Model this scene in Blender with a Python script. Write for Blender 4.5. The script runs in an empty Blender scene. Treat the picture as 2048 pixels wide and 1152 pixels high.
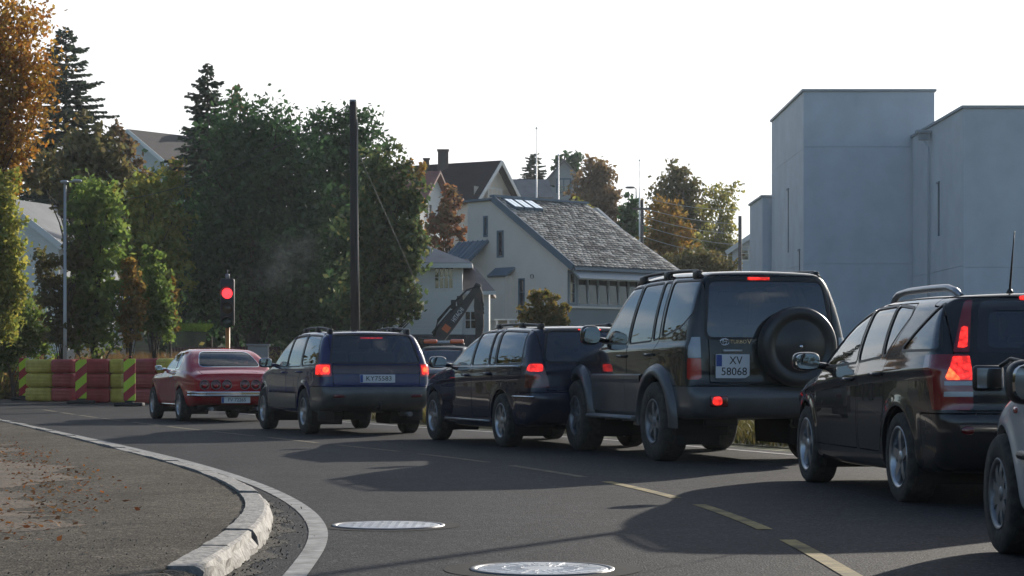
import bpy, bmesh, math, random
import numpy as np
from mathutils import Vector, Matrix

random.seed(7)
RNG = np.random.default_rng(11)
D = bpy.data
SC = bpy.context.scene
COL = SC.collection
R = math.radians

# ------------------------------------------------------------------ camera, sky, sun, exposure
F, HZ, HC = 4200.0, 739.0, 0.935          # focal length and horizon row in photo pixels (2048 wide), eye height
cam_d = D.cameras.new('camera')
cam = D.objects.new('camera', cam_d)
COL.objects.link(cam)
cam.location = (0, 0, HC)
cam.rotation_euler = (R(90), 0, 0)
cam_d.sensor_width = 36
cam_d.lens = 36 * F / 2048
cam_d.shift_y = (HZ - 576) / 2048
cam_d.clip_end = 4000
cam_d.dof.use_dof = False
SC.camera = cam

SUN_AZ, SUN_EL = 31.0, 18.5               # degrees right of the view axis, above the horizon
sun_d = D.lights.new('sun', 'SUN')
sun_d.energy = 4.4
sun_d.angle = R(0.55)
sun_d.color = (1.0, 0.92, 0.80)
sun = D.objects.new('sun', sun_d)
COL.objects.link(sun)
sdir = Vector((math.sin(R(SUN_AZ)) * math.cos(R(SUN_EL)), math.cos(R(SUN_AZ)) * math.cos(R(SUN_EL)), math.sin(R(SUN_EL))))
sun.rotation_euler = (-sdir).to_track_quat('-Z', 'Y').to_euler()

world = D.worlds.new('World')
SC.world = world
world.use_nodes = True
wn, wl = world.node_tree.nodes, world.node_tree.links
wn.clear()
w_out = wn.new('ShaderNodeOutputWorld')
w_bg = wn.new('ShaderNodeBackground')
w_bg.inputs['Strength'].default_value = 0.10
w_sky = wn.new('ShaderNodeTexSky')
w_sky.sky_type = 'NISHITA'
w_sky.sun_disc = False
w_sky.sun_elevation = R(SUN_EL)
w_sky.sun_rotation = R(SUN_AZ)
w_sky.air_density = 1.0
w_sky.dust_density = 0.5
w_sky.ozone_density = 2.0
w_geo = wn.new('ShaderNodeTexCoord')
w_map = wn.new('ShaderNodeMapping')
w_map.inputs['Scale'].default_value = (1.0, 1.0, 2.6)
w_map.inputs['Location'].default_value = (0.37, 0.1, 0.21)
w_noise = wn.new('ShaderNodeTexNoise')
w_noise.inputs['Scale'].default_value = 4.2
w_noise.inputs['Detail'].default_value = 6
w_noise.inputs['Roughness'].default_value = 0.52
w_ramp = wn.new('ShaderNodeValToRGB')
w_ramp.color_ramp.elements[0].position = 0.36
w_ramp.color_ramp.elements[0].color = (0, 0, 0, 1)
w_ramp.color_ramp.elements[1].position = 0.66
w_ramp.color_ramp.elements[1].color = (1, 1, 1, 1)
# the thin cloud is thickest on the sunny side of the sky and opens to blue away from it
w_dot = wn.new('ShaderNodeVectorMath'); w_dot.operation = 'DOT_PRODUCT'
w_dot.inputs[1].default_value = (math.sin(R(SUN_AZ)), math.cos(R(SUN_AZ)), 0.0)
w_mr = wn.new('ShaderNodeMapRange')
w_mr.inputs['From Min'].default_value = 0.3
w_mr.inputs['From Max'].default_value = 1.0
w_mr.inputs['To Min'].default_value = -0.24
w_mr.inputs['To Max'].default_value = 0.21
w_add = wn.new('ShaderNodeMath'); w_add.operation = 'ADD'
w_mix = wn.new('ShaderNodeMix'); w_mix.data_type = 'RGBA'
w_cl = wn.new('ShaderNodeMapRange')      # cloud brightness: sunlit side brighter
w_cl.inputs['From Min'].default_value = -1.0
w_cl.inputs['From Max'].default_value = 1.0
w_cl.inputs['To Min'].default_value = 4.0
w_cl.inputs['To Max'].default_value = 8.6
w_comb = wn.new('ShaderNodeCombineColor')
wl.new(w_geo.outputs['Generated'], w_map.inputs['Vector'])
wl.new(w_map.outputs['Vector'], w_noise.inputs['Vector'])
wl.new(w_geo.outputs['Generated'], w_dot.inputs[0])
wl.new(w_dot.outputs['Value'], w_mr.inputs['Value'])
wl.new(w_dot.outputs['Value'], w_cl.inputs['Value'])
wl.new(w_noise.outputs['Fac'], w_add.inputs[0])
wl.new(w_mr.outputs['Result'], w_add.inputs[1])
wl.new(w_add.outputs['Value'], w_ramp.inputs['Fac'])
for c in ('Red', 'Green', 'Blue'):
    wl.new(w_cl.outputs['Result'], w_comb.inputs[c])
wl.new(w_ramp.outputs['Color'], w_mix.inputs['Factor'])
wl.new(w_sky.outputs['Color'], w_mix.inputs['A'])
wl.new(w_comb.outputs['Color'], w_mix.inputs['B'])
wl.new(w_mix.outputs['Result'], w_bg.inputs['Color'])
wl.new(w_bg.outputs['Background'], w_out.inputs['Surface'])

SC.view_settings.view_transform = 'Standard'
SC.view_settings.look = 'None'
SC.view_settings.exposure = 0.66
SC.view_settings.gamma = 1.0
SC.view_settings.use_curve_mapping = False
SC.render.engine = 'CYCLES'
SC.cycles.max_bounces = 8
SC.cycles.transparent_max_bounces = 16
SC.cycles.use_denoising = True
SC.cycles.sample_clamp_indirect = 6.0


def add_haze():
    """thin sunlit air round the whole place"""
    v = [(x, y, z) for x in (-760, 760) for y in (-340, 1560) for z in (-2.0, 64.0)]
    f = [(0, 1, 3, 2), (4, 6, 7, 5), (0, 4, 5, 1), (2, 3, 7, 6), (0, 2, 6, 4), (1, 5, 7, 3)]
    o = mk('haze', v, f, None)
    m = D.materials.new('haze'); m.use_nodes = True
    n, l = m.node_tree.nodes, m.node_tree.links
    n.clear()
    out = n.new('ShaderNodeOutputMaterial'); p = n.new('ShaderNodeVolumePrincipled')
    p.inputs['Color'].default_value = (0.86, 0.92, 1.0, 1)
    p.inputs['Density'].default_value = HAZE
    p.inputs['Anisotropy'].default_value = 0.35
    l.new(p.outputs['Volume'], out.inputs['Volume'])
    o.data.materials.append(m)
    setp(o, kind='stuff')


HAZE = 0.00022


def gp(px, py, z=0.0):
    """point on the level z seen at photo pixel (px, py)"""
    d = F * (HC - z) / (py - HZ)
    return ((px - 1024) * d / F, d)


def at(px, py, d):
    """point at distance d seen at photo pixel (px, py)"""
    return ((px - 1024) * d / F, d, HC + (HZ - py) * d / F)


# ------------------------------------------------------------------ materials
MATS = {}


def pbr(name, color, rough=0.6, metal=0.0, coat=0.0, coat_rough=0.04, spec=0.5, var=0.0, vscale=4.0, bump=0.0, bscale=40.0,
        rvar=0.0, trans=0.0, emit=None, emit_s=0.0, dirt=None, coord='Object', stretch=None):
    if name in MATS:
        return MATS[name]
    m = D.materials.new(name)
    m.use_nodes = True
    nt = m.node_tree
    n, l = nt.nodes, nt.links
    b = n['Principled BSDF']
    b.inputs['Base Color'].default_value = (*color, 1)
    b.inputs['Roughness'].default_value = rough
    b.inputs['Metallic'].default_value = metal
    b.inputs['Coat Weight'].default_value = coat
    b.inputs['Coat Roughness'].default_value = coat_rough
    b.inputs['Specular IOR Level'].default_value = spec
    if emit:
        b.inputs['Emission Color'].default_value = (*emit, 1)
        b.inputs['Emission Strength'].default_value = emit_s
    if var or bump or rvar:
        tc = n.new('ShaderNodeTexCoord')
        vec = tc.outputs[coord]
        if stretch:
            mp = n.new('ShaderNodeMapping')
            mp.inputs['Scale'].default_value = stretch
            l.new(vec, mp.inputs['Vector'])
            vec = mp.outputs['Vector']
    if var:
        ns = n.new('ShaderNodeTexNoise')
        ns.inputs['Scale'].default_value = vscale
        ns.inputs['Detail'].default_value = 8
        ns.inputs['Roughness'].default_value = 0.62
        l.new(vec, ns.inputs['Vector'])
        hsv = n.new('ShaderNodeMix'); hsv.data_type = 'RGBA'
        lo = tuple(c * (1 - var) for c in color)
        hi = tuple(min(1, c * (1 + var)) for c in (dirt or color))
        hsv.inputs['A'].default_value = (*lo, 1)
        hsv.inputs['B'].default_value = (*hi, 1)
        cr = n.new('ShaderNodeMapRange')
        cr.inputs['From Min'].default_value = 0.3
        cr.inputs['From Max'].default_value = 0.7
        l.new(ns.outputs['Fac'], cr.inputs['Value'])
        l.new(cr.outputs['Result'], hsv.inputs['Factor'])
        l.new(hsv.outputs['Result'], b.inputs['Base Color'])
    if rvar:
        n2 = n.new('ShaderNodeTexNoise')
        n2.inputs['Scale'].default_value = vscale * 1.7
        n2.inputs['Detail'].default_value = 5
        l.new(vec, n2.inputs['Vector'])
        mr = n.new('ShaderNodeMapRange')
        mr.inputs['To Min'].default_value = max(0.02, rough - rvar)
        mr.inputs['To Max'].default_value = min(1, rough + rvar)
        mr.inputs['From Min'].default_value = 0.3
        mr.inputs['From Max'].default_value = 0.7
        l.new(n2.outputs['Fac'], mr.inputs['Value'])
        l.new(mr.outputs['Result'], b.inputs['Roughness'])
    if bump:
        n3 = n.new('ShaderNodeTexNoise')
        n3.inputs['Scale'].default_value = bscale
        n3.inputs['Detail'].default_value = 4
        l.new(vec, n3.inputs['Vector'])
        bp = n.new('ShaderNodeBump')
        bp.inputs['Strength'].default_value = min(1, bump)
        bp.inputs['Distance'].default_value = 0.02
        l.new(n3.outputs['Fac'], bp.inputs['Height'])
        l.new(bp.outputs['Normal'], b.inputs['Normal'])
    MATS[name] = m
    return m


def glass(name, tint, refl=1.0, rough=0.0):
    """tinted pane: reflects at its surface, lets tinted light through"""
    if name in MATS:
        return MATS[name]
    m = D.materials.new(name)
    m.use_nodes = True
    n, l = m.node_tree.nodes, m.node_tree.links
    n.clear()
    o = n.new('ShaderNodeOutputMaterial')
    mx = n.new('ShaderNodeMixShader')
    tr = n.new('ShaderNodeBsdfTransparent')
    tr.inputs['Color'].default_value = (*tint, 1)
    gl = n.new('ShaderNodeBsdfGlossy')
    gl.inputs['Roughness'].default_value = rough
    gl.inputs['Color'].default_value = (0.92, 0.96, 1.0, 1)
    fr = n.new('ShaderNodeFresnel')
    fr.inputs['IOR'].default_value = 2.05 * refl
    l.new(fr.outputs['Fac'], mx.inputs['Fac'])
    l.new(tr.outputs['BSDF'], mx.inputs[1])
    l.new(gl.outputs['BSDF'], mx.inputs[2])
    l.new(mx.outputs['Shader'], o.inputs['Surface'])
    MATS[name] = m
    return m


# ------------------------------------------------------------------ object helpers
def setp(o, label=None, cat=None, group=None, kind=None):
    if label: o['label'] = label
    if cat: o['category'] = cat
    if group: o['group'] = group
    if kind: o['kind'] = kind
    return o


def thing(name, label, cat, loc=(0, 0, 0), rotz=0.0, group=None):
    o = D.objects.new(name, None)
    o.empty_display_size = 0.2
    COL.objects.link(o)
    o.location = loc
    o.rotation_euler = (0, 0, rotz)
    return setp(o, label, cat, group)


def link(name, me, parent=None):
    o = D.objects.new(name, me)
    COL.objects.link(o)
    if parent is not None:
        o.parent = parent
    return o


def mk(name, verts, faces, mat, parent=None, smooth=False, normals=None):
    """mesh object from vertex and face arrays"""
    me = D.meshes.new(name)
    verts = np.asarray(verts, dtype=np.float64)
    if isinstance(faces, np.ndarray) and faces.ndim == 2:
        nf, k = faces.shape
        me.vertices.add(len(verts)); me.loops.add(nf * k); me.polygons.add(nf)
        me.vertices.foreach_set('co', verts.astype(np.float32).ravel())
        me.loops.foreach_set('vertex_index', faces.astype(np.int32).ravel())
        me.polygons.foreach_set('loop_start', np.arange(0, nf * k, k, dtype=np.int32))
        me.polygons.foreach_set('loop_total', np.full(nf, k, dtype=np.int32))
        me.update(calc_edges=True)
    else:
        me.from_pydata([tuple(v) for v in verts], [], [tuple(f) for f in faces])
        me.update()
    if smooth:
        me.polygons.foreach_set('use_smooth', np.ones(len(me.polygons), dtype=bool))
    if normals is not None:
        me.normals_split_custom_set_from_vertices([tuple(v) for v in normals])
    if mat is not None:
        me.materials.append(mat)
    return link(name, me, parent)


class MB:
    """collects boxes, tubes, lathes ... and links them as one mesh object"""
    def __init__(s):
        s.v, s.f, s.sm = [], [], []

    def add(s, v, f, smooth=False, M=None):
        o = len(s.v)
        if M is not None:
            v = [tuple(M @ Vector(p)) for p in v]
        s.v.extend(tuple(p) for p in v)
        s.f.extend(tuple(o + i for i in q) for q in f)
        s.sm.extend([smooth] * len(f))
        return s

    def box(s, lo, hi, M=None, taper=0.0):
        (a, b, c), (d, e, g) = lo, hi
        t = taper
        v = [(a, b, c), (d, b, c), (d, e, c), (a, e, c), (a + t, b + t, g), (d - t, b + t, g), (d - t, e - t, g), (a + t, e - t, g)]
        f = [(3, 2, 1, 0), (4, 5, 6, 7), (0, 1, 5, 4), (1, 2, 6, 5), (2, 3, 7, 6), (3, 0, 4, 7)]
        return s.add(v, f, False, M)

    def rbox(s, lo, hi, r, M=None, seg=2):
        bm = bmesh.new()
        bmesh.ops.create_cube(bm, size=1)
        for v in bm.verts:
            v.co = Vector([(lo[i] + hi[i]) / 2 + v.co[i] * (hi[i] - lo[i]) for i in range(3)])
        bmesh.ops.bevel(bm, geom=bm.edges[:], offset=r, segments=seg, profile=0.5, affect='EDGES')
        bm.verts.index_update()
        s.add([v.co.copy() for v in bm.verts], [[v.index for v in f.verts] for f in bm.faces], seg > 1, M)
        bm.free()
        return s

    def tube(s, path, r, seg=8, M=None, caps=True, smooth=True):
        path = [Vector(p) for p in path]
        n = len(path)
        rr = r if isinstance(r, (list, tuple)) else [r] * n
        vs, fs = [], []
        up = Vector((0, 0, 1))
        for i, p in enumerate(path):
            t = (path[min(i + 1, n - 1)] - path[max(i - 1, 0)])
            t = t.normalized() if t.length > 1e-9 else Vector((0, 0, 1))
            a = t.cross(up)
            if a.length < 0.05:
                a = t.cross(Vector((1, 0, 0)))
            a.normalize()
            b = a.cross(t)
            for k in range(seg):
                an = 2 * math.pi * k / seg
                vs.append(p + (a * math.cos(an) + b * math.sin(an)) * rr[i])
        for i in range(n - 1):
            for k in range(seg):
                k2 = (k + 1) % seg
                fs.append((i * seg + k2, i * seg + k, (i + 1) * seg + k, (i + 1) * seg + k2))
        s.add(vs, fs, smooth, M)
        if caps:
            s.add(vs[:seg], [tuple(range(seg))], False, M)
            s.add(vs[-seg:], [tuple(reversed(range(seg)))], False, M)
        return s

    def lathe(s, prof, seg=24, axis='Z', M=None, smooth=True):
        """prof: (radius, height) pairs"""
        vs, fs = [], []
        for (r, h) in prof:
            for k in range(seg):
                a = 2 * math.pi * k / seg
                c, d = r * math.cos(a), r * math.sin(a)
                vs.append((c, d, h) if axis == 'Z' else ((c, h, d) if axis == 'Y' else (h, c, d)))
        for i in range(len(prof) - 1):
            for k in range(seg):
                k2 = (k + 1) % seg
                q = (i * seg + k, i * seg + k2, (i + 1) * seg + k2, (i + 1) * seg + k)
                fs.append(q if axis != 'Y' else tuple(reversed(q)))
        return s.add(vs, fs, smooth, M)

    def superell(s, c, r, e=3.0, nu=16, nv=10, M=None):
        vs, fs = [], []
        sg = lambda t: math.copysign(abs(t) ** (2 / e), t)
        for j in range(nv + 1):
            ph = -math.pi / 2 + math.pi * j / nv
            for i in range(nu):
                th = 2 * math.pi * i / nu
                vs.append((c[0] + r[0] * sg(math.cos(ph)) * sg(math.cos(th)), c[1] + r[1] * sg(math.cos(ph)) * sg(math.sin(th)), c[2] + r[2] * sg(math.sin(ph))))
        for j in range(nv):
            for i in range(nu):
                i2 = (i + 1) % nu
                fs.append((j * nu + i, j * nu + i2, (j + 1) * nu + i2, (j + 1) * nu + i))
        return s.add(vs, fs, True, M)

    def prism(s, poly, thick, M=None):
        """poly: 2D outline in the xz plane, extruded thick along +y"""
        n = len(poly)
        v = [(x, 0, z) for x, z in poly] + [(x, thick, z) for x, z in poly]
        f = [tuple(range(n)), tuple(reversed(range(n, 2 * n)))]
        f += [(i, i + n, (i + 1) % n + n, (i + 1) % n) for i in range(n)]
        return s.add(v, f, False, M)

    def build(s, name, mat, parent=None):
        me = D.meshes.new(name)
        me.from_pydata(s.v, [], s.f)
        me.polygons.foreach_set('use_smooth', np.array(s.sm, dtype=bool))
        me.update()
        bm = bmesh.new()
        bm.from_mesh(me)
        bmesh.ops.remove_doubles(bm, verts=bm.verts, dist=1e-5)
        bmesh.ops.recalc_face_normals(bm, faces=bm.faces)
        bm.to_mesh(me)
        bm.free()
        if mat is not None:
            me.materials.append(mat)
        return link(name, me, parent)


def text_mesh(body, size, depth=0.002):
    cu = D.curves.new('lettering', 'FONT')
    cu.body = body
    cu.size = size
    cu.align_x = 'CENTER'
    cu.align_y = 'CENTER'
    cu.extrude = depth
    cu.resolution_u = 3
    o = D.objects.new('lettering', cu)
    COL.objects.link(o)
    dg = bpy.context.evaluated_depsgraph_get()
    me = D.meshes.new_from_object(o.evaluated_get(dg))
    D.objects.remove(o)
    D.curves.remove(cu)
    return me


def lettering(name, body, size, mat, parent, M, sx=1.0):
    me = text_mesh(body, size)
    me.transform(M @ Matrix.Diagonal((sx, 1, 1, 1)))
    me.materials.clear()
    me.materials.append(mat)
    return link(name, me, parent)
# ------------------------------------------------------------------ car bodies: one smooth shell, cut into panels, panes and lamps
def smax(a, b, k):
    h = np.maximum(k - np.abs(a - b), 0.0) / k
    return np.maximum(a, b) + h * h * k * 0.25


def smin(a, b, k):
    return -smax(-a, -b, k)


def sstep(a, b, x):
    t = np.clip((x - a) / (b - a), 0, 1)
    return t * t * (3 - 2 * t)


def chaikin(pts, it=3, closed=True, q=0.25):
    p = np.array(pts, float)
    for _ in range(it):
        if closed:
            nx = np.roll(p, -1, axis=0)
            p = np.stack([p * (1 - q) + nx * q, p * q + nx * (1 - q)], 1).reshape(-1, p.shape[1])
        else:
            a, b = p[:-1], p[1:]
            m = np.stack([a * (1 - q) + b * q, a * q + b * (1 - q)], 1).reshape(-1, p.shape[1])
            p = np.vstack([p[:1], m, p[-1:]])
    return p


def round_poly(pts, r, seg=4):
    pts = [np.array(p, float) for p in pts]
    out = []
    n = len(pts)
    for i in range(n):
        a, b, c = pts[i - 1], pts[i], pts[(i + 1) % n]
        u, v = a - b, c - b
        lu, lv = np.linalg.norm(u), np.linalg.norm(v)
        t = min(r, lu * 0.45, lv * 0.45)
        p0, p1 = b + u / lu * t, b + v / lv * t
        for k in range(seg + 1):
            s = k / seg
            out.append((1 - s) ** 2 * p0 + 2 * s * (1 - s) * b + s * s * p1)
    return np.array(out)


def sd_poly(poly, x, z):
    """signed distance to a closed polygon, negative inside"""
    x = np.asarray(x, float); z = np.asarray(z, float)
    sh = x.shape
    x = x.ravel(); z = z.ravel()
    best = np.full(x.shape, 1e9)
    ins = np.zeros(x.shape, bool)
    n = len(poly)
    for i in range(n):
        ax, az = poly[i]
        bx, bz = poly[(i + 1) % n]
        ex, ez = bx - ax, bz - az
        L = ex * ex + ez * ez
        if L < 1e-14:
            continue
        wx, wz = x - ax, z - az
        t = np.clip((wx * ex + wz * ez) / L, 0, 1)
        best = np.minimum(best, (wx - ex * t) ** 2 + (wz - ez * t) ** 2)
        c = ((az <= z) & (bz > z)) | ((bz <= z) & (az > z))
        if c.any() and abs(ez) > 1e-12:
            xi = ax + (z - az) / ez * ex
            ins ^= c & (x < xi)
    d = np.sqrt(best)
    return np.where(ins, -d, d).reshape(sh)


class Body:
    def __init__(s, prof, plan, belt, wheels, tum=0.33, tuck=0.12, ledge=0.012, k=0.10, crown=0.05, cr=0.10, cf=0.22, h=0.027,
                 flare=0.012, well=0.40, crease=None, sm=3, zl=0.50):
        s.prof = chaikin(prof, sm)
        s.plan = chaikin(plan, 4, closed=False)
        s.beltp = np.array(belt, float)
        s.wheels, s.tum, s.tuck, s.ledge, s.k, s.crown, s.cr, s.cf, s.h = wheels, tum, tuck, ledge, k, crown, cr, cf, h
        s.flare, s.well, s.crease, s.zl = flare, well, crease, zl
        s.x0, s.x1 = s.prof[:, 0].min(), s.prof[:, 0].max()
        s.z0, s.z1 = s.prof[:, 1].min(), s.prof[:, 1].max()
        g = 0.016
        s.g = g
        s.gx0, s.gz0 = s.x0 - 0.5, s.z0 - 0.3
        nx = int((s.x1 - s.x0 + 1.0) / g) + 4
        nz = int((s.z1 - s.z0 + 0.6) / g) + 4
        X, Z = np.meshgrid(s.gx0 + np.arange(nx) * g, s.gz0 + np.arange(nz) * g, indexing='ij')
        s.grid = sd_poly(s.prof, X, Z)
        s.mesh()

    def S(s, x, z):
        G = s.grid
        u = np.clip((x - s.gx0) / s.g, 1.01, G.shape[0] - 3.01)
        v = np.clip((z - s.gz0) / s.g, 1.01, G.shape[1] - 3.01)
        i = u.astype(int); j = v.astype(int)
        t = u - i; q = v - j

        def w(t):
            return ((1 - t) ** 3 / 6, (3 * t ** 3 - 6 * t ** 2 + 4) / 6, (-3 * t ** 3 + 3 * t ** 2 + 3 * t + 1) / 6, t ** 3 / 6)
        wu, wv = w(t), w(q)
        r = 0
        for a in range(4):
            ra = 0
            for b in range(4):
                ra = ra + wv[b] * G[i + a - 1, j + b - 1]
            r = r + wu[a] * ra
        return r

    def zb(s, x):
        return np.interp(x, s.beltp[:, 0], s.beltp[:, 1])

    def W(s, x, z):
        w = np.interp(x, s.plan[:, 0], s.plan[:, 1])
        dz = z - s.zb(x)
        sp = 0.035 * np.logaddexp(0, np.clip(dz / 0.035, -40, 60))
        w = w - s.tum * sp * (0.55 + 0.95 * sp) - s.ledge / (1 + np.exp(-np.clip(dz / 0.012, -40, 40)))
        w = w - s.tuck * 0.05 * np.logaddexp(0, np.clip((s.zl - z) / 0.05, -40, 60))
        if s.flare:
            for (wx, wz, Ra) in s.wheels:
                r = np.hypot(x - wx, z - wz)
                w = w + s.flare * np.exp(-((r - Ra - 0.01) / 0.055) ** 2)
        if s.crease:
            cz, ca, cw = s.crease
            w = w + ca * np.exp(-((z - np.interp(x, s.beltp[:, 0], s.beltp[:, 1] + cz)) / cw) ** 2)
        return w

    def f(s, x, y, z):
        ay = np.abs(y)
        xm = 0.5 * (s.x0 + s.x1)
        wr = sstep(xm + 0.3, s.x0 + 0.5, x)
        wf = sstep(xm - 0.3, s.x1 - 0.6, x)
        xs = x - s.cr * ay * ay * wr + s.cf * ay * ay * wf
        zs = z + s.crown * ay * ay / (1 + np.exp(-np.clip((z - s.zb(x) + 0.05) / 0.06, -40, 40)))
        a = s.S(xs, zs)
        w = s.W(x, z)
        q = (ay - w) / math.sqrt(1 + 0.5 * s.tum ** 2)
        f = smax(a, q, s.k)
        return f

    def grad(s, P, e=0.004):
        x, y, z = P.T
        gx = s.f(x + e, y, z) - s.f(x - e, y, z)
        gy = s.f(x, y + e, z) - s.f(x, y - e, z)
        gz = s.f(x, y, z + e) - s.f(x, y, z - e)
        return np.stack([gx, gy, gz], 1) / (2 * e)

    def mesh(s):
        h = s.h
        wmax = s.plan[:, 1].max() + 0.08
        ny = int(math.ceil(wmax / h)) + 1
        xs = np.arange(s.x0 - 0.08, s.x1 + 0.08 + h, h)
        ys = (np.arange(-ny, ny) + 0.5) * h
        zs = np.arange(s.z0 - 0.08, s.z1 + 0.08 + h, h)
        half = ys[ny:]
        X, Y, Z = np.meshgrid(xs, half, zs, indexing='ij')
        Fh = s.f(X, Y, Z)
        Fv = np.concatenate([Fh[:, ::-1, :], Fh], axis=1)
        P, Q = surface_nets(Fv, (xs[0], ys[0], zs[0]), h)
        for _ in range(3):
            v = s.f(*P.T)
            g = s.grad(P)
            st = v[:, None] * g / np.maximum((g * g).sum(1), 0.05)[:, None]
            ln = np.linalg.norm(st, axis=1)
            st *= np.minimum(1, 0.6 * h / np.maximum(ln, 1e-9))[:, None]
            P = P - st
        N = s.grad(P)
        N /= np.maximum(np.linalg.norm(N, axis=1), 1e-9)[:, None]
        T = np.concatenate([Q[:, [0, 1, 2]], Q[:, [0, 2, 3]]])
        s.M = (P, T, N)

    # points on the finished surface
    def sx(s, y, z, rear=True):
        a = np.linspace(s.x0 - 0.2, s.x1 + 0.2, 1500)
        if not rear:
            a = a[::-1]
        v = s.f(a, np.full_like(a, y), np.full_like(a, z))
        i = int(np.argmax(v < 0))
        return float(a[i])

    def sy(s, x, z):
        a = np.linspace(1.3, 0, 900)
        v = s.f(np.full_like(a, x), a, np.full_like(a, z))
        return float(a[int(np.argmax(v < 0))])

    def sz(s, x, y):
        a = np.linspace(s.z1 + 0.1, 0.2, 900)
        v = s.f(np.full_like(a, x), np.full_like(a, y), a)
        return float(a[int(np.argmax(v < 0))])


def surface_nets(V, org, h):
    s = V < 0
    nx, ny, nz = V.shape
    c = np.zeros((nx - 1, ny - 1, nz - 1), np.int8)
    for a in (0, 1):
        for b in (0, 1):
            for d in (0, 1):
                c += s[a:nx - 1 + a, b:ny - 1 + b, d:nz - 1 + d]
    act = (c > 0) & (c < 8)
    idx = np.argwhere(act)
    ids = np.full(act.shape, -1, np.int64)
    ids[act] = np.arange(len(idx))
    acc = np.zeros((len(idx), 3)); cnt = np.zeros(len(idx))
    I, J, K = idx.T
    cor = [(a, b, d) for a in (0, 1) for b in (0, 1) for d in (0, 1)]
    for p in cor:
        for ax in range(3):
            if p[ax]:
                continue
            q = list(p); q[ax] = 1
            va = V[I + p[0], J + p[1], K + p[2]]
            vb = V[I + q[0], J + q[1], K + q[2]]
            m = (va < 0) != (vb < 0)
            t = np.where(m, va / np.where(m, va - vb, 1), 0)
            pt = np.tile(np.array(p, float), (len(idx), 1))
            pt[:, ax] += t
            acc[m] += pt[m]; cnt[m] += 1
    P = (idx + acc / cnt[:, None]) * h + np.array(org)
    quads = []
    for ax in range(3):
        sl = [slice(None)] * 3; sl2 = [slice(None)] * 3
        sl[ax] = slice(0, -1); sl2[ax] = slice(1, None)
        ch = s[tuple(sl)] != s[tuple(sl2)]
        e = np.argwhere(ch)
        b, d = [(1, 2), (2, 0), (0, 1)][ax]
        ok = (e[:, b] > 0) & (e[:, d] > 0) & (e[:, b] < V.shape[b] - 1) & (e[:, d] < V.shape[d] - 1)
        e = e[ok]
        off = [(-1, -1), (0, -1), (0, 0), (-1, 0)]
        q = []
        for (ob, od) in off:
            ee = e.copy(); ee[:, b] += ob; ee[:, d] += od
            q.append(ids[ee[:, 0], ee[:, 1], ee[:, 2]])
        q = np.stack(q, 1)
        flip = ~s[e[:, 0], e[:, 1], e[:, 2]]
        q[flip] = q[flip][:, ::-1]
        quads.append(q)
    return P, np.concatenate(quads)


def compact(P, T, N):
    if len(T) == 0:
        return (np.zeros((0, 3)), np.zeros((0, 3), int), np.zeros((0, 3)))
    u, inv = np.unique(T, return_inverse=True)
    return (P[u], inv.reshape(T.shape), N[u])


def carve(M, g):
    """split a triangle mesh along g(x, y, z) = 0 -> (inside, outside)"""
    P, T, N = M
    if len(T) == 0:
        return M, M
    d = g(P[:, 0], P[:, 1], P[:, 2])
    d = np.where(np.abs(d) < 1e-7, 1e-7, d)
    neg = d[T] < 0
    k = neg.sum(1)
    Tin, Tout = [T[k == 3]], [T[k == 0]]
    newP, newN = [P], [N]
    base = len(P)
    mix = (k == 1) | (k == 2)
    if mix.any():
        Tm = T[mix]; km = k[mix]; nm = neg[mix]
        lone = np.where(km == 1, np.argmax(nm, 1), np.argmin(nm, 1))
        r = np.arange(len(Tm))
        a = Tm[r, lone]; b = Tm[r, (lone + 1) % 3]; c = Tm[r, (lone + 2) % 3]
        ed = np.concatenate([np.stack([a, b], 1), np.stack([a, c], 1)])
        es = np.sort(ed, 1)
        key, inv = np.unique(es[:, 0] * np.int64(base + 1) + es[:, 1], return_inverse=True)
        e0 = key // (base + 1); e1 = key % (base + 1)
        t = (d[e0] / (d[e0] - d[e1]))[:, None]
        newP.append(P[e0] * (1 - t) + P[e1] * t)
        nn = N[e0] * (1 - t) + N[e1] * t
        newN.append(nn / np.maximum(np.linalg.norm(nn, axis=1), 1e-9)[:, None])
        m = len(Tm)
        ab = base + inv[:m]; ac = base + inv[m:]
        t1 = np.stack([a, ab, ac], 1)
        t2 = np.concatenate([np.stack([ab, b, c], 1), np.stack([ab, c, ac], 1)])
        one = km == 1
        one2 = np.concatenate([one, one])
        Tin += [t1[one], t2[~one2]]
        Tout += [t1[~one], t2[one2]]
    Pn, Nn = np.concatenate(newP), np.concatenate(newN)
    return compact(Pn, np.concatenate(Tin), Nn), compact(Pn, np.concatenate(Tout), Nn)


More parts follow.
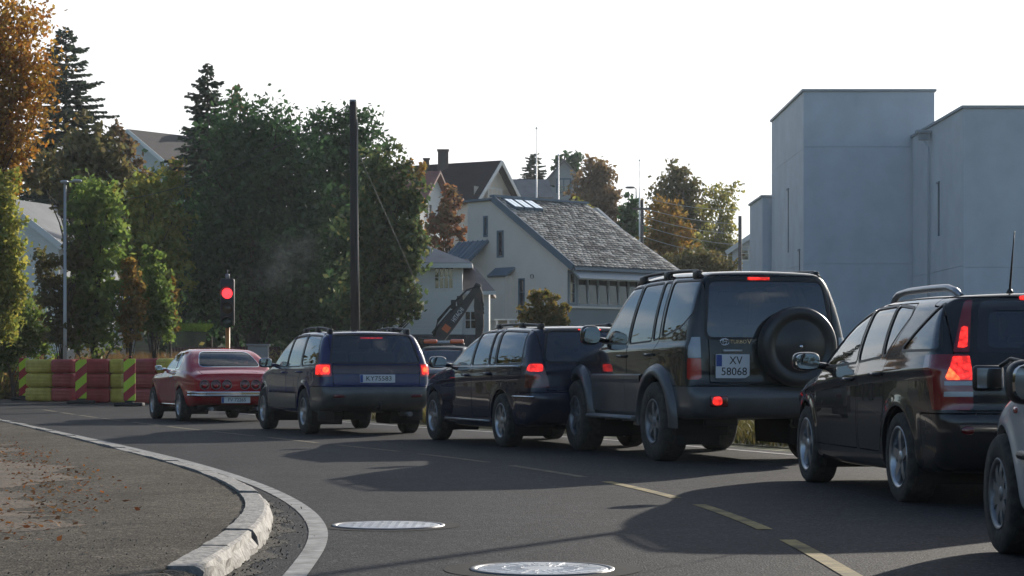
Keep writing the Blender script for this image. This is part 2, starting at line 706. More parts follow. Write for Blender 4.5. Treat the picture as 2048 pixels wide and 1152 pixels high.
def shell(name, M, mat, parent, off=0.0, skirt=0.015):
    """panel object from a piece of the shell, moved off along its normals and given an edge of depth skirt"""
    P, T, N = M
    if len(T) == 0:
        return None
    P = P + N * off
    if skirt > 0:
        E = np.concatenate([T[:, [0, 1]], T[:, [1, 2]], T[:, [2, 0]]])
        es = np.sort(E, 1)
        key = es[:, 0] * np.int64(len(P) + 1) + es[:, 1]
        u, ix, ct = np.unique(key, return_index=True, return_counts=True)
        B = E[ix[ct == 1]]
        a, b = B[:, 0], B[:, 1]
        tang = P[b] - P[a]
        nn = np.cross(tang, N[a])
        ln = np.linalg.norm(nn, axis=1)
        ok = ln > 1e-9
        a, b, nn = a[ok], b[ok], nn[ok] / ln[ok][:, None]
        m = len(a); o = len(P)
        sv = np.concatenate([P[a], P[b], P[b] - N[b] * skirt, P[a] - N[a] * skirt])
        sn = np.concatenate([nn] * 4)
        i = np.arange(m)
        q0, q1, q2, q3 = o + i, o + m + i, o + 2 * m + i, o + 3 * m + i
        T = np.concatenate([T, np.stack([q1, q0, q3], 1), np.stack([q1, q3, q2], 1)])
        P = np.concatenate([P, sv]); N = np.concatenate([N, sn])
    return mk(name, P, T, mat, parent, smooth=True, normals=N)


def side_region(poly, r=0.03, side=1, ymin=0.35):
    pl = round_poly(poly, r)
    return lambda x, y, z: np.maximum(sd_poly(pl, x, z), ymin - side * y)


def end_region(poly, r=0.05, xlim=0.0, rear=True, sym=True):
    pl = round_poly(poly, r)
    if rear:
        return lambda x, y, z: np.maximum(sd_poly(pl, y, z), x - xlim)
    return lambda x, y, z: np.maximum(sd_poly(pl, y, z), xlim - x)


def grow(g, d):
    return lambda x, y, z: g(x, y, z) - d


# shared car materials
M_TYRE = pbr('tyre_rubber', (0.012, 0.012, 0.013), 0.85, var=0.5, vscale=20, dirt=(0.04, 0.037, 0.032))
M_BLACK = pbr('black_trim', (0.008, 0.008, 0.009), 0.45)
M_DARKIN = pbr('cabin_lining', (0.012, 0.012, 0.014), 0.9)
M_SEAT = pbr('seat_cloth', (0.03, 0.03, 0.034), 0.95)
M_ALLOY = pbr('alloy', (0.42, 0.43, 0.45), 0.32, 0.9, var=0.25, vscale=9)
M_ALLOYD = pbr('dull_alloy', (0.22, 0.225, 0.235), 0.45, 0.8, var=0.3, vscale=9)
M_CHROME = pbr('chrome', (0.75, 0.76, 0.78), 0.08, 1.0)
M_UNDER = pbr('underbody', (0.01, 0.01, 0.01), 0.95)
M_PLATE = pbr('plate_white', (0.62, 0.64, 0.66), 0.4)
M_PLATEB = pbr('plate_blue', (0.02, 0.06, 0.25), 0.4)
M_INK = pbr('plate_ink', (0.01, 0.01, 0.012), 0.5)
M_MIRROR = pbr('mirror_glass', (0.32, 0.35, 0.38), 0.02, 1.0)
M_REDLENS = pbr('red_lens', (0.42, 0.006, 0.012), 0.12, coat=1.0)
M_DARKRED = pbr('dark_red_lens', (0.10, 0.005, 0.008), 0.15, coat=1.0)
M_CLEARLENS = pbr('clear_lens', (0.30, 0.33, 0.36), 0.15, coat=1.0)
M_AMBER = pbr('amber_lens', (0.55, 0.20, 0.02), 0.15, coat=1.0)
M_LIT = pbr('lit_brake_lens', (0.5, 0.02, 0.02), 0.2, emit=(1.0, 0.03, 0.022), emit_s=1.8)


def cells(m, lo, hi, scale=38.0):
    # reflector facets behind a lit lens: the lamp is brighter in some cells than in others
    n, l = m.node_tree.nodes, m.node_tree.links
    tc = n.new('ShaderNodeTexCoord'); vo = n.new('ShaderNodeTexVoronoi'); mr = n.new('ShaderNodeMapRange')
    vo.inputs['Scale'].default_value = scale
    mr.inputs['From Max'].default_value = 0.7
    mr.inputs['To Min'].default_value = hi
    mr.inputs['To Max'].default_value = lo
    l.new(tc.outputs['Object'], vo.inputs['Vector'])
    l.new(vo.outputs['Distance'], mr.inputs['Value'])
    l.new(mr.outputs['Result'], n['Principled BSDF'].inputs['Emission Strength'])


cells(M_LIT, 0.35, 1.5, 30.0)

M_LITHOT = pbr('lit_brake_bulb', (0.6, 0.1, 0.03), 0.2, emit=(1.0, 0.11, 0.03), emit_s=2.6)
cells(M_LITHOT, 0.6, 2.6, 30.0)
M_GLASS = glass('tinted_pane', (0.20, 0.23, 0.23))
M_PRIV = glass('dark_pane', (0.05, 0.055, 0.06))
M_LIP = pbr('grey_plastic', (0.055, 0.057, 0.06), 0.6, var=0.25, vscale=6)


def wheel(parent, x, y, r, width, rim_r, spokes, mat, side, style='five'):
    """wheel > tyre, rim; axis along y, outer face towards side"""
    w2 = width / 2
    hub = MB()
    hub.lathe([(0.0, -side * 0.02), (rim_r * 0.55, -side * 0.02), (rim_r * 0.55, -side * 0.05), (0.0, -side * 0.05)], 20, 'Y')
    wh = hub.build('wheel', M_UNDER, parent)
    wh.location = (x, y, r)
    t = MB()
    t.lathe([(rim_r * 0.985, -w2 * 0.92), (rim_r * 1.06, -w2), (r * 0.93, -w2 * 1.0), (r * 0.985, -w2 * 0.82), (r, -w2 * 0.6), (r, w2 * 0.6),
             (r * 0.985, w2 * 0.82), (r * 0.93, w2), (rim_r * 1.06, w2), (rim_r * 0.985, w2 * 0.92), (rim_r * 0.985, -w2 * 0.92)], 40, 'Y')
    t.build('tyre', M_TYRE, wh)
    m = MB()
    o = side * w2
    m.lathe([(rim_r * 0.985, -o * 0.9), (rim_r * 0.9, o * 0.3), (rim_r * 0.9, o * 0.86), (rim_r * 1.0, o * 0.95), (rim_r * 0.96, o * 1.0), (rim_r * 0.87, o * 0.88), (rim_r * 0.86, o * 0.2), (rim_r * 0.93, -o * 0.9)], 36, 'Y')
    m.lathe([(0.0, o * 0.86), (rim_r * 0.16, o * 0.86), (rim_r * 0.26, o * 0.74), (rim_r * 0.26, o * 0.4)], 20, 'Y')
    for i in range(spokes):
        a = 2 * math.pi * i / spokes + 0.3
        for da in ((0.0,) if style == 'five' else (-0.17, 0.17)):
            wd = rim_r * (0.13 if style == 'five' else 0.07)
            vs = []
            for (rad, ww, yy) in ((rim_r * 0.2, wd * 1.25, 0.80), (rim_r * 0.62, wd, 0.86), (rim_r * 0.92, wd * 1.1, 0.80)):
                for (sx, dy) in ((-1, 0), (1, 0), (1, -0.22), (-1, -0.22)):
                    vs.append((rad, sx * ww, o * (yy + dy)))
            ca, sa = math.cos(a + da), math.sin(a + da)
            vv = [(p * ca - q * sa, yv, p * sa + q * ca) for (p, q, yv) in vs]
            fs = []
            for j in range(2):
                for k2 in range(4):
                    fs.append((j * 4 + k2, j * 4 + (k2 + 1) % 4, j * 4 + 4 + (k2 + 1) % 4, j * 4 + 4 + k2))
            m.add(vv, fs)
    m.build('rim', mat, wh)
    return wh


def plate(parent, B, yc, zc, w, h, lines, rear_x=None, tilt=0.0, single=True):
    x = (B.sx(yc, zc) if rear_x is None else rear_x) - 0.012
    m = MB().rbox((-w / 2, -0.004, -h / 2), (w / 2, 0.004, h / 2), 0.003, seg=1)
    p = m.build('number_plate', M_PLATE, parent)
    # plate faces backwards: its x runs to the car's right
    p.matrix_local = Matrix.Translation((x, yc, zc)) @ Matrix.Rotation(-math.pi / 2, 4, 'Z') @ Matrix.Rotation(tilt, 4, 'X')
    Mt = Matrix.Rotation(math.pi / 2, 4, 'X')
    bw = 0.045 if single else 0.06
    MB().box((-w / 2 + 0.004, -0.0065, (-h / 2 + 0.005) if single else 0.0), (-w / 2 + bw, -0.003, h / 2 - 0.005)).build('blue_band', M_PLATEB, p)
    for (txt, size, cx, cz, sxx) in lines:
        lettering('plate_lettering', txt, size, M_INK, p, Matrix.Translation((cx, -0.0055, cz)) @ Mt, sxx)
    return p


def mirror(parent, x, y, z, side, body_mat, w=0.20, h=0.14, dpt=0.12, cut=0.0):
    """door mirror: housing (> glass) on a short foot; w across, h high, dpt along the car"""
    cy = y + side * (w / 2 + 0.045)
    m = MB()
    m.superell((x + dpt * 0.25, cy, z), (dpt * 0.62, w / 2, h / 2), 3.2, 18, 12)
    m.tube([(x + 0.03, y - side * 0.03, z - h * 0.28), (x + 0.03, y + side * 0.08, z - h * 0.2)], 0.028, 8)
    o = m.build('door_mirror', body_mat, parent)
    n = 20
    pts = []
    sg = lambda t: math.copysign(abs(t) ** 0.62, t)
    for k in range(n):
        a = 2 * math.pi * k / n
        pts.append((sg(math.cos(a)) * w * 0.42, sg(math.sin(a)) * h * 0.40))
    gx = x + dpt * 0.25 - dpt * 0.62 - 0.004
    vs = [(gx + 0.0, cy + p, z + q) for p, q in pts] + [(gx + 0.03, cy + p * 1.06, z + q * 1.06) for p, q in pts]
    fs = [tuple(range(n))] + [(i, (i + 1) % n, n + (i + 1) % n, n + i) for i in range(n)]
    g = MB().add(vs, fs).build('mirror_glass', M_MIRROR, o)
    return o


def seats(parent, xs, zs, ys=(0.36, -0.36), dash_x=None, W=1.3):
    for x in xs:
        for y in ys:
            m = MB()
            m.rbox((x - 0.06, y - 0.24, zs), (x + 0.08, y + 0.24, zs + 0.62), 0.05)
            m.rbox((x - 0.08, y - 0.24, zs - 0.1), (x + 0.48, y + 0.24, zs + 0.08), 0.05)
            s = m.build('seat', M_SEAT, parent)
            MB().rbox((x - 0.08, y - 0.13, zs + 0.66), (x + 0.03, y + 0.13, zs + 0.84), 0.04).build('headrest', M_SEAT, s)
    if dash_x:
        m = MB()
        m.rbox((dash_x, -W / 2, zs + 0.05), (dash_x + 0.5, W / 2, zs + 0.33), 0.06)
        d = m.build('dashboard', M_DARKIN, parent)
        w = MB()
        ring = [(0.19 * math.cos(2 * math.pi * k / 20), 0.19 * math.sin(2 * math.pi * k / 20)) for k in range(21)]
        w.tube([(dash_x - 0.12 - q * 0.35, 0.36 + p, zs + 0.30 + q * 0.9) for p, q in ring], 0.015, 6)
        w.build('steering_wheel', M_BLACK, d)


def place(o, px, py, psi, wx, wy):
    """put the car so that its local ground point (wx, wy) stands at the photo's ground point (px, py); psi = heading left of the view axis"""
    X, Y = gp(px, py)
    a = math.pi / 2 + psi
    o.location = (X - (wx * math.cos(a) - wy * math.sin(a)), Y - (wx * math.sin(a) + wy * math.cos(a)), 0)
    o.rotation_euler = (0, 0, a)


def heading(px, py, wb, pxf):
    X, Y = gp(px, py)
    best = None
    for k in range(0, 600):
        psi = k * 0.001
        fx, fy = X - math.sin(psi) * wb, Y + math.cos(psi) * wb
        e = abs(1024 + F * fx / fy - pxf)
        if best is None or e < best[0]:
            best = (e, psi)
    return best[1]


class Car:
    """carves the body shell step by step and makes the parts"""
    def __init__(s, root, B, paint):
        s.o, s.B, s.M, s.paint = root, B, B.M, paint
        for (wx, wz, Ra) in B.wheels:
            s.cut(lambda x, y, z: np.maximum(np.hypot(x - wx, z - wz) - Ra, 0.30 - np.abs(y)))
        w = MB()
        for (wx, wz, Ra) in B.wheels:
            for sd in (1, -1):
                ye = B.W(np.array([wx + Ra]), np.array([wz]))[0] - 0.03
                n = 20
                v = [(wx + (Ra + 0.02) * math.cos(math.pi * (k / n * 1.3 - 0.15)), sd * yy, wz + (Ra + 0.02) * math.sin(math.pi * (k / n * 1.3 - 0.15))) for yy in (ye, 0.36) for k in range(n + 1)]
                w.add(v, [(k, k + 1, n + 2 + k, n + 1 + k) for k in range(n)] + [tuple(range(n + 1, 2 * n + 2))])
        setp(w.build('wheel_arch', M_UNDER, root), kind='stuff')

    def cut(s, g):
        i, s.M = carve(s.M, g)
        return i

    def pane(s, g, mat=M_GLASS, frame=0.018, name='window', off=-0.006, fmat=None):
        if frame:
            big = s.cut(grow(g, frame))
            i, ring = carve(big, g)
            w = shell(name, i, mat, s.o, off=off, skirt=0.0)
            shell('window_seal', ring, fmat or M_BLACK, w, off=0.002, skirt=0.02)
        else:
            w = shell(name, s.cut(g), mat, s.o, off=off, skirt=0.0)
        return w

    def panel(s, g, name, mat=None, gap=0.0045, off=0.0, parent=None, skirt=0.02):
        big = s.cut(g)
        i, _ = carve(big, grow(g, -2 * gap)) if gap else (big, None)
        return shell(name, i, mat or s.paint, parent or s.o, off=off, skirt=skirt)

    def finish(s, liner_z=0.5):
        top = carve(s.M, lambda x, y, z: liner_z - z)[0]
        P, T, N = top
        mk('cabin_lining', P - N * 0.045, T[:, ::-1].copy(), M_DARKIN, s.o, True)
        shell('body', s.M, s.paint, s.o, 0.0, 0.03)
        B = s.B
        # pan that closes the car below and behind the wheels
        MB().box((B.x0 + 0.35, -0.42, B.z0 + 0.015), (B.x1 - 0.35, 0.42, B.z0 + 0.3)).build('underbody', M_UNDER, s.o)

    def handle(s, x, z, side, mat, L=0.2):
        y = s.B.sy(x, z) * side
        m = MB()
        m.tube([(x - L / 2, y - side * 0.005, z), (x - L / 2 + 0.02, y + side * 0.03, z), (x + L / 2 - 0.02, y + side * 0.03, z), (x + L / 2, y - side * 0.005, z)], 0.014, 8)
        return m.build('door_handle', mat, s.o)
# ------------------------------------------------------------------ ground, road, pavement, kerb, markings
def asphalt(name, base, warm, scale=1.0, rough=0.75):
    m = D.materials.new(name)
    m.use_nodes = True
    n, l = m.node_tree.nodes, m.node_tree.links
    b = n['Principled BSDF']
    tc = n.new('ShaderNodeTexCoord')
    big = n.new('ShaderNodeTexNoise'); big.inputs['Scale'].default_value = 0.35 * scale; big.inputs['Detail'].default_value = 6; big.inputs['Roughness'].default_value = 0.65
    mp = n.new('ShaderNodeMapping'); mp.inputs['Rotation'].default_value = (0, 0, R(24)); mp.inputs['Scale'].default_value = (1.4, 0.22, 1)
    trk = n.new('ShaderNodeTexNoise'); trk.inputs['Scale'].default_value = 0.9; trk.inputs['Detail'].default_value = 3
    fine = n.new('ShaderNodeTexNoise'); fine.inputs['Scale'].default_value = 55; fine.inputs['Detail'].default_value = 3; fine.inputs['Roughness'].default_value = 0.7
    grit = n.new('ShaderNodeTexVoronoi'); grit.inputs['Scale'].default_value = 85
    l.new(tc.outputs['Object'], big.inputs['Vector']); l.new(tc.outputs['Object'], mp.inputs['Vector'])
    l.new(mp.outputs['Vector'], trk.inputs['Vector']); l.new(tc.outputs['Object'], fine.inputs['Vector']); l.new(tc.outputs['Object'], grit.inputs['Vector'])
    r1 = n.new('ShaderNodeValToRGB')
    r1.color_ramp.elements[0].position = 0.3; r1.color_ramp.elements[0].color = (*[c * 0.78 for c in base], 1)
    r1.color_ramp.elements[1].position = 0.72; r1.color_ramp.elements[1].color = (*warm, 1)
    add = n.new('ShaderNodeMath'); add.operation = 'ADD'
    mul = n.new('ShaderNodeMath'); mul.operation = 'MULTIPLY'; mul.inputs[1].default_value = 0.5
    l.new(big.outputs['Fac'], add.inputs[0]); l.new(trk.outputs['Fac'], add.inputs[1])
    l.new(add.outputs['Value'], mul.inputs[0]); l.new(mul.outputs['Value'], r1.inputs['Fac'])
    mx = n.new('ShaderNodeMix'); mx.data_type = 'RGBA'; mx.blend_type = 'MULTIPLY'; mx.inputs['Factor'].default_value = 0.75
    r2 = n.new('ShaderNodeValToRGB')
    r2.color_ramp.elements[0].position = 0.32; r2.color_ramp.elements[0].color = (0.45, 0.45, 0.46, 1)
    r2.color_ramp.elements[1].position = 0.68; r2.color_ramp.elements[1].color = (1.35, 1.33, 1.3, 1)
    l.new(fine.outputs['Fac'], r2.inputs['Fac'])
    l.new(r1.outputs['Color'], mx.inputs['A']); l.new(r2.outputs['Color'], mx.inputs['B'])
    # single stones, pale and dark, and patchy wear
    st = n.new('ShaderNodeTexVoronoi'); st.inputs['Scale'].default_value = 70
    l.new(tc.outputs['Object'], st.inputs['Vector'])
    bw = n.new('ShaderNodeSeparateColor'); l.new(st.outputs['Color'], bw.inputs[0])
    r3 = n.new('ShaderNodeValToRGB')
    r3.color_ramp.elements[0].position = 0.1; r3.color_ramp.elements[0].color = (0.6, 0.6, 0.6, 1)
    r3.color_ramp.elements[1].position = 0.97; r3.color_ramp.elements[1].color = (2.1, 2.05, 1.95, 1)
    r3.color_ramp.elements.new(0.7).color = (1.0, 1.0, 1.0, 1)
    l.new(bw.outputs['Red'], r3.inputs['Fac'])
    mx3 = n.new('ShaderNodeMix'); mx3.data_type = 'RGBA'; mx3.blend_type = 'MULTIPLY'; mx3.inputs['Factor'].default_value = 0.9
    l.new(mx.outputs['Result'], mx3.inputs['A']); l.new(r3.outputs['Color'], mx3.inputs['B'])
    pt = n.new('ShaderNodeTexNoise'); pt.inputs['Scale'].default_value = 2.6; pt.inputs['Detail'].default_value = 7; pt.inputs['Roughness'].default_value = 0.7
    l.new(tc.outputs['Object'], pt.inputs['Vector'])
    r4 = n.new('ShaderNodeMapRange'); r4.inputs['From Min'].default_value = 0.3; r4.inputs['From Max'].default_value = 0.7; r4.inputs['To Min'].default_value = 0.80; r4.inputs['To Max'].default_value = 1.2
    l.new(pt.outputs['Fac'], r4.inputs['Value'])
    hs = n.new('ShaderNodeHueSaturation'); l.new(mx3.outputs['Result'], hs.inputs['Color']); l.new(r4.outputs['Result'], hs.inputs['Value'])
    l.new(hs.outputs['Color'], b.inputs['Base Color'])
    b.inputs['Roughness'].default_value = rough
    b.inputs['Specular IOR Level'].default_value = 0.08
    bp = n.new('ShaderNodeBump'); bp.inputs['Strength'].default_value = 0.7; bp.inputs['Distance'].default_value = 0.006
    l.new(grit.outputs['Distance'], bp.inputs['Height']); l.new(bp.outputs['Normal'], b.inputs['Normal'])
    MATS[name] = m
    return m


M_ROAD = asphalt('road_asphalt', (0.038, 0.0388, 0.0435), (0.050, 0.050, 0.0525))
M_PAVE = asphalt('pavement_asphalt', (0.082, 0.073, 0.061), (0.125, 0.110, 0.090), 3.0, 0.95)
M_SOIL = pbr('soil', (0.075, 0.065, 0.040), 1.0, var=0.5, vscale=0.8, dirt=(0.10, 0.10, 0.045))
M_WHITE = pbr('worn_white_paint', (0.17, 0.165, 0.16), 0.75, var=0.45, vscale=7, dirt=(0.24, 0.235, 0.225))
M_YELLOW = pbr('worn_yellow_paint', (0.12, 0.09, 0.032), 0.85, var=0.6, vscale=5, dirt=(0.21, 0.155, 0.05))
M_YWORN = pbr('almost_worn_off_paint', (0.060, 0.054, 0.042), 0.85, var=0.4, vscale=5, dirt=(0.13, 0.105, 0.055))
M_GRANITE = pbr('granite', (0.19, 0.18, 0.165), 0.8, var=0.4, vscale=22, dirt=(0.27, 0.255, 0.235), bump=0.5, bscale=30)


def hill(X, Y):
    """height of the land: level street, houses stand on the slope behind"""
    t = sstep(92, 165, Y)
    side = 1 - 0.96 * sstep(12, 34, X)
    return t * (11.0 + 0.03 * (Y - 165)) * side


def lin(a, b, n):
    return list(np.linspace(a, b, n))


gx = sorted(set(lin(-700, -80, 9) + lin(-70, 70, 57) + lin(80, 700, 9)))
gy = sorted(set(lin(-300, -20, 8) + lin(-10, 80, 10) + lin(84, 240, 40) + lin(260, 1500, 16)))
XX, YY = np.meshgrid(gx, gy, indexing='ij')
ZZ = hill(XX, YY)
gv = np.stack([XX, YY, ZZ], -1).reshape(-1, 3)
ny_ = len(gy)
gi = np.arange(len(gx) * ny_).reshape(len(gx), ny_)
gf = np.stack([gi[:-1, :-1], gi[1:, :-1], gi[1:, 1:], gi[:-1, 1:]], -1).reshape(-1, 4)
ground = setp(mk('ground', gv, gf, M_SOIL, smooth=True), kind='structure')

# kerb line (foot of the stones on the road side), nearest end first
KERB = [(-1.31, -14.0), (-1.31, 4.0), (-1.31, 7.6), (-1.30, 8.9), (-1.305, 10.4), (-1.36, 11.6), (-1.50, 13.0), (-1.82, 14.7), (-2.30, 16.6), (-3.10, 19.2), (-4.15, 22.3), (-5.5, 26.3), (-7.2, 31.2), (-9.0, 36.3), (-12.5, 44.5), (-19, 57), (-30, 75)]
KP = chaikin(KERB, 3, closed=False)


def resample(p, step):
    p = np.asarray(p)
    s = np.r_[0, np.cumsum(np.linalg.norm(np.diff(p, axis=0), axis=1))]
    t = np.arange(0, s[-1], step)
    return np.stack([np.interp(t, s, p[:, 0]), np.interp(t, s, p[:, 1])], 1)


def offset(p, d):
    """move a polyline sideways; positive = to the right of its direction"""
    t = np.gradient(np.asarray(p), axis=0)
    t /= np.linalg.norm(t, axis=1)[:, None]
    return np.asarray(p) + np.stack([t[:, 1], -t[:, 0]], 1) * d


def strip(name, p, w, z, mat, parent=None):
    a, b = offset(p, -w / 2), offset(p, w / 2)
    n = len(p)
    v = [(x, y, z) for x, y in a] + [(x, y, z) for x, y in b]
    f = [(i, n + i, n + i + 1, i + 1) for i in range(n - 1)]
    o = mk(name, v, f, mat, parent)
    return o


RIGHT = [(7.6, -14), (7.4, 4), (6.6, 11), (5.3, 16.5), (4.0, 20.8), (3.1, 23.4), (2.35, 25.6), (0.9, 29.2), (-2.4, 36.2), (-5.0, 43), (-7.5, 50), (-9.5, 58), (-14, 68), (-26, 80)]
RP = chaikin(RIGHT, 3, closed=False)


def ribbon(name, A, B, z, mat, n=120, parent=None, kind=None):
    """sheet between two polylines"""
    def par(p):
        p = np.asarray(p); s = np.r_[0, np.cumsum(np.linalg.norm(np.diff(p, axis=0), axis=1))]; s /= s[-1]
        t = np.linspace(0, 1, n)
        return np.stack([np.interp(t, s, p[:, 0]), np.interp(t, s, p[:, 1])], 1)
    a, b = par(A), par(B)
    v = [(x, y, z) for x, y in a] + [(x, y, z) for x, y in b]
    f = [(i, n + i, n + i + 1, i + 1) for i in range(n - 1)]
    o = mk(name, v, f, mat, parent)
    if kind:
        setp(o, kind=kind)
    return o


road = ribbon('road', offset(KP, -0.16), offset(RP, 0.15), 0.004, M_ROAD, kind='structure')
strip('edge_line', [p for p in resample(offset(RP, -0.22), 0.8) if p[1] < 46], 0.11, 0.008, M_WHITE, road)
# the white line that leaves the kerb and swings round into the side road
WL = [(-0.92, -14), (-0.93, 4), (-0.955, 8.5), (-0.99, 10.0), (-1.035, 11.2), (-1.15, 12.5), (-1.42, 14.2), (-1.86, 16.2), (-2.45, 18.4), (-3.20, 20.9), (-4.10, 23.6), (-5.40, 27.4), (-7.0, 31.9), (-8.7, 36.7), (-12.1, 44.9), (-18.6, 57.4)]
strip('edge_line', resample(chaikin(WL, 3, closed=False), 0.25), 0.108, 0.0085, M_WHITE, road)
# yellow centre line, broken
YL = chaikin([(1.55, 6.5), (1.535, 9.0), (1.52, 11.2), (1.42, 13.2), (1.19, 15.3), (0.76, 17.6), (0.22, 19.6), (-0.5, 21.8), (-1.45, 24.2), (-2.6, 26.9), (-4.0, 30.3), (-5.7, 34.4), (-8.4, 41.5), (-11.7, 51), (-16, 62)], 3, closed=False)
yl = resample(YL, 0.15)
k0 = int(np.argmin(np.abs(yl[:, 1] - 9.15)))
step_, len_ = int(3.05 / 0.15), int(2.42 / 0.15)
for i in range(-1, 14):
    a = k0 + i * step_
    if a < 0 or a + len_ >= len(yl):
        continue
    strip('centre_line_dash', yl[a:a + len_], 0.092, 0.008, M_YELLOW if yl[a, 1] < 17 else M_YWORN, road)
# pavement island on the left, with kerbstones
inner = offset(KP, -0.13)
pv = [(x, y) for x, y in inner if y > -12]
pave = ribbon('pavement', [(-40 - i * 0.0, -12 + i * 1.9) for i in range(50)], pv, 0.112, M_PAVE, kind='structure')
ks = resample(KP, 0.05)
sel = [i for i in range(len(ks)) if 8.72 < ks[i, 1] < 58]
dirs = np.gradient(ks, axis=0); dirs /= np.linalg.norm(dirs, axis=1)[:, None]
i = sel[0]
kerb = setp(D.objects.new('kerb', None), kind='structure')
COL.objects.link(kerb)
kerb['label'] = 'row of granite kerbstones round the pavement corner'
krng = random.Random(4)
while True:
    L = krng.uniform(0.95, 1.2)
    nst = int(L / 0.05)
    if i + nst >= sel[-1]:
        break
    m = 7
    vs, fs = [], []
    tilt = krng.uniform(-0.006, 0.006)
    for k in range(m + 1):
        idx = i + round(k * (nst - 0.35) / m)
        f = (k * (nst - 0.35) / m) - round(k * (nst - 0.35) / m)
        p = ks[idx]; t = dirs[idx]
        p = p + t * f * 0.05
        r_ = np.array([t[1], -t[0]])
        ztop = 0.122 + tilt + krng.uniform(-0.003, 0.003)
        near = p[1] < 16
        j = (lambda a: krng.uniform(-a, a)) if near else (lambda a: 0)
        for (o, z) in ((0.02 + j(0.012), -0.02), (0.016 + j(0.016), 0.04 + j(0.01)), (0.008 + j(0.014), 0.085 + j(0.01)), (-0.004 + j(0.005), ztop - 0.008), (-0.022, ztop), (-0.135, ztop + 0.002 + j(0.002)), (-0.135, -0.02)):
            q = p + r_ * o
            vs.append((q[0], q[1], z))
    for k in range(m):
        for s_ in range(6):
            a = k * 7 + s_
            fs.append((a, a + 7, a + 8, a + 1))
    fs.append(tuple(range(7))); fs.append(tuple(reversed(range(m * 7, m * 7 + 7))))
    MB().add(vs, fs).build('kerbstone', M_GRANITE, kerb)
    i += nst

# dirt washed against the kerb foot, loose stones, fallen leaves
M_DIRT = pbr('gutter_dirt', (0.040, 0.036, 0.030), 1.0, var=0.5, vscale=9, bump=0.8, bscale=60)
gk = np.array([p for p in resample(KP, 0.12) if 6.0 < p[1] < 15.5])
wv = 0.10 + 0.05 * np.sin(np.arange(len(gk)) * 0.9) + RNG.normal(0, 0.02, len(gk))
a_, b_ = offset(gk, 0.0), gk + (offset(gk, 1.0) - gk) * wv[:, None]
n_ = len(gk)
setp(mk('gutter_dirt', [(x, y, 0.0095) for x, y in a_] + [(x, y, 0.0065) for x, y in b_], [(i, n_ + i, n_ + i + 1, i + 1) for i in range(n_ - 1)], M_DIRT, road), kind='stuff')


# broken ground where the kerb stops: earth ramp from the pavement down to the road
rk = resample(KP, 0.09)
rk = rk[(rk[:, 1] > -10) & (rk[:, 1] < 8.82)]
nr_ = len(rk)
ra_ = offset(rk, -0.22)
rb_ = offset(rk, -0.06) + np.stack([RNG.normal(0, 0.02, nr_), np.zeros(nr_)], 1)
rc_ = offset(rk, 0.14) + np.stack([RNG.normal(0, 0.03, nr_), np.zeros(nr_)], 1)
zb_k = 0.095 + RNG.normal(0, 0.012, nr_)
setp(mk('earth_ramp', [(x, y, 0.1145) for x, y in ra_] + [(x, y, z) for (x, y), z in zip(rb_, zb_k)] + [(x, y, 0.0062) for x, y in rc_],
        [(q * nr_ + i, (q + 1) * nr_ + i, (q + 1) * nr_ + i + 1, q * nr_ + i + 1) for q in range(2) for i in range(nr_ - 1)], pbr('loose_earth', (0.055, 0.046, 0.036), 1.0, var=0.5, vscale=12, bump=1.0, bscale=50)), kind='structure')


def scatter(name, pts, size, mat, flat=0.35, jitter=0.5, kind='stuff', lift=0.0):
    """many small leaf or stone shaped quads lying about"""
    n = len(pts)
    ang = RNG.uniform(0, 2 * np.pi, n)
    s = size * (1 + jitter * RNG.uniform(-1, 1, n))
    tx, ty = RNG.normal(0, flat, n), RNG.normal(0, flat, n)
    u = np.stack([np.cos(ang), np.sin(ang), tx], 1); v = np.stack([-np.sin(ang), np.cos(ang), ty], 1)
    c = np.asarray(pts) + np.array([0, 0, 1]) * (lift + s[:, None] * 0.35 * flat * 2)
    V = np.stack([c - u * s[:, None] - v * s[:, None] * 0.15, c - v * s[:, None] * 0.6, c + u * s[:, None], c + v * s[:, None] * 0.6], 1).reshape(-1, 3)
    return setp(mk(name, V, np.arange(4 * n).reshape(n, 4), mat), kind=kind)


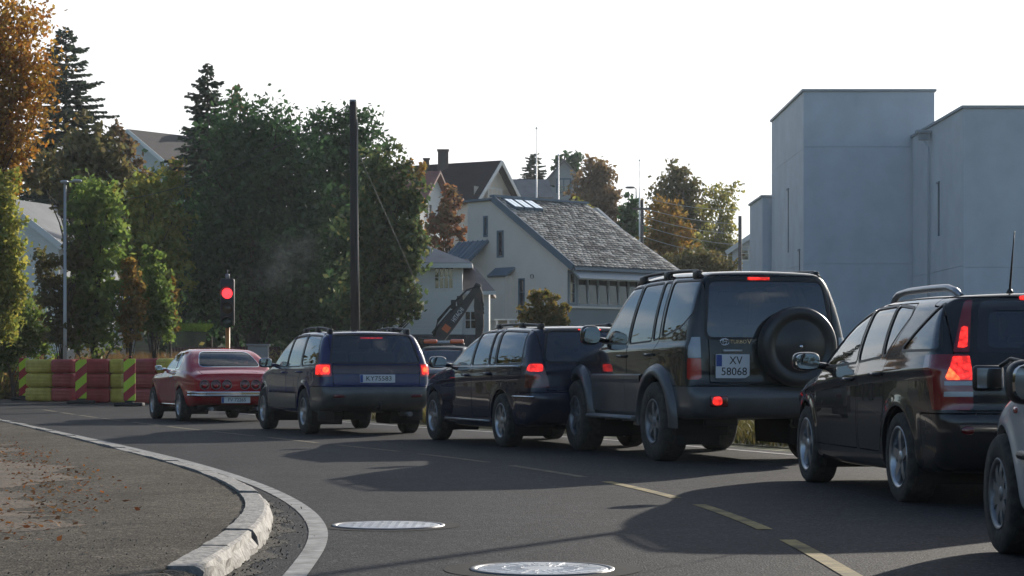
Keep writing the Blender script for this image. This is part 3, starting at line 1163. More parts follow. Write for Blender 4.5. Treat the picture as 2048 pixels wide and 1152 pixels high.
def leafmat(name, cols, trans=0.35, rough=0.55):
    """leaf colours picked leaf by leaf, light passes through"""
    if name in MATS:
        return MATS[name]
    m = D.materials.new(name)
    m.use_nodes = True
    n, l = m.node_tree.nodes, m.node_tree.links
    n.clear()
    o = n.new('ShaderNodeOutputMaterial')
    ge = n.new('ShaderNodeNewGeometry')
    cr = n.new('ShaderNodeValToRGB')
    e = cr.color_ramp.elements
    while len(e) < len(cols):
        e.new(0.5)
    for i, c in enumerate(cols):
        e[i].position = i / max(1, len(cols) - 1)
        e[i].color = (*c, 1)
    l.new(ge.outputs['Random Per Island'], cr.inputs['Fac'])
    tc = n.new('ShaderNodeTexCoord'); ns = n.new('ShaderNodeTexNoise'); ns.inputs['Scale'].default_value = 0.55; ns.inputs['Detail'].default_value = 3
    l.new(tc.outputs['Object'], ns.inputs['Vector'])
    mr = n.new('ShaderNodeMapRange'); mr.inputs['From Min'].default_value = 0.3; mr.inputs['From Max'].default_value = 0.7
    mr.inputs['To Min'].default_value = 0.58; mr.inputs['To Max'].default_value = 1.45
    l.new(ns.outputs['Fac'], mr.inputs['Value'])
    hv = n.new('ShaderNodeHueSaturation')
    l.new(cr.outputs['Color'], hv.inputs['Color']); l.new(mr.outputs['Result'], hv.inputs['Value'])
    d = n.new('ShaderNodeBsdfDiffuse'); t = n.new('ShaderNodeBsdfTranslucent'); g = n.new('ShaderNodeBsdfGlossy')
    g.inputs['Roughness'].default_value = rough; g.inputs['Color'].default_value = (0.5, 0.5, 0.5, 1)
    mx = n.new('ShaderNodeMixShader'); mx.inputs['Fac'].default_value = trans
    m2 = n.new('ShaderNodeMixShader'); m2.inputs['Fac'].default_value = 0.05
    l.new(hv.outputs['Color'], d.inputs['Color']); l.new(hv.outputs['Color'], t.inputs['Color'])
    l.new(d.outputs['BSDF'], mx.inputs[1]); l.new(t.outputs['BSDF'], mx.inputs[2])
    l.new(mx.outputs['Shader'], m2.inputs[1]); l.new(g.outputs['BSDF'], m2.inputs[2])
    l.new(m2.outputs['Shader'], o.inputs['Surface'])
    MATS[name] = m
    return m


M_LITTER = leafmat('leaf_litter', [(0.20, 0.06, 0.02), (0.30, 0.11, 0.03), (0.24, 0.13, 0.05), (0.14, 0.075, 0.035)], 0.4)
pts = []
lk = resample(KP, 0.1)
lo_ = offset(lk, -1.0) - lk
for _ in range(9000):
    i = RNG.integers(0, len(lk))
    if not 8 < lk[i, 1] < 40:
        continue
    q = lk[i] + lo_[i] * (1.25 + RNG.normal(0, 0.22) if RNG.random() < 0.45 else 1.2 + 2.6 * RNG.random() ** 1.3) + RNG.normal(0, 0.04, 2)
    pts.append((q[0], q[1], 0.116))
scatter('leaf_litter', pts, 0.016, M_LITTER)
M_GRIT = pbr('grit', (0.16, 0.145, 0.12), 1.0, var=0.5, vscale=3)
pts = []
while len(pts) < 900:
    px, py = RNG.uniform(0, 560), 860 + 292 * RNG.random() ** 0.6
    X, Y = gp(px, py, 0.112)
    kx = np.interp(Y, KP[:, 1], KP[:, 0])
    if X < kx - 0.18:
        pts.append((X, Y, 0.113))
scatter('grit', pts, 0.0035, M_GRIT, 0.6, 0.7)
pts = []
for _ in range(900):
    q = gk[RNG.integers(0, len(gk))]
    X = q[0] + abs(RNG.normal(0.05, 0.09)) + 0.02
    pts.append((X, q[1] + RNG.normal(0, 0.08), 0.010))
scatter('gutter_grit', pts, 0.006, M_GRIT, 0.6, 0.7)

# bare brown soil where the island is not paved
sk = resample(KP, 0.12)
sk = sk[(sk[:, 1] > 7) & (sk[:, 1] < 60)]
ns_ = len(sk)
so = offset(sk, -1.0) - sk
ed = 1.32 + np.convolve(RNG.normal(0, 0.32, ns_), np.ones(5) / 5, 'same') + 0.12 * np.sin(np.arange(ns_) * 0.13)
near_, far_ = sk + so * ed[:, None], sk + so * (ed + 1.0)[:, None]
far2 = sk + so * 14.0
setp(mk('bare_soil', [(x, y, 0.1135) for x, y in near_] + [(x, y, 0.125) for x, y in far_] + [(x, y, 0.13) for x, y in far2],
        [(r_ * ns_ + i, r_ * ns_ + i + 1, (r_ + 1) * ns_ + i + 1, (r_ + 1) * ns_ + i) for r_ in range(2) for i in range(ns_ - 1)],
        pbr('brown_soil', (0.072, 0.050, 0.033), 1.0, var=0.45, vscale=2.2, dirt=(0.095, 0.068, 0.045), bump=1.0, bscale=30)), kind='structure')

# worn strip of dead grass on the island
M_DEAD = leafmat('dead_grass', [(0.13, 0.085, 0.04), (0.10, 0.06, 0.03), (0.16, 0.10, 0.045), (0.09, 0.075, 0.03)], 0.35)
M_VERGE = leafmat('verge_grass', [(0.12, 0.11, 0.03), (0.20, 0.15, 0.05), (0.09, 0.11, 0.03), (0.22, 0.17, 0.07)], 0.4)


def blades(name, pts, h, w, mat, lean=0.35):
    n = len(pts)
    p = np.asarray(pts)
    ang = RNG.uniform(0, 2 * np.pi, n)
    hh = h * RNG.uniform(0.5, 1.25, n)
    u = np.stack([np.cos(ang), np.sin(ang), np.zeros(n)], 1) * w
    la = RNG.normal(0, lean, (n, 2))
    tip = p + np.stack([la[:, 0] * hh, la[:, 1] * hh, hh], 1)
    mid = p + np.stack([la[:, 0] * hh * 0.3, la[:, 1] * hh * 0.3, hh * 0.55], 1)
    V = np.stack([p - u, p + u, mid + u * 0.8, tip, mid - u * 0.8], 1).reshape(-1, 3)
    i = np.arange(n) * 5
    F_ = np.concatenate([np.stack([i, i + 1, i + 2], 1), np.stack([i, i + 2, i + 4], 1), np.stack([i + 4, i + 2, i + 3], 1)])
    return setp(mk(name, V, F_, mat), kind='stuff')


# grass verge beyond the queue
vg = [p for p in resample(RP, 0.5) if 9 < p[1] < 43]
va = offset(np.array(vg), 0.55)
vb_ = offset(np.array(vg), 3.2)
vmid = offset(np.array(vg), 1.4)
n_ = len(vg)
V = [(x, y, 0.01) for x, y in va] + [(x, y, 0.13) for x, y in vmid] + [(x, y, 0.16) for x, y in vb_] + [(x + (x2 - x) * 1.2, y + (y2 - y) * 1.2, 0.0) for (x, y), (x2, y2) in zip(va, vb_)]
Fv = [(r_ * n_ + i, (r_ + 1) * n_ + i, (r_ + 1) * n_ + i + 1, r_ * n_ + i + 1) for r_ in range(3) for i in range(n_ - 1)]
setp(mk('grass_verge', V, Fv, M_SOIL, smooth=True), kind='structure')
pts = []
for _ in range(16000):
    i = RNG.integers(0, n_ - 1)
    t = RNG.random(); s_ = RNG.random() ** 1.3
    a = np.array(va[i]) * (1 - t) + np.array(va[i + 1]) * t
    b = np.array(vb_[i]) * (1 - t) + np.array(vb_[i + 1]) * t
    q = a * (1 - s_) + b * s_
    pts.append((q[0], q[1], 0.02 + 0.13 * min(1, s_ * 2.5)))
blades('verge_grass', pts, 0.22, 0.012, M_VERGE, 0.45)
# pale footpath strip behind the verge
fp = np.array(vg)
setp(strip('footpath', offset(fp, 5.2), 2.4, 0.006, asphalt('path_asphalt', (0.075, 0.075, 0.078), (0.10, 0.098, 0.096), 2.0, 0.9)), kind='structure')

# manhole covers: iron frame, cover, cast relief
M_IRON = pbr('worn_cast_iron', (0.35, 0.36, 0.38), 0.34, 0.75, var=0.3, vscale=14, rvar=0.08)
M_IRONF = pbr('iron_frame', (0.16, 0.16, 0.17), 0.5, 0.7)


def manhole(px, py, label, ribs):
    X, Y = gp(px, py)
    t = thing('manhole_cover', label, 'manhole cover', (X, Y, 0.0), group='manhole covers in the road')
    MB().lathe([(0.335, 0.001), (0.335, 0.0125), (0.315, 0.0135), (0.310, 0.004)], 48).build('frame', M_IRONF, t)
    MB().lathe([(0.335, 0.0072), (0.43 + 0.03 * ribs, 0.0066)], 40).build('asphalt_collar', pbr('collar_asphalt', (0.022, 0.022, 0.024), 0.9, spec=0.1, var=0.4, vscale=14), t)
    c = MB().lathe([(0.0, 0.0125), (0.296, 0.0125), (0.304, 0.010), (0.306, 0.002)], 48).build('cover', M_IRON, t)
    m = MB()
    if ribs:
        for k in range(24):
            a = 2 * math.pi * k / 24
            for (r0, r1) in ((0.10, 0.17), (0.19, 0.275)):
                M_ = Matrix.Rotation(a + (0.13 if r0 > 0.15 else 0), 4, 'Z')
                m.box((r0, -0.008, 0.0115), (r1, 0.008, 0.0138), M_, 0.001)
    else:
        for i in range(-5, 6):
            for j in range(-5, 6):
                if 0.05 < math.hypot(i, j) * 0.052 < 0.27:
                    m.box((i * 0.052 - 0.014, j * 0.052 - 0.014, 0.0115), (i * 0.052 + 0.014, j * 0.052 + 0.014, 0.0132), None, 0.002)
    setp(m.build('relief', M_IRON, t), kind='stuff')
    return t


manhole(777, 1053, 'worn iron manhole cover beside the curved white line, the farther of the two', False)
manhole(1085, 1141, 'ribbed iron manhole cover in the road, the nearer of the two', True)
# ------------------------------------------------------------------ buildings
def siding(name, col, pitch=0.15, dirt=0.08, rough=0.7, vert=False, amt=0.5):
    """painted boarding: fine lap relief and slight weathering"""
    if name in MATS:
        return MATS[name]
    m = pbr(name, col, rough, var=dirt, vscale=0.9, dirt=col)
    n, l = m.node_tree.nodes, m.node_tree.links
    tc = n.new('ShaderNodeTexCoord'); sp = n.new('ShaderNodeSeparateXYZ')
    mu = n.new('ShaderNodeMath'); mu.operation = 'MULTIPLY'; mu.inputs[1].default_value = 1 / pitch
    fr = n.new('ShaderNodeMath'); fr.operation = 'FRACT'
    l.new(tc.outputs['Object'], sp.inputs[0])
    if vert:
        ad = n.new('ShaderNodeMath'); ad.operation = 'ADD'
        l.new(sp.outputs['X'], ad.inputs[0]); l.new(sp.outputs['Y'], ad.inputs[1]); l.new(ad.outputs[0], mu.inputs[0])
    else:
        l.new(sp.outputs['Z'], mu.inputs[0])
    l.new(mu.outputs[0], fr.inputs[0])
    bp = n.new('ShaderNodeBump'); bp.inputs['Strength'].default_value = amt; bp.inputs['Distance'].default_value = 0.03
    l.new(fr.outputs[0], bp.inputs['Height']); l.new(bp.outputs['Normal'], n['Principled BSDF'].inputs['Normal'])
    return m


M_PANE = pbr('house_pane', (0.02, 0.025, 0.03), 0.03, spec=0.9)
M_FRAMEW = pbr('white_frame', (0.62, 0.63, 0.63), 0.5)
M_FRAMEB = pbr('blue_grey_frame', (0.10, 0.15, 0.20), 0.5)
M_DARKF = pbr('dark_frame', (0.05, 0.055, 0.06), 0.5)
V3 = Vector


class House:
    """walls with real openings, framed windows, roof slabs; drawn in world coordinates, stored relative to the base"""
    def __init__(s, name, label, cat, base, group=None):
        s.o = thing(name, label, cat, base, 0, group)
        s.b = V3(base)

    def put(s, mb, name, mat, parent=None):
        mb.v = [tuple(V3(p) - s.b) for p in mb.v]
        return mb.build(name, mat, parent or s.o)

    def wall(s, name, p0, p1, z0, z1, mat, ops=(), top=None, th=0.18, fmat=None, pmat=None):
        """wall from p0 to p1 seen with p0 on the left; ops = (u, z, w, h, nx, ny) windows; top = extra outline (u, z) above z1"""
        p0, p1 = V3((*p0, 0)), V3((*p1, 0))
        U = (p1 - p0); L = U.length; U.normalize()
        N = V3((U.y, -U.x, 0))
        P = lambda u, z, o=0.0: p0 + U * u + V3((0, 0, z)) + N * o
        us = sorted({0.0, L, *[o[0] for o in ops], *[o[0] + o[2] for o in ops]})
        zs = sorted({z0, z1, *[o[1] for o in ops], *[o[1] + o[3] for o in ops]})
        m = MB()
        for i in range(len(us) - 1):
            for j in range(len(zs) - 1):
                uc, zc = (us[i] + us[i + 1]) / 2, (zs[j] + zs[j + 1]) / 2
                if any(o[0] < uc < o[0] + o[2] and o[1] < zc < o[1] + o[3] for o in ops):
                    continue
                m.add([P(us[i], zs[j]), P(us[i + 1], zs[j]), P(us[i + 1], zs[j + 1]), P(us[i], zs[j + 1])], [(0, 1, 2, 3)])
        m.add([P(0, z0, -th), P(L, z0, -th), P(L, z1, -th), P(0, z1, -th)], [(3, 2, 1, 0)])
        e0 = 0.004
        m.add([P(e0, z0, -e0), P(e0, z1, -e0), P(e0, z1, -th), P(e0, z0, -th)], [(0, 1, 2, 3)])
        m.add([P(L - e0, z0, -e0), P(L - e0, z1, -e0), P(L - e0, z1, -th), P(L - e0, z0, -th)], [(3, 2, 1, 0)])
        if top:
            pts = [P(u, z) for u, z in top]; n = len(pts)
            q = [P(u, z, -th) for u, z in top]
            m.add(pts + q, [tuple(range(n)), tuple(reversed(range(n, 2 * n)))] + [(i, n + i, n + (i + 1) % n, (i + 1) % n) for i in range(n)])
        for (u, z, w, h, *_) in ops:
            c = [(u, z), (u + w, z), (u + w, z + h), (u, z + h)]
            for k in range(4):
                a, b = c[k], c[(k + 1) % 4]
                m.add([P(*a), P(*b), P(*b, -th), P(*a, -th)], [(0, 1, 2, 3)])
        wl_ = s.put(m, name, mat)
        for o in ops:
            u, z, w, h = o[:4]
            nx, ny = (o[4], o[5]) if len(o) > 5 else (1, 1)
            fw = o[6] if len(o) > 6 else 0.07
            f = MB()
            def bar(u0, z0_, u1, z1_, a=-0.09, b=0.025):
                f.add([P(u0, z0_, a), P(u1, z0_, a), P(u1, z1_, a), P(u0, z1_, a), P(u0, z0_, b), P(u1, z0_, b), P(u1, z1_, b), P(u0, z1_, b)],
                      [(0, 1, 2, 3), (7, 6, 5, 4), (0, 4, 5, 1), (1, 5, 6, 2), (2, 6, 7, 3), (3, 7, 4, 0)])
            e = 0.003
            bar(u - fw * 0.6, z - fw * 0.6, u + w + fw * 0.6, z + fw * 0.5)
            bar(u - fw * 0.6, z + h - fw * 0.5, u + w + fw * 0.6, z + h + fw * 0.6)
            bar(u - fw * 0.6, z + fw * 0.5, u + fw * 0.5, z + h - fw * 0.5)
            bar(u + w - fw * 0.5, z + fw * 0.5, u + w + fw * 0.6, z + h - fw * 0.5)
            for k in range(1, nx):
                x = u + w * k / nx
                bar(x - fw * 0.4, z + fw * 0.5, x + fw * 0.4, z + h - fw * 0.5, -0.08, 0.015)
            for k in range(1, ny):
                y = z + h * k / ny
                bar(u + fw * 0.5, y - fw * 0.3, u + w - fw * 0.5, y + fw * 0.3, -0.07, 0.01)
            fr = s.put(f, 'window', fmat or M_FRAMEW)
            for i in range(nx):
                for j in range(ny):
                    a0, a1 = u + w * i / nx + 0.01, u + w * (i + 1) / nx - 0.01
                    b0, b1 = z + h * j / ny + 0.01, z + h * (j + 1) / ny - 0.01
                    tilt_ = o[7] if len(o) > 7 else 0.0
                    tl_, bl_ = 0.06 + tilt_ * 0.35, 0.06 - tilt_ * 0.5
                    g = MB().add([P(a0, b0, -bl_), P(a1, b0, -bl_), P(a1, b1, -tl_), P(a0, b1, -tl_), P(a0, b0, -bl_ - 0.015), P(a1, b0, -bl_ - 0.015), P(a1, b1, -tl_ - 0.015), P(a0, b1, -tl_ - 0.015)],
                                 [(0, 1, 2, 3), (7, 6, 5, 4), (0, 4, 5, 1), (1, 5, 6, 2), (2, 6, 7, 3), (3, 7, 4, 0)])
                    s.put(g, 'pane', pmat or M_PANE, fr)
        return wl_

    def slab(s, name, corners, th, mat, parent=None):
        c = [V3(p) for p in corners]
        n = (c[1] - c[0]).cross(c[3] - c[0]).normalized()
        if n.z < 0:
            n = -n
        v = c + [p - n * th for p in c]
        k = len(c)
        f = [tuple(range(k)), tuple(reversed(range(k, 2 * k)))] + [(i, k + i, k + (i + 1) % k, (i + 1) % k) for i in range(k)]
        return s.put(MB().add(v, f), name, mat, parent)

    def bar(s, name, a, b, w, h, mat, parent=None):
        """rectangular beam from a to b"""
        a, b = V3(a), V3(b)
        t = (b - a).normalized()
        sd = t.cross(V3((0, 0, 1)))
        sd = sd.normalized() if sd.length > 1e-4 else V3((1, 0, 0))
        up = sd.cross(t)
        v = []
        for p in (a, b):
            for (x, y) in ((-1, -1), (1, -1), (1, 1), (-1, 1)):
                v.append(p + sd * x * w / 2 + up * y * h / 2)
        f = [(3, 2, 1, 0), (4, 5, 6, 7)] + [(i, (i + 1) % 4, 4 + (i + 1) % 4, 4 + i) for i in range(4)]
        return s.put(MB().add(v, f), name, mat, parent)


def gable_house(label, c, along, length, width, z_eave, z_ridge, wall_m, roof_m, ops_front=(), ops_side=(), over=0.4, group=None, chimneys=(), base=None, fmat=None, name='house', trim=None):
    """gable facing -along; c = middle of the gable foot; along = unit vector of the ridge, going away"""
    al = V3((*along, 0)).normalized()
    rt = V3((al.y, -al.x, 0))                     # to the right when looking along
    cx = V3((c[0], c[1], 0))
    z0 = (float(hill(np.array(c[0]), np.array(c[1]))) if base is None else base) - 0.5
    H = House(name, label, 'house', (c[0], c[1], z0), group)
    a, b = cx - rt * width / 2, cx + rt * width / 2
    d_, e = b + al * length, a + al * length
    xy = lambda p: (p.x, p.y)
    H.wall('wall', xy(a), xy(b), z0, z_eave, wall_m, ops_front, [(0.0, z_eave), (width, z_eave), (width / 2, z_ridge)], fmat=fmat)
    H.wall('wall', xy(b), xy(d_), z0, z_eave, wall_m, ops_side, fmat=fmat)
    H.wall('wall', xy(d_), xy(e), z0, z_eave, wall_m, (), [(0.0, z_eave), (width, z_eave), (width / 2, z_ridge)])
    H.wall('wall', xy(e), xy(a), z0, z_eave, wall_m, ())
    sl = (z_ridge - z_eave) / (width / 2)
    for sgn in (1, -1):
        r0 = cx - al * over + V3((0, 0, z_ridge + 0.16)); r1 = cx + al * (length + over) + V3((0, 0, z_ridge + 0.16))
        o = rt * sgn * (width / 2 + over) + V3((0, 0, -(sl * (width / 2 + over))))
        q = rt * sgn * 0.001
        rf = H.slab('roof', [r0 + q, r1 + q, r1 + o, r0 + o], 0.14, roof_m)
        if trim:
            H.bar('barge_board', r0 - al * 0.03 + V3((0, 0, -0.12)), r0 + o - al * 0.03 + V3((0, 0, -0.12)), 0.05, 0.26, trim, rf)
    for (t, u, w, h) in chimneys:
        p = cx + al * t + rt * u
        zb = z_ridge - abs(u) * sl - 0.3
        m = MB().box((p.x - w / 2, p.y - w / 2, zb), (p.x + w / 2, p.y + w / 2, z_ridge + h))
        m.box((p.x - w / 2 - 0.06, p.y - w / 2 - 0.06, z_ridge + h), (p.x + w / 2 + 0.06, p.y + w / 2 + 0.06, z_ridge + h + 0.1))
        H.put(m, 'chimney', pbr('chimney_dark', (0.05, 0.045, 0.042), 0.9, var=0.2))
    return H, al, rt, cx


# --- the big grey building on the right
M_RENDER = siding('grey_cladding', (0.44, 0.48, 0.54), 0.6, 0.10, 0.6, True, 0.12)
M_RENDER2 = siding('grey_cladding_pale', (0.50, 0.525, 0.56), 0.6, 0.10, 0.6, True, 0.12)
M_COPING = pbr('dark_coping', (0.27, 0.30, 0.33), 0.5)
GB_ = 'blocks of the grey building'


def grey_block(label, xa, xb, ya, yb, h, joints_front, joints_left, slits=(), colx=(), mat_l=None):
    """block with its front at ya and its left side at xa; clad in panels with open joints"""
    H = House('grey_building', label, 'building', (xa, ya, 0), GB_)
    core = MB().box((xa + 0.06, ya + 0.06, -0.3), (xb - 0.06, yb - 0.06, h - 0.05))
    H.put(core, 'wall', pbr('joint_shade', (0.30, 0.32, 0.35), 0.8))
    g = 0.009
    zz = [0.0] + list(joints_front) + [h]
    xx = [xa] + [x for x in colx if xa < x < xb] + [xb]
    for i in range(len(zz) - 1):
        for j in range(len(xx) - 1):
            H.put(MB().box((xx[j] + (g / 2 if j else 0), ya, zz[i] + (g if i else 0)), (xx[j + 1] - (g / 2 if j < len(xx) - 2 else 0), ya + 0.05, zz[i + 1])), 'facade_panel', M_RENDER)
    zz = [0.0] + list(joints_left) + [h]
    for i in range(len(zz) - 1):
        cuts = [q for q in slits if q[1] < zz[i + 1] and q[2] > zz[i]]
        ys = sorted({ya + 0.055, yb, *[q[0] - 0.17 for q in cuts], *[q[0] + 0.17 for q in cuts]})
        for j in range(len(ys) - 1):
            mid = (ys[j] + ys[j + 1]) / 2
            sl_ = [q for q in cuts if abs(q[0] - mid) < 0.16]
            segs = [(zz[i] + (g if i else 0), zz[i + 1])]
            if sl_:
                q = sl_[0]
                segs = [(zz[i] + (g if i else 0), max(zz[i], q[1])), (min(zz[i + 1], q[2]), zz[i + 1])]
            for (u, v) in segs:
                if v - u > 0.03:
                    H.put(MB().box((xa, ys[j], u), (xa + 0.05, ys[j + 1], v)), 'facade_panel', mat_l or M_RENDER2)
    for (y, z0, z1) in slits:
        w = MB().box((xa + 0.045, y - 0.165, z0 + 0.002), (xa + 0.058, y + 0.165, z1 - 0.002))
        f = H.put(w, 'pane', M_PANE)
        fr = MB()
        for (p, q) in (((xa + 0.0, y - 0.168, z0), (xa + 0.057, y - 0.12, z1)), ((xa + 0.0, y + 0.12, z0), (xa + 0.057, y + 0.168, z1)), ((xa - 0.05, y - 0.20, z1), (xa + 0.05, y + 0.20, z1 + 0.05))):
            fr.box(p, q)
        H.put(fr, 'window', pbr('slit_frame', (0.22, 0.25, 0.29), 0.5))
    cp = MB().box((xa - 0.06, ya - 0.06, h), (xb + 0.06, yb + 0.06, h + 0.08))
    H.put(cp, 'roof_coping', M_COPING)
    return H


grey_block('tall grey clad block with a flat roof, highest block of the grey building', 9.72, 14.08, 70.0, 78.6, 10.2, [4.45, 8.35], [4.45, 8.30], [(73.9, 5.05, 7.25), (71.0, 3.6, 4.95)])
grey_block('lower grey clad block at the right edge with a slit window in its side', 13.33, 24.0, 62.0, 69.9, 8.65, [3.95], [4.0], [(65.6, 5.1, 6.75)])
grey_block('low grey annex at the left end of the tall grey block', 9.40, 12.0, 78.8, 83.0, 7.4, [4.4], [4.4])
# rain spout at the roof step
H = thing('rain_spout', 'small dark rain spout at the roof step of the grey building', 'spout', (12.95, 66.8, 8.45))
MB().box((-0.1, -0.18, 0), (0.34, 0.18, 0.09)).box((-0.02, -0.1, -0.22), (0.3, 0.1, 0.003)).build('hopper', M_COPING, H)
MB().tube([(0.15, 0, -0.2), (0.3, 0.05, -0.5), (0.3, 0.05, -8.2)], 0.04, 8).build('down_pipe', M_RENDER, H)

# --- beige building with the big slate roof
M_BEIGE = siding('beige_boarding', (0.72, 0.655, 0.59), 0.14, 0.05, 0.75, True, 0.35)
M_SLATEB = siding('blue_metal_roof', (0.10, 0.15, 0.21), 0.45, 0.12, 0.4, True, 0.6)
M_BLUEW = siding('blue_grey_boarding', (0.15, 0.19, 0.22), 0.14, 0.08, 0.75, True, 0.35)
C0 = V3((2.38, 90.0, 0))
D1 = V3((-0.68, 0.733, 0)).normalized()       # along the gabled side, going left and away
D2 = V3((0.733, 0.68, 0)).normalized()        # along the glazed side, going right and away
BH = House('office_building', 'beige office building with a broad slate roof, skylights and a window band', 'building', (C0.x, C0.y, 0))
xy = lambda p: (p.x, p.y)
e_l, e_r, zE, zR = 6.45, 6.4, 5.55, 8.45
PL = C0 + D1 * e_l
Lw = e_l
# gabled side, p0 on the left
top = [(0.0, 5.2), (Lw, 5.2), (Lw, zE), (Lw - 4.55, zR), (0.0, zR)]
ops = [(Lw - 4.30, 6.30, 0.30, 1.05, 1, 1, 0.10), (Lw - 5.10, 7.2, 0.16, 0.80, 1, 1, 0.05)]
# openings above z1 belong to the outline, so lay the wall in two courses
BH.wall('wall', xy(PL), xy(C0), -0.3, 5.2, M_BEIGE, [(2.55, 1.0, 0.75, 1.75, 2, 1, 0.07), (3.40, 3.15, 0.34, 1.75, 1, 3, 0.06)], fmat=M_FRAMEB)
Ng = V3((-D1.y, D1.x, 0)) * -1
U_ = -D1


def beige_up():
    # upper outline cut round two slit windows
    a = [(0.0, 5.2), (1.12, 5.2), (1.12, zR), (0.0, zR)]
    pieces = [a, [(1.12, 5.2), (1.32, 5.2), (1.32, 6.9), (1.12, 6.9)], [(1.12, 7.75), (1.32, 7.75), (1.32, zR), (1.12, zR)],
              [(1.32, 5.2), (2.02, 5.2), (2.02, zR - 0.03), (1.90, zR), (1.32, zR)],
              [(2.02, 5.2), (2.36, 5.2), (2.36, 5.95), (2.02, 5.95)], [(2.02, 7.05), (2.36, 7.05), (2.36, zE + (Lw - 2.36) * (zR - zE) / 4.55), (2.02, zE + (Lw - 2.02) * (zR - zE) / 4.55)],
              [(2.36, 5.2), (Lw, 5.2), (Lw, zE), (2.36, zE + (Lw - 2.36) * (zR - zE) / 4.55)]]
    m = MB()
    No = V3((U_.y, -U_.x, 0))
    for p in pieces:
        v = [PL + U_ * u + V3((0, 0, z)) for u, z in p]
        q = [w - No * 0.18 for w in v]
        n = len(p)
        m.add(v + q, [tuple(range(n)), tuple(reversed(range(n, 2 * n)))] + [(i, n + i, n + (i + 1) % n, (i + 1) % n) for i in range(n)])
    BH.put(m, 'wall', M_BEIGE)
    for (u0, u1, z0, z1) in ((1.12, 1.32, 6.9, 7.75), (2.02, 2.36, 5.95, 7.05)):
        P = lambda u, z, o: PL + U_ * u + V3((0, 0, z)) + No * o
        f = MB()
        for (a0, b0, a1, b1) in ((u0 - .05, z0 - .05, u1 + .05, z0 + .03), (u0 - .05, z1 - .03, u1 + .05, z1 + .05), (u0 - .05, z0 + .03, u0 + .04, z1 - .03), (u1 - .04, z0 + .03, u1 + .05, z1 - .03)):
            f.add([P(a0, b0, -.09), P(a1, b0, -.09), P(a1, b1, -.09), P(a0, b1, -.09), P(a0, b0, .025), P(a1, b0, .025), P(a1, b1, .025), P(a0, b1, .025)],
                  [(0, 1, 2, 3), (7, 6, 5, 4), (0, 4, 5, 1), (1, 5, 6, 2), (2, 6, 7, 3), (3, 7, 4, 0)])
        w = BH.put(f, 'window', M_FRAMEB)
        BH.put(MB().add([P(u0 + .02, z0 + .02, -.06), P(u1 - .02, z0 + .02, -.06), P(u1 - .02, z1 - .02, -.06), P(u0 + .02, z1 - .02, -.06)], [(0, 1, 2, 3)]), 'pane', M_PANE, w)


beige_up()
# glazed side: blue grey below, a band of windows under the eave
CR = C0 + D2 * e_r
L2 = e_r
BH.wall('wall', xy(C0), xy(CR), -0.3, 3.62, M_BLUEW, [(1.15, 0.5, 0.75, 1.75, 1, 2, 0.06), (2.35, 0.1, 0.95, 2.2, 2, 1, 0.06), (3.9, 0.9, 1.2, 1.4, 2, 1, 0.06)], fmat=M_FRAMEB)
BH.wall('wall', xy(C0), xy(CR), 3.62, 5.2, M_BLUEW, [(0.62, 3.72, L2 - 0.72, 1.38, 9, 1, 0.075, 0.10), (0.12, 3.8, 0.34, 1.25, 1, 3, 0.05)], fmat=pbr('band_frame', (0.20, 0.25, 0.29), 0.5))
BH.bar('sill', C0 + V3((0, 0, 3.62)) - Ng * 0.0 + V3((D2.y, -D2.x, 0)) * 0.06, CR + V3((0, 0, 3.62)) + V3((D2.y, -D2.x, 0)) * 0.06, 0.10, 0.09, pbr('pale_sill', (0.45, 0.47, 0.48), 0.5))
BH.wall('wall', xy(CR), xy(CR + D1 * e_l), -0.3, 5.4, M_BEIGE, (), [(0, 5.4), (e_l, 5.4), (e_l, zR), (4.5, zR)])
BH.wall('wall', xy(CR + D1 * e_l), xy(PL), -0.3, zR, M_BEIGE)
# roof: eave slightly over the glazed side
n2 = V3((D2.y, -D2.x, 0))
dr = (zR - zE) / 4.55
EL = C0 - D2 * 0.15 - D1 * 0.55 + V3((0, 0, zE - 0.55 * dr + 0.14))
ER = C0 + D2 * (e_r + 0.25) - D1 * 0.55 + V3((0, 0, zE - 0.55 * dr + 0.14))
RL = C0 - D2 * 0.15 + D1 * 4.55 + V3((0, 0, zR + 0.14))
RR = C0 + D2 * (e_r - 0.7) + D1 * 4.55 + V3((0, 0, zR + 0.14))
M_SLATE = leafmat  # replaced below


def slatemat():
    m = D.materials.new('slate')
    m.use_nodes = True
    n, l = m.node_tree.nodes, m.node_tree.links
    b = n['Principled BSDF']
    ge = n.new('ShaderNodeNewGeometry'); cr = n.new('ShaderNodeValToRGB')
    e = cr.color_ramp.elements
    e[0].color = (0.09, 0.085, 0.078, 1); e[1].color = (0.66, 0.61, 0.54, 1)
    e.new(0.5).color = (0.30, 0.275, 0.24, 1)
    l.new(ge.outputs['Random Per Island'], cr.inputs['Fac']); l.new(cr.outputs['Color'], b.inputs['Base Color'])
    b.inputs['Roughness'].default_value = 0.5
    return m


M_SLATE = slatemat()
roof = BH.slab('roof', [RL, RR, ER, EL], 0.12, pbr('roof_board', (0.09, 0.12, 0.15), 0.6))
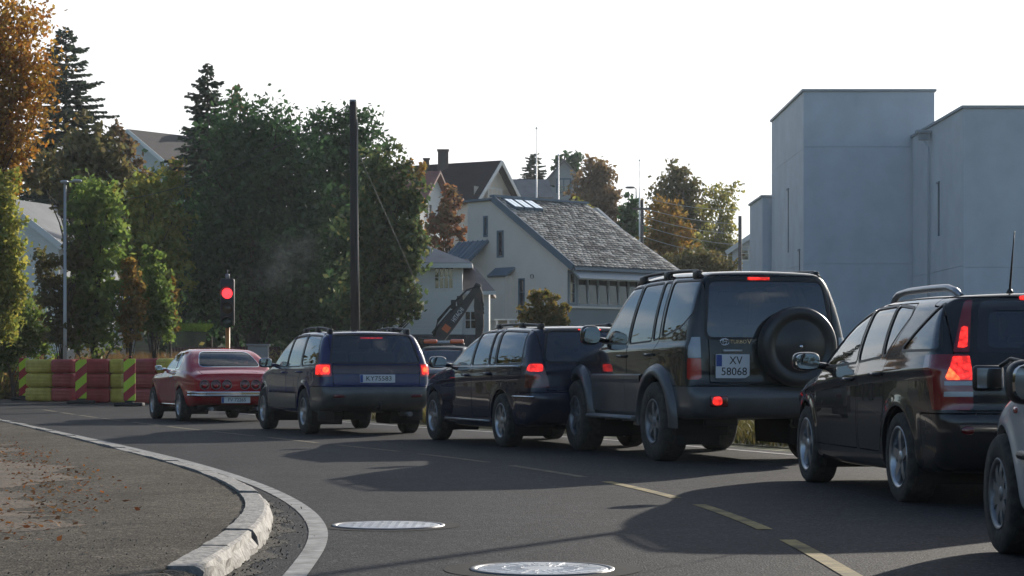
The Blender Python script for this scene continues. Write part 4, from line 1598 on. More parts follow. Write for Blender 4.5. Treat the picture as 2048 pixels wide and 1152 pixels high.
# slates in overlapping rows, laid point down
sm = MB()
nrow = 30
nu_ = (RR - RL).cross(EL - RL).normalized()
if nu_.z < 0: nu_ = -nu_
srng = random.Random(9)
for r_ in range(nrow):
    t0 = (r_ + 0.2) / nrow
    A, B_ = RL.lerp(EL, t0), RR.lerp(ER, t0)
    dn = (EL - RL).normalized()
    wlen = (B_ - A).length
    cnt = int(wlen / 0.22)
    for k in range(cnt):
        c = A.lerp(B_, (k + (0.5 if r_ % 2 else 0.05)) / cnt)
        if (c - A).length > wlen - 0.13: continue
        w = (B_ - A).normalized() * 0.104
        h = 0.15
        li = 0.045 + srng.uniform(0, 0.035)
        c0 = c + nu_ * 0.012
        v = [c0 - dn * 0.10 - w, c0 - dn * 0.10 + w, c0 + w + dn * 0.05 + nu_ * li * 0.6, c0 + dn * (h + 0.06) + nu_ * li + w * srng.uniform(-0.25, 0.25), c0 - w + dn * 0.05 + nu_ * li * 0.6]
        q = [p - nu_ * 0.022 for p in v[2:]]
        sm.v.extend([tuple(p - BH.b) for p in v + q]); o = len(sm.v) - 8
        sm.f.extend([(o, o + 1, o + 2, o + 3, o + 4), (o + 2, o + 5, o + 6, o + 3), (o + 3, o + 6, o + 7, o + 4)]); sm.sm.extend([False] * 3)
me = D.meshes.new('slates'); me.from_pydata(sm.v, [], sm.f); me.materials.append(M_SLATE)
setp(link('slates', me, roof), kind='stuff')
BH.bar('barge_board', RL - D2 * 0.06 + V3((0, 0, -0.06)), EL - D2 * 0.06 + V3((0, 0, -0.06)), 0.06, 0.30, M_FRAMEB)
BH.bar('gutter', EL + V3((0, 0, -0.10)) - D1 * 0.05, ER + V3((0, 0, -0.10)) - D1 * 0.05, 0.12, 0.12, M_FRAMEB)
# lower skirt roof under the slates
SK0 = C0 - D2 * 0.15 - D1 * 0.5 + V3((0, 0, zE - 0.5 * dr - 0.05)); SK1 = C0 + D2 * (e_r + 0.35) - D1 * 0.5 + V3((0, 0, zE - 0.5 * dr - 0.05))
BH.slab('skirt_roof', [SK0, SK1, SK1 - D1 * 0.42 + V3((0, 0, -0.36)), SK0 - D1 * 0.42 + V3((0, 0, -0.36))], 0.08, pbr('pale_metal', (0.30, 0.33, 0.35), 0.45, 0.3))
BH.bar('ridge_cap', RL + V3((0, 0, 0.05)) - D2 * 0.1, RR + V3((0, 0, 0.05)), 0.30, 0.10, M_FRAMEB)
BH.slab('flat_roof', [RL + V3((0, 0, -0.02)), RR + V3((0, 0, -0.02)), RR + D1 * 2.0 + V3((0, 0, -0.02)), RL + D1 * 2.0 + V3((0, 0, -0.02))], 0.10, M_FRAMEB)
# three skylights standing proud of the slates near the ridge
for k in range(4):
    u = 0.35 + k * 0.62
    A = RL + D2 * u; dn = (EL - RL).normalized()
    p = [A + dn * 0.12 + nu_ * 0.06, A + D2 * 0.50 + dn * 0.12 + nu_ * 0.06, A + D2 * 0.50 + dn * 1.15 + nu_ * 0.16, A + dn * 1.15 + nu_ * 0.16]
    v = p + [A + dn * 0.12 - nu_ * 0.02, A + D2 * 0.50 + dn * 0.12 - nu_ * 0.02, A + D2 * 0.50 + dn * 1.15 - nu_ * 0.02, A + dn * 1.15 - nu_ * 0.02]
    if k == 3: continue
    sk = BH.put(MB().add(v, [(0, 1, 2, 3), (0, 4, 5, 1), (1, 5, 6, 2), (2, 6, 7, 3), (3, 7, 4, 0)]), 'skylight', M_FRAMEB)
    for j in range(2):
        s0, s1 = 0.03 + j * 0.235, 0.235 + j * 0.235
        q = [p[0] + D2 * s0 + dn * 0.04 + nu_ * 0.03, p[0] + D2 * s1 + dn * 0.04 + nu_ * 0.03, p[3] + D2 * s1 - dn * 0.04 + nu_ * 0.02, p[3] + D2 * s0 - dn * 0.04 + nu_ * 0.02]
        BH.put(MB().add(q + [w - nu_ * 0.02 for w in q], [(0, 1, 2, 3), (0, 4, 5, 1), (1, 5, 6, 2), (2, 6, 7, 3), (3, 7, 4, 0)]), 'pane', pbr('sky_pane', (0.78, 0.86, 0.92), 0.08, 0.9), sk)
# lean-to with a blue metal roof at the left, bay and canopy on the gabled side
No = V3((U_.y, -U_.x, 0))
Pg = lambda u, z, o=0.0: PL + U_ * u + V3((0, 0, z)) + No * o
m = MB()
pts = [Pg(-0.75, -0.3, 0.9), Pg(0.95, -0.3, 0.9), Pg(0.95, 4.9, 0.9), Pg(-0.75, 4.9, 0.9), Pg(-0.75, -0.3, 0.0), Pg(0.95, -0.3, 0.0), Pg(0.95, 5.3, 0.0), Pg(-0.75, 5.3, 0.0)]
BH.put(MB().add(pts, [(0, 1, 2, 3), (1, 5, 6, 2), (4, 0, 3, 7), (3, 2, 6, 7)]), 'lean_to', M_BEIGE)
lr = BH.slab('lean_to_roof', [Pg(-0.55, 6.7, 0.05), Pg(1.45, 6.7, 0.05), Pg(0.75, 5.25, 1.25), Pg(-1.25, 5.25, 1.25)], 0.10, M_SLATEB)
for k in range(7):
    a = V3(Pg(-0.5, 6.7, 0.05)).lerp(V3(Pg(1.40, 6.7, 0.05)), k / 6); b = V3(Pg(-1.2, 5.25, 1.25)).lerp(V3(Pg(0.70, 5.25, 1.25)), k / 6)
    BH.bar('roof_seam', a + V3((0, 0, 0.03)), b + V3((0, 0, 0.03)), 0.04, 0.05, M_SLATEB, lr)
BH.put(MB().add([Pg(1.95, 3.1, 0.0), Pg(1.95, 3.1, 0.42), Pg(2.95, 3.1, 0.42), Pg(2.95, 3.1, 0.0), Pg(1.95, 5.05, 0.0), Pg(1.95, 5.05, 0.42), Pg(2.95, 5.05, 0.42), Pg(2.95, 5.05, 0.0)],
                [(3, 2, 1, 0), (0, 1, 5, 4), (1, 2, 6, 5), (2, 3, 7, 6), (4, 5, 6, 7)]), 'bay', M_BEIGE)
BH.slab('bay_roof', [Pg(1.85, 5.45, 0.0), Pg(3.15, 5.45, 0.0), Pg(3.10, 5.08, 0.55), Pg(1.90, 5.08, 0.55)], 0.09, M_FRAMEB)
BH.put(MB().lathe([(0.0, 0.05), (0.10, 0.05), (0.10, -0.02)], 14, 'Y', Matrix.Translation(Pg(4.25, 5.0, 0.02)) @ Matrix.Rotation(math.atan2(No.x, -No.y), 4, 'Z')), 'vent', M_DARKF)
BH.put(MB().lathe([(0.0, 0.05), (0.14, 0.05), (0.14, -0.02)], 14, 'Y', Matrix.Translation(Pg(5.7, 3.2, 0.02)) @ Matrix.Rotation(math.atan2(No.x, -No.y), 4, 'Z')), 'vent', M_DARKF)

# --- white house with a grey hipped roof in front of it
M_WHITEB = siding('white_boarding', (0.66, 0.67, 0.67), 0.14, 0.05, 0.65, False, 0.6)
M_GROOF = siding('grey_roof_tiles', (0.15, 0.16, 0.175), 0.30, 0.25, 0.6, False, 0.6)
M_STONE = pbr('foundation_stone', (0.075, 0.077, 0.085), 0.9, var=0.35, vscale=2.2, dirt=(0.12, 0.12, 0.125), bump=0.6, bscale=8)
WB = (-3.35, 74.0)
WH = House('house', 'white boarded house with a grey roof behind the digger', 'house', (WB[0], WB[1], 0))
xl, xr, yf, yb = -4.6, -1.75, 74.0, 81.5
WH.wall('wall', (xl, yf), (xr, yf), 2.17, 4.72, M_WHITEB, [(1.87, 3.78, 0.66, 0.78, 4, 2, 0.04), (0.72, 2.66, 0.62, 0.66, 3, 1, 0.045)])
WH.wall('wall', (xr, yf), (xr, yb), 2.17, 4.72, M_WHITEB)
WH.wall('wall', (xl, yb), (xl, yf), 2.17, 4.72, M_WHITEB)
WH.wall('wall', (xr, yb), (xl, yb), 2.17, 4.72, M_WHITEB)
WH.put(MB().box((xl - 0.06, yf - 0.06, -0.3), (xr + 0.06, yb + 0.06, 2.17)), 'foundation', M_STONE)
ov = 0.35
A_, B2, C_, D_ = (xl - ov, yf - ov, 4.68), (xr + ov, yf - ov, 4.68), (xr + ov, yb + ov, 4.68), (xl - ov, yb + ov, 4.68)
R0, R1 = (xl + 1.45, yf + 1.9, 5.45), (xr - 1.3, yb - 1.9, 5.45)
m = MB().add([A_, B2, C_, D_, R0, R1], [(0, 1, 4), (1, 2, 5, 4), (2, 3, 5), (3, 0, 4, 5)])
m.add([(p[0], p[1], p[2] - 0.14) for p in (A_, B2, C_, D_)] + [A_, B2, C_, D_], [(3, 2, 1, 0), (0, 1, 5, 4), (1, 2, 6, 5), (2, 3, 7, 6), (3, 0, 4, 7)])
WH.put(m, 'roof', M_GROOF)
WH.bar('eave_board', (xl - ov, yf - ov - 0.02, 4.58), (xr + ov, yf - ov - 0.02, 4.58), 0.04, 0.16, M_FRAMEW)
# lower wing to the right with a gabled pitch
WH.wall('wall', (xr, yf + 0.5), (-0.82, yf + 0.5), 2.17, 3.75, M_WHITEB, [(0.02 + 0.06, 2.38, 0.40, 0.62, 2, 2, 0.04)])
WH.wall('wall', (-0.82, yf + 0.5), (-0.82, yf + 5), 2.17, 3.75, M_WHITEB)
WH.put(MB().box((xr + 0.065, yf + 0.44, -0.3), (-0.76, yf + 5, 2.17)), 'foundation', M_STONE)
WH.slab('roof', [(xr - 0.05, yf + 2.4, 4.95), (xr + 0.15, yf + 2.4, 4.95), (-0.60, yf + 0.15, 3.72), (xr + 0.02, yf + 0.15, 3.72)], 0.12, pbr('brown_roof', (0.22, 0.18, 0.165), 0.7, var=0.2, vscale=2))
WH.slab('roof', [(xr - 0.05, yf + 2.45, 4.95), (xr + 0.15, yf + 2.45, 4.95), (-0.60, yf + 5.2, 3.72), (xr + 0.02, yf + 5.2, 3.72)], 0.12, MATS['brown_roof'])
WH.bar('eave_board', (xr + 0.02, yf + 0.12, 3.64), (-0.58, yf + 0.12, 3.64), 0.04, 0.13, M_FRAMEW)
# balcony / railing at its right
t = thing('railing', 'white board railing right of the white house', 'railing', (0.05, 76.2, 0))
m = MB()
for k in range(5):
    MB().box((-0.6 + k * 0.42 - 0.04, -0.04, 1.7), (-0.6 + k * 0.42 + 0.04, 0.04, 2.72)).build('post', M_FRAMEW, t)
for z in (1.85, 2.08, 2.31):
    MB().box((-0.68, -0.07, z), (1.16, -0.042, z + 0.2)).build('board', M_FRAMEW, t)
MB().box((-0.7, -0.08, 2.722), (1.18, 0.06, 2.77)).build('rail', M_FRAMEW, t)
MB().box((-0.72, -0.02, -0.2), (1.2, 0.5, 1.7)).build('plinth', M_STONE, t)

# --- houses on the hill
GHH = 'houses on the hill'
M_ROOFD = siding('dark_roof_tiles', (0.012, 0.013, 0.020), 0.33, 0.25, 0.9, False, 0.6)
MATS['dark_roof_tiles'].node_tree.nodes['Principled BSDF'].inputs['Specular IOR Level'].default_value = 0.08
M_ROOFR = siding('red_roof_tiles', (0.20, 0.075, 0.062), 0.33, 0.25, 0.65, False, 0.6)
M_ROOFG = siding('grey_slate_roof', (0.15, 0.15, 0.155), 0.33, 0.25, 0.55, False, 0.6)
M_GREYW = siding('grey_blue_boarding', (0.30, 0.33, 0.35), 0.16, 0.06, 0.7, False, 0.4)
M_CREAM = siding('cream_boarding', (0.60, 0.55, 0.47), 0.16, 0.06, 0.7, False, 0.4)
# dark roofed house, gable turned to the right
d = 150; s = F / d
gx_, gy_, _ = at(992, 400, d)
zr = at(992, 326, d)[2]; ze = at(950, 400, d)[2]
Hd, al, rt, cx = gable_house('house with a long dark roof, two chimneys and a white balcony in its gable', (gx_ - 0.1, gy_), (-0.86, 0.51), 9.5, 5.6, ze, zr, M_CREAM, M_ROOFD,
                             [(1.9, ze - 0.9, 1.9, 1.7, 3, 1, 0.09)], over=0.6, group=GHH, chimneys=[(4.2, -0.25, 0.75, 1.05), (5.6, -0.3, 0.4, 0.5)], trim=M_FRAMEW)
b = cx - al * 0.9
m = MB()
for k in range(9):
    p = b - rt * 1.9 + rt * 3.8 * k / 8
    Hd.put(MB().box((p.x - 0.05, p.y - 0.05, ze - 1.2), (p.x + 0.05, p.y + 0.05, ze + 0.25)), 'baluster', M_FRAMEW)
Hd.slab('balcony', [b - rt * 2 + V3((0, 0, ze - 1.1)), b + rt * 2 + V3((0, 0, ze - 1.1)), b + rt * 2 + al * 0.9 + V3((0, 0, ze - 1.1)), b - rt * 2 + al * 0.9 + V3((0, 0, ze - 1.1))], 0.18, M_CREAM)
for z in (ze - 0.85, ze - 0.5, ze - 0.15):
    Hd.bar('balcony_board', b - rt * 2 - al * 0.06 + V3((0, 0, z)), b + rt * 2 - al * 0.06 + V3((0, 0, z)), 0.04, 0.26, M_CREAM)
# red roofed house
d = 135
gx_, gy_, _ = at(868, 420, d)
gable_house('white house with a red tiled roof beside the dark roofed house', (gx_, gy_ + 0.5), (-0.93, 0.36), 6.5, 4.6, at(0, 408, d)[2], at(0, 345, d)[2], M_WHITEB, M_ROOFR, [(0.9, at(0, 440, d)[2], 1.0, 1.0, 2, 1, 0.08), (2.7, at(0, 440, d)[2], 1.0, 1.0, 2, 1, 0.08)], over=0.45, group=GHH)
# grey gabled house on the skyline
d = 178
gx_, gy_, _ = at(1128, 400, d)
gable_house('grey house with a steep gable and one window on the skyline', (gx_, gy_), (0.10, 0.995), 6, 3.7, at(0, 372, d)[2], at(0, 322, d)[2], M_GREYW, M_ROOFG, [(1.25, at(0, 384, d)[2], 1.15, 1.1, 2, 1, 0.12)], over=0.3, group=GHH, fmat=M_FRAMEB)
d = 172
gx_, gy_, _ = at(1012, 400, d)
gable_house('low house with a plain grey roof left of the grey gable', (gx_, gy_), (0.985, 0.17), 3.2, 3.6, at(0, 395, d)[2], at(0, 362, d)[2], M_CREAM, M_ROOFG, [(1.2, at(0, 410, d)[2], 0.9, 0.5, 2, 1, 0.08)], over=0.35, group=GHH)
# gabled house on the left skyline
d = 148
gx_, gy_, _ = at(268, 330, d)
gable_house('pale blue grey gabled house with a brown roof on the left skyline', (gx_, gy_), (0.62, 0.78), 8.5, 7.6, at(0, 333, d)[2], at(0, 264, d)[2], siding('pale_blue_boarding', (0.42, 0.46, 0.48), 0.16, 0.05, 0.7, False, 0.4), siding('brown_roof_tiles', (0.045, 0.038, 0.038), 0.33, 0.2, 0.85, False, 0.6),
            [(2.2, at(0, 375, d)[2], 1.2, 1.1, 2, 1, 0.1), (4.6, at(0, 375, d)[2], 1.2, 1.1, 2, 1, 0.1)], over=0.6, group=GHH, chimneys=[(5.2, 0.3, 0.7, 0.55)], trim=M_FRAMEW)
# house in the trees at the left edge
d = 92
gx_, gy_, _ = at(48, 600, d)
gable_house('grey roofed white house among the trees at the left edge', (gx_ - 0.7, gy_), (0.30, 0.95), 7.0, 5.0, at(0, 486, d)[2], at(0, 404, d)[2], M_WHITEB, siding('steel_grey_roof', (0.17, 0.18, 0.195), 0.33, 0.2, 0.6, False, 0.5),
            [(1.0, 2.0, 1.0, 1.2, 2, 1, 0.09)], [(1.2, 3.2, 1.0, 1.3, 2, 1, 0.09), (3.4, 3.2, 1.0, 1.3, 2, 1, 0.09)], over=0.45, group=GHH, trim=M_FRAMEW)
# pale house glimpsed at the left end of the grey block
d = 122
gx_, gy_, _ = at(1508, 540, d)
gable_house('pale blue house with a grey roof left of the grey annex', (gx_ + 0.4, gy_), (0.35, 0.94), 6.0, 3.4, at(0, 500, d)[2], at(0, 462, d)[2], siding('pale_boarding', (0.50, 0.54, 0.58), 0.16, 0.05, 0.7, False, 0.4), M_ROOFG, [(0.5, at(0, 520, d)[2], 0.5, 0.8, 1, 2, 0.07)], over=0.3, group=GHH, trim=M_FRAMEW)
# ------------------------------------------------------------------ trees and shrubs
def leaf_quads(P, size, up_bias=0.0, aspect=0.6):
    n = len(P)
    a = RNG.normal(size=(n, 3)); a /= np.linalg.norm(a, axis=1)[:, None]
    b = RNG.normal(size=(n, 3)); b[:, 2] *= (1 - up_bias)
    b -= a * (a * b).sum(1)[:, None]; b /= np.maximum(np.linalg.norm(b, axis=1), 1e-6)[:, None]
    s = size * RNG.uniform(0.6, 1.4, n)[:, None]
    V = np.stack([P - a * s, P - b * s * aspect, P + a * s, P + b * s * aspect], 1).reshape(-1, 3)
    return V, np.arange(4 * n).reshape(n, 4)


def blob_points(c, r, n, clump=0.22, edge=0.42):
    """points in twig clumps spread through an ellipsoid, denser towards its outside"""
    nc = max(12, n // 26)
    d = RNG.normal(size=(nc, 3)); d /= np.linalg.norm(d, axis=1)[:, None]
    lob = 1 + 0.16 * np.sin(d[:, 0] * 5 + c[0]) * np.cos(d[:, 2] * 6 + c[2]) + RNG.normal(0, 0.07, nc)
    rad = RNG.random(nc) ** edge * lob
    C = d * rad[:, None]
    k = RNG.integers(0, nc, n)
    sc = min(r) * clump
    P = C[k] * np.array(r) + RNG.normal(0, 1, (n, 3)) * sc * np.array([1, 1, 0.8])
    return P + np.array(c)


M_BARK = pbr('bark', (0.045, 0.036, 0.028), 0.95, var=0.4, vscale=9)
M_BIRCH = pbr('birch_bark', (0.28, 0.26, 0.24), 0.85, var=0.6, vscale=7)


def limbs(base, top, blobs, r, seed, n=7):
    rg = random.Random(seed)
    m = MB()
    b = Vector(base)
    t = Vector(top)
    path = [b.lerp(t, k / 6) + Vector((rg.uniform(-1, 1), rg.uniform(-1, 1), 0)) * 0.04 * (k > 0) * (t - b).length * 0.3 for k in range(7)]
    m.tube(path, [r * (1.25 - 0.95 * k / 6) for k in range(7)], 9)
    for (c, rr, _) in blobs:
        for k in range(n):
            s = path[rg.randint(1, 5)]
            e = Vector(c) + Vector([rg.uniform(-0.75, 0.75) * q for q in rr])
            mid = s.lerp(e, 0.5) + Vector((0, 0, 0.12 * (e - s).length))
            m.tube([s, mid, e], [r * 0.33, r * 0.2, r * 0.06], 5, caps=False)
    return m


def broadleaf(name, label, cat, d, blobs_px, base_px, mat, leaf=0.13, dens=1.0, trunk_r=0.16, bark=None, group=None, depth=0.85, clump=0.22, n_limb=6, base_z=None, edge=0.42):
    """blobs_px: (px, py, rx, ry[, weight]) in photo pixels at distance d"""
    s = F / d
    bx, by, _ = at(base_px, 700, d)
    bz = float(hill(np.array(bx), np.array(by))) if base_z is None else base_z
    root = thing(name, label, cat, (bx, by, bz), 0, group)
    bl = []
    for q in blobs_px:
        px, py, rx, ry = q[:4]
        w = q[4] if len(q) > 4 else 1.0
        dy = q[5] if len(q) > 5 else 0.0
        c = at(px, py, d)
        c = (c[0] - bx, c[1] - by + dy, c[2] - bz)
        r_ = (rx / s, depth * min(rx, 1.4 * ry) / s, ry / s)
        bl.append((c, r_, w))
    Vs, Fs, o = [], [], 0
    for (c, r_, w) in bl:
        area = math.pi * r_[0] * r_[2]
        n = int(w * dens * area * 7.0 / (leaf * leaf * 1.2))
        P = blob_points(c, r_, n, clump, edge)
        P = P[P[:, 2] > 0.05]
        V, Fq = leaf_quads(P, leaf)
        Vs.append(V); Fs.append(Fq + o); o += len(V)
    crown = mk('crown', np.concatenate(Vs), np.concatenate(Fs), mat, root)
    top = max(bl, key=lambda b: b[0][2])[0]
    limbs((0, 0, -0.2), (top[0] * 0.6, top[1] * 0.6, top[2] * 0.85), bl, trunk_r, len(D.objects), n_limb).build('trunk', bark or M_BARK, root)
    return root


def spruce(label, d, px, top, base_py, half_w, mat, group=None, name='spruce_tree', lean=0.0, dens=1.0, bare=0.0):
    s = F / d
    X, Y, zt = at(px, top, d)
    gz = float(hill(np.array(X), np.array(Y)))
    zb = at(px, base_py, d)[2]
    root = thing(name, label, 'tree', (X, Y, gz), 0, group)
    H, Rr = zt - gz, half_w / s
    z0 = max(0.3, zb - gz)
    V, o = [], 0
    lim = MB()
    lim.tube([(0, 0, -0.3), (0, 0, H * 0.5), (lean, 0, H)], [0.016 * H + 0.04, 0.009 * H + 0.02, 0.01], 8)
    z = z0
    rg = random.Random(int(px))
    P, U, Wd = [], [], []
    while z < H - 0.15:
        t = (z - z0) / (H - z0)
        Lr = Rr * (1 - t) ** 0.72 + 0.10
        nb = 6 + int(5 * (1 - t))
        a0 = rg.uniform(0, 6.28)
        for k in range(nb):
            a = a0 + 2 * math.pi * k / nb + rg.uniform(-0.3, 0.3)
            z_b = z + rg.uniform(-0.12, 0.12)
            L = Lr * rg.uniform(0.45, 1.25)
            droop = (0.10 + 0.30 * (1 - t)) * L
            lift = 0.35 * t * L
            ca, sa = math.cos(a), math.sin(a)
            pts = [Vector((ca * L * f, sa * L * f, z_b + lift * f - droop * f * f + 0.10 * L * max(0, f - 0.75) * 2)) for f in (0, 0.35, 0.7, 1.0)]
            lim.tube(pts, [0.028, 0.02, 0.013, 0.005], 4, caps=False)
            m = int(max(8, L * 26 * dens))
            for q in range(m):
                f = (0.12 + bare) + (0.88 - bare) * (q + rg.random()) / m
                i = min(2, int(f / 0.35)) if f < 0.7 else 2
                fa = (0, 0.35, 0.7)[i]; fb = (0.35, 0.7, 1.0)[i]
                p = pts[i].lerp(pts[i + 1], (f - fa) / (fb - fa))
                sd = rg.choice((-1, 1))
                tw = (0.24 + 0.50 * (1 - f)) * (0.35 + 0.65 * min(1, L / 1.6)) * rg.uniform(0.6, 1.2)
                u = Vector((ca * 0.75 - sa * sd * 0.8, sa * 0.75 + ca * sd * 0.8, -0.35 + rg.uniform(-0.25, 0.15)))
                u.normalize()
                w = Vector((rg.gauss(0, 1), rg.gauss(0, 1), rg.gauss(0, 1)))
                w -= u * w.dot(u); w.normalize()
                w *= 0.055 + 0.04 * rg.random()
                e = p + u * tw
                V += [p - w * 0.4, p + u * tw * 0.5 - w, e, p + u * tw * 0.5 + w]
        z += rg.uniform(0.14, 0.30) * (1.0 if H > 6 else 0.7)
    V = np.array([tuple(v) for v in V])
    mk('crown', V, np.arange(len(V)).reshape(-1, 4), mat, root)
    lim.build('trunk', M_BARK, root)
    return root


L_DARK = leafmat('dark_green_leaves', [(0.027, 0.063, 0.025), (0.047, 0.101, 0.036), (0.064, 0.130, 0.047), (0.036, 0.078, 0.031)], 0.42)
L_GREEN = leafmat('green_leaves', [(0.092, 0.156, 0.033), (0.147, 0.221, 0.046), (0.202, 0.248, 0.055), (0.120, 0.184, 0.040)], 0.55)
L_YGREEN = leafmat('yellow_green_leaves', [(0.147, 0.202, 0.040), (0.276, 0.276, 0.055), (0.368, 0.313, 0.059), (0.166, 0.221, 0.046)], 0.55)
L_ORANGE = leafmat('orange_leaves', [(0.28, 0.095, 0.018), (0.40, 0.19, 0.03), (0.34, 0.22, 0.035), (0.22, 0.10, 0.025)], 0.52)
L_AMBER = leafmat('amber_leaves', [(0.272, 0.152, 0.035), (0.384, 0.224, 0.045), (0.192, 0.160, 0.040), (0.320, 0.160, 0.035)], 0.5)
L_OLIVE = leafmat('olive_leaves', [(0.093, 0.093, 0.037), (0.145, 0.128, 0.048), (0.170, 0.128, 0.048), (0.102, 0.119, 0.043)], 0.5)
L_BROWN = leafmat('brown_leaves', [(0.135, 0.094, 0.047), (0.198, 0.122, 0.058), (0.234, 0.153, 0.072), (0.135, 0.108, 0.054)], 0.48)
L_NEEDLE = leafmat('spruce_needles', [(0.044, 0.070, 0.049), (0.070, 0.098, 0.064), (0.091, 0.119, 0.073), (0.058, 0.082, 0.055)], 0.25)
L_PALE = leafmat('pale_yellow_leaves', [(0.270, 0.255, 0.075), (0.375, 0.330, 0.090), (0.180, 0.210, 0.060), (0.330, 0.255, 0.075)], 0.55)

GB = 'trees behind the roadworks'
# the big dark trees in the middle
broadleaf('broadleaf_tree', 'tall dark green tree behind the red traffic light, broadest of the dark trees', 'tree', 84,
          [(485, 300, 85, 95), (545, 310, 95, 105), (475, 430, 105, 120), (570, 440, 100, 130), (510, 560, 115, 110), (430, 560, 65, 110), (600, 580, 70, 110)], 515, L_DARK, 0.105, 0.8, 0.24, group=GB)
broadleaf('broadleaf_tree', 'dark green tree directly behind the wooden pole', 'tree', 87,
          [(650, 305, 55, 85), (705, 300, 58, 95), (640, 430, 62, 120), (715, 430, 65, 120), (670, 570, 85, 115)], 672, L_DARK, 0.105, 0.8, 0.2, group=GB)
broadleaf('broadleaf_tree', 'dark green tree with yellowing right side beside the white house', 'tree', 70,
          [(765, 365, 58, 80), (808, 400, 42, 72), (760, 480, 78, 95), (800, 530, 50, 70), (745, 590, 75, 85), (800, 600, 44, 48), (815, 620, 28, 26, 0.8), (790, 500, 55, 60)], 745, leafmat('turning_leaves', [(0.044, 0.073, 0.029), (0.073, 0.113, 0.042), (0.100, 0.137, 0.051), (0.164, 0.155, 0.055)], 0.45), 0.10, 0.8, 0.2, group=GB)
broadleaf('small_tree', 'slim amber leaved tree at the right edge of the dark trees', 'tree', 88,
          [(830, 345, 20, 34, 0.7), (838, 420, 16, 60, 0.6), (845, 490, 16, 50, 0.6)], 838, L_AMBER, 0.11, 0.7, 0.07, group=GB)
broadleaf('small_tree', 'reddish brown treetop showing left of the dark trees', 'tree', 96,
          [(472, 215, 22, 36, 0.6), (455, 262, 30, 40, 0.7)], 470, L_BROWN, 0.13, 0.7, 0.1, group=GB)
spruce('tall narrow spruce standing left of the dark trees', 90, 415, 128, 640, 120, L_NEEDLE, GB)
spruce('tall ragged spruce behind the street lamp', 100, 132, 52, 560, 165, L_NEEDLE, GB, dens=0.9, bare=0.1)
# left side, front to back
broadleaf('birch_tree', 'orange leaved birch filling the top left corner', 'tree', 58,
          [(20, 40, 85, 70), (50, 150, 62, 80), (5, 120, 80, 90), (25, 260, 72, 75), (-40, 200, 90, 160), (5, 340, 48, 55), (35, 300, 40, 45, 0.8)], -95, L_ORANGE, 0.07, 0.45, 0.12, M_BARK, GB, clump=0.26)
broadleaf('birch_tree', 'yellow green young tree at the left edge below the orange birch', 'tree', 57,
          [(5, 400, 34, 70), (10, 500, 44, 75), (25, 575, 36, 55), (-25, 480, 50, 140), (0, 640, 40, 50)], -40, L_YGREEN, 0.07, 0.9, 0.06, M_BARK, GB, clump=0.26)
broadleaf('shrub', 'dark green rounded shrub at the left edge behind the marker boards', 'shrub', 66,
          [(30, 650, 75, 55), (-15, 620, 70, 70), (75, 680, 40, 35), (10, 705, 60, 35)], 30, L_GREEN, 0.075, 0.9, 0.06, None, GB, clump=0.22)
broadleaf('tree', 'tall bright green columnar tree right of the street lamp', 'tree', 64,
          [(195, 400, 52, 50), (205, 470, 50, 75), (190, 560, 55, 80), (200, 650, 52, 60), (150, 620, 35, 90), (160, 430, 30, 40)], 190, L_GREEN, 0.095, 0.8, 0.12, None, GB, clump=0.26)
broadleaf('tree', 'olive autumn tree between the street lamp and the gabled house', 'tree', 84,
          [(180, 300, 60, 60), (215, 345, 45, 50), (150, 360, 50, 60), (165, 440, 40, 80), (70, 345, 50, 40, 0.8)], 150, L_OLIVE, 0.13, 0.8, 0.14, None, GB)
broadleaf('tree', 'yellow green tree in front of the gabled house on the hill', 'tree', 82,
          [(300, 390, 55, 50), (345, 390, 32, 60, 0.8), (300, 470, 62, 70), (340, 520, 45, 110), (270, 520, 45, 100), (250, 400, 28, 40, 0.7)], 310, L_YGREEN, 0.12, 0.8, 0.13, None, GB)
broadleaf('tree', 'russet bush in front of the gabled house wall', 'tree', 95,
          [(243, 300, 24, 45, 0.8), (260, 345, 34, 36, 0.7), (355, 345, 26, 30, 0.7), (225, 265, 22, 22, 0.6)], 260, L_BROWN, 0.12, 0.8, 0.1, None, GB)
broadleaf('shrub', 'narrow dark green cypress shaped shrub nearest the traffic light', 'shrub', 65,
          [(310, 590, 30, 85), (318, 640, 34, 55), (300, 530, 18, 40)], 312, L_GREEN, 0.08, 0.85, 0.06, None, GB, clump=0.26)
broadleaf('shrub', 'yellow and orange narrow shrub in the row behind the barrier', 'shrub', 64,
          [(262, 590, 26, 60), (268, 640, 30, 48), (258, 545, 20, 28)], 262, L_AMBER, 0.08, 0.85, 0.05, None, GB, clump=0.26)
broadleaf('shrub', 'orange tinged shrub at the right end of the row behind the barrier', 'shrub', 66,
          [(340, 640, 18, 55, 0.8), (345, 585, 10, 30, 0.6)], 338, L_AMBER, 0.08, 0.8, 0.05, None, GB, clump=0.26)
broadleaf('shrub', 'mixed green shrub beside the lamp post foot', 'shrub', 63.5,
          [(110, 590, 35, 45), (125, 660, 38, 45), (95, 530, 30, 40, 0.7), (150, 520, 28, 45)], 118, L_OLIVE, 0.085, 0.85, 0.06, None, GB, clump=0.26)
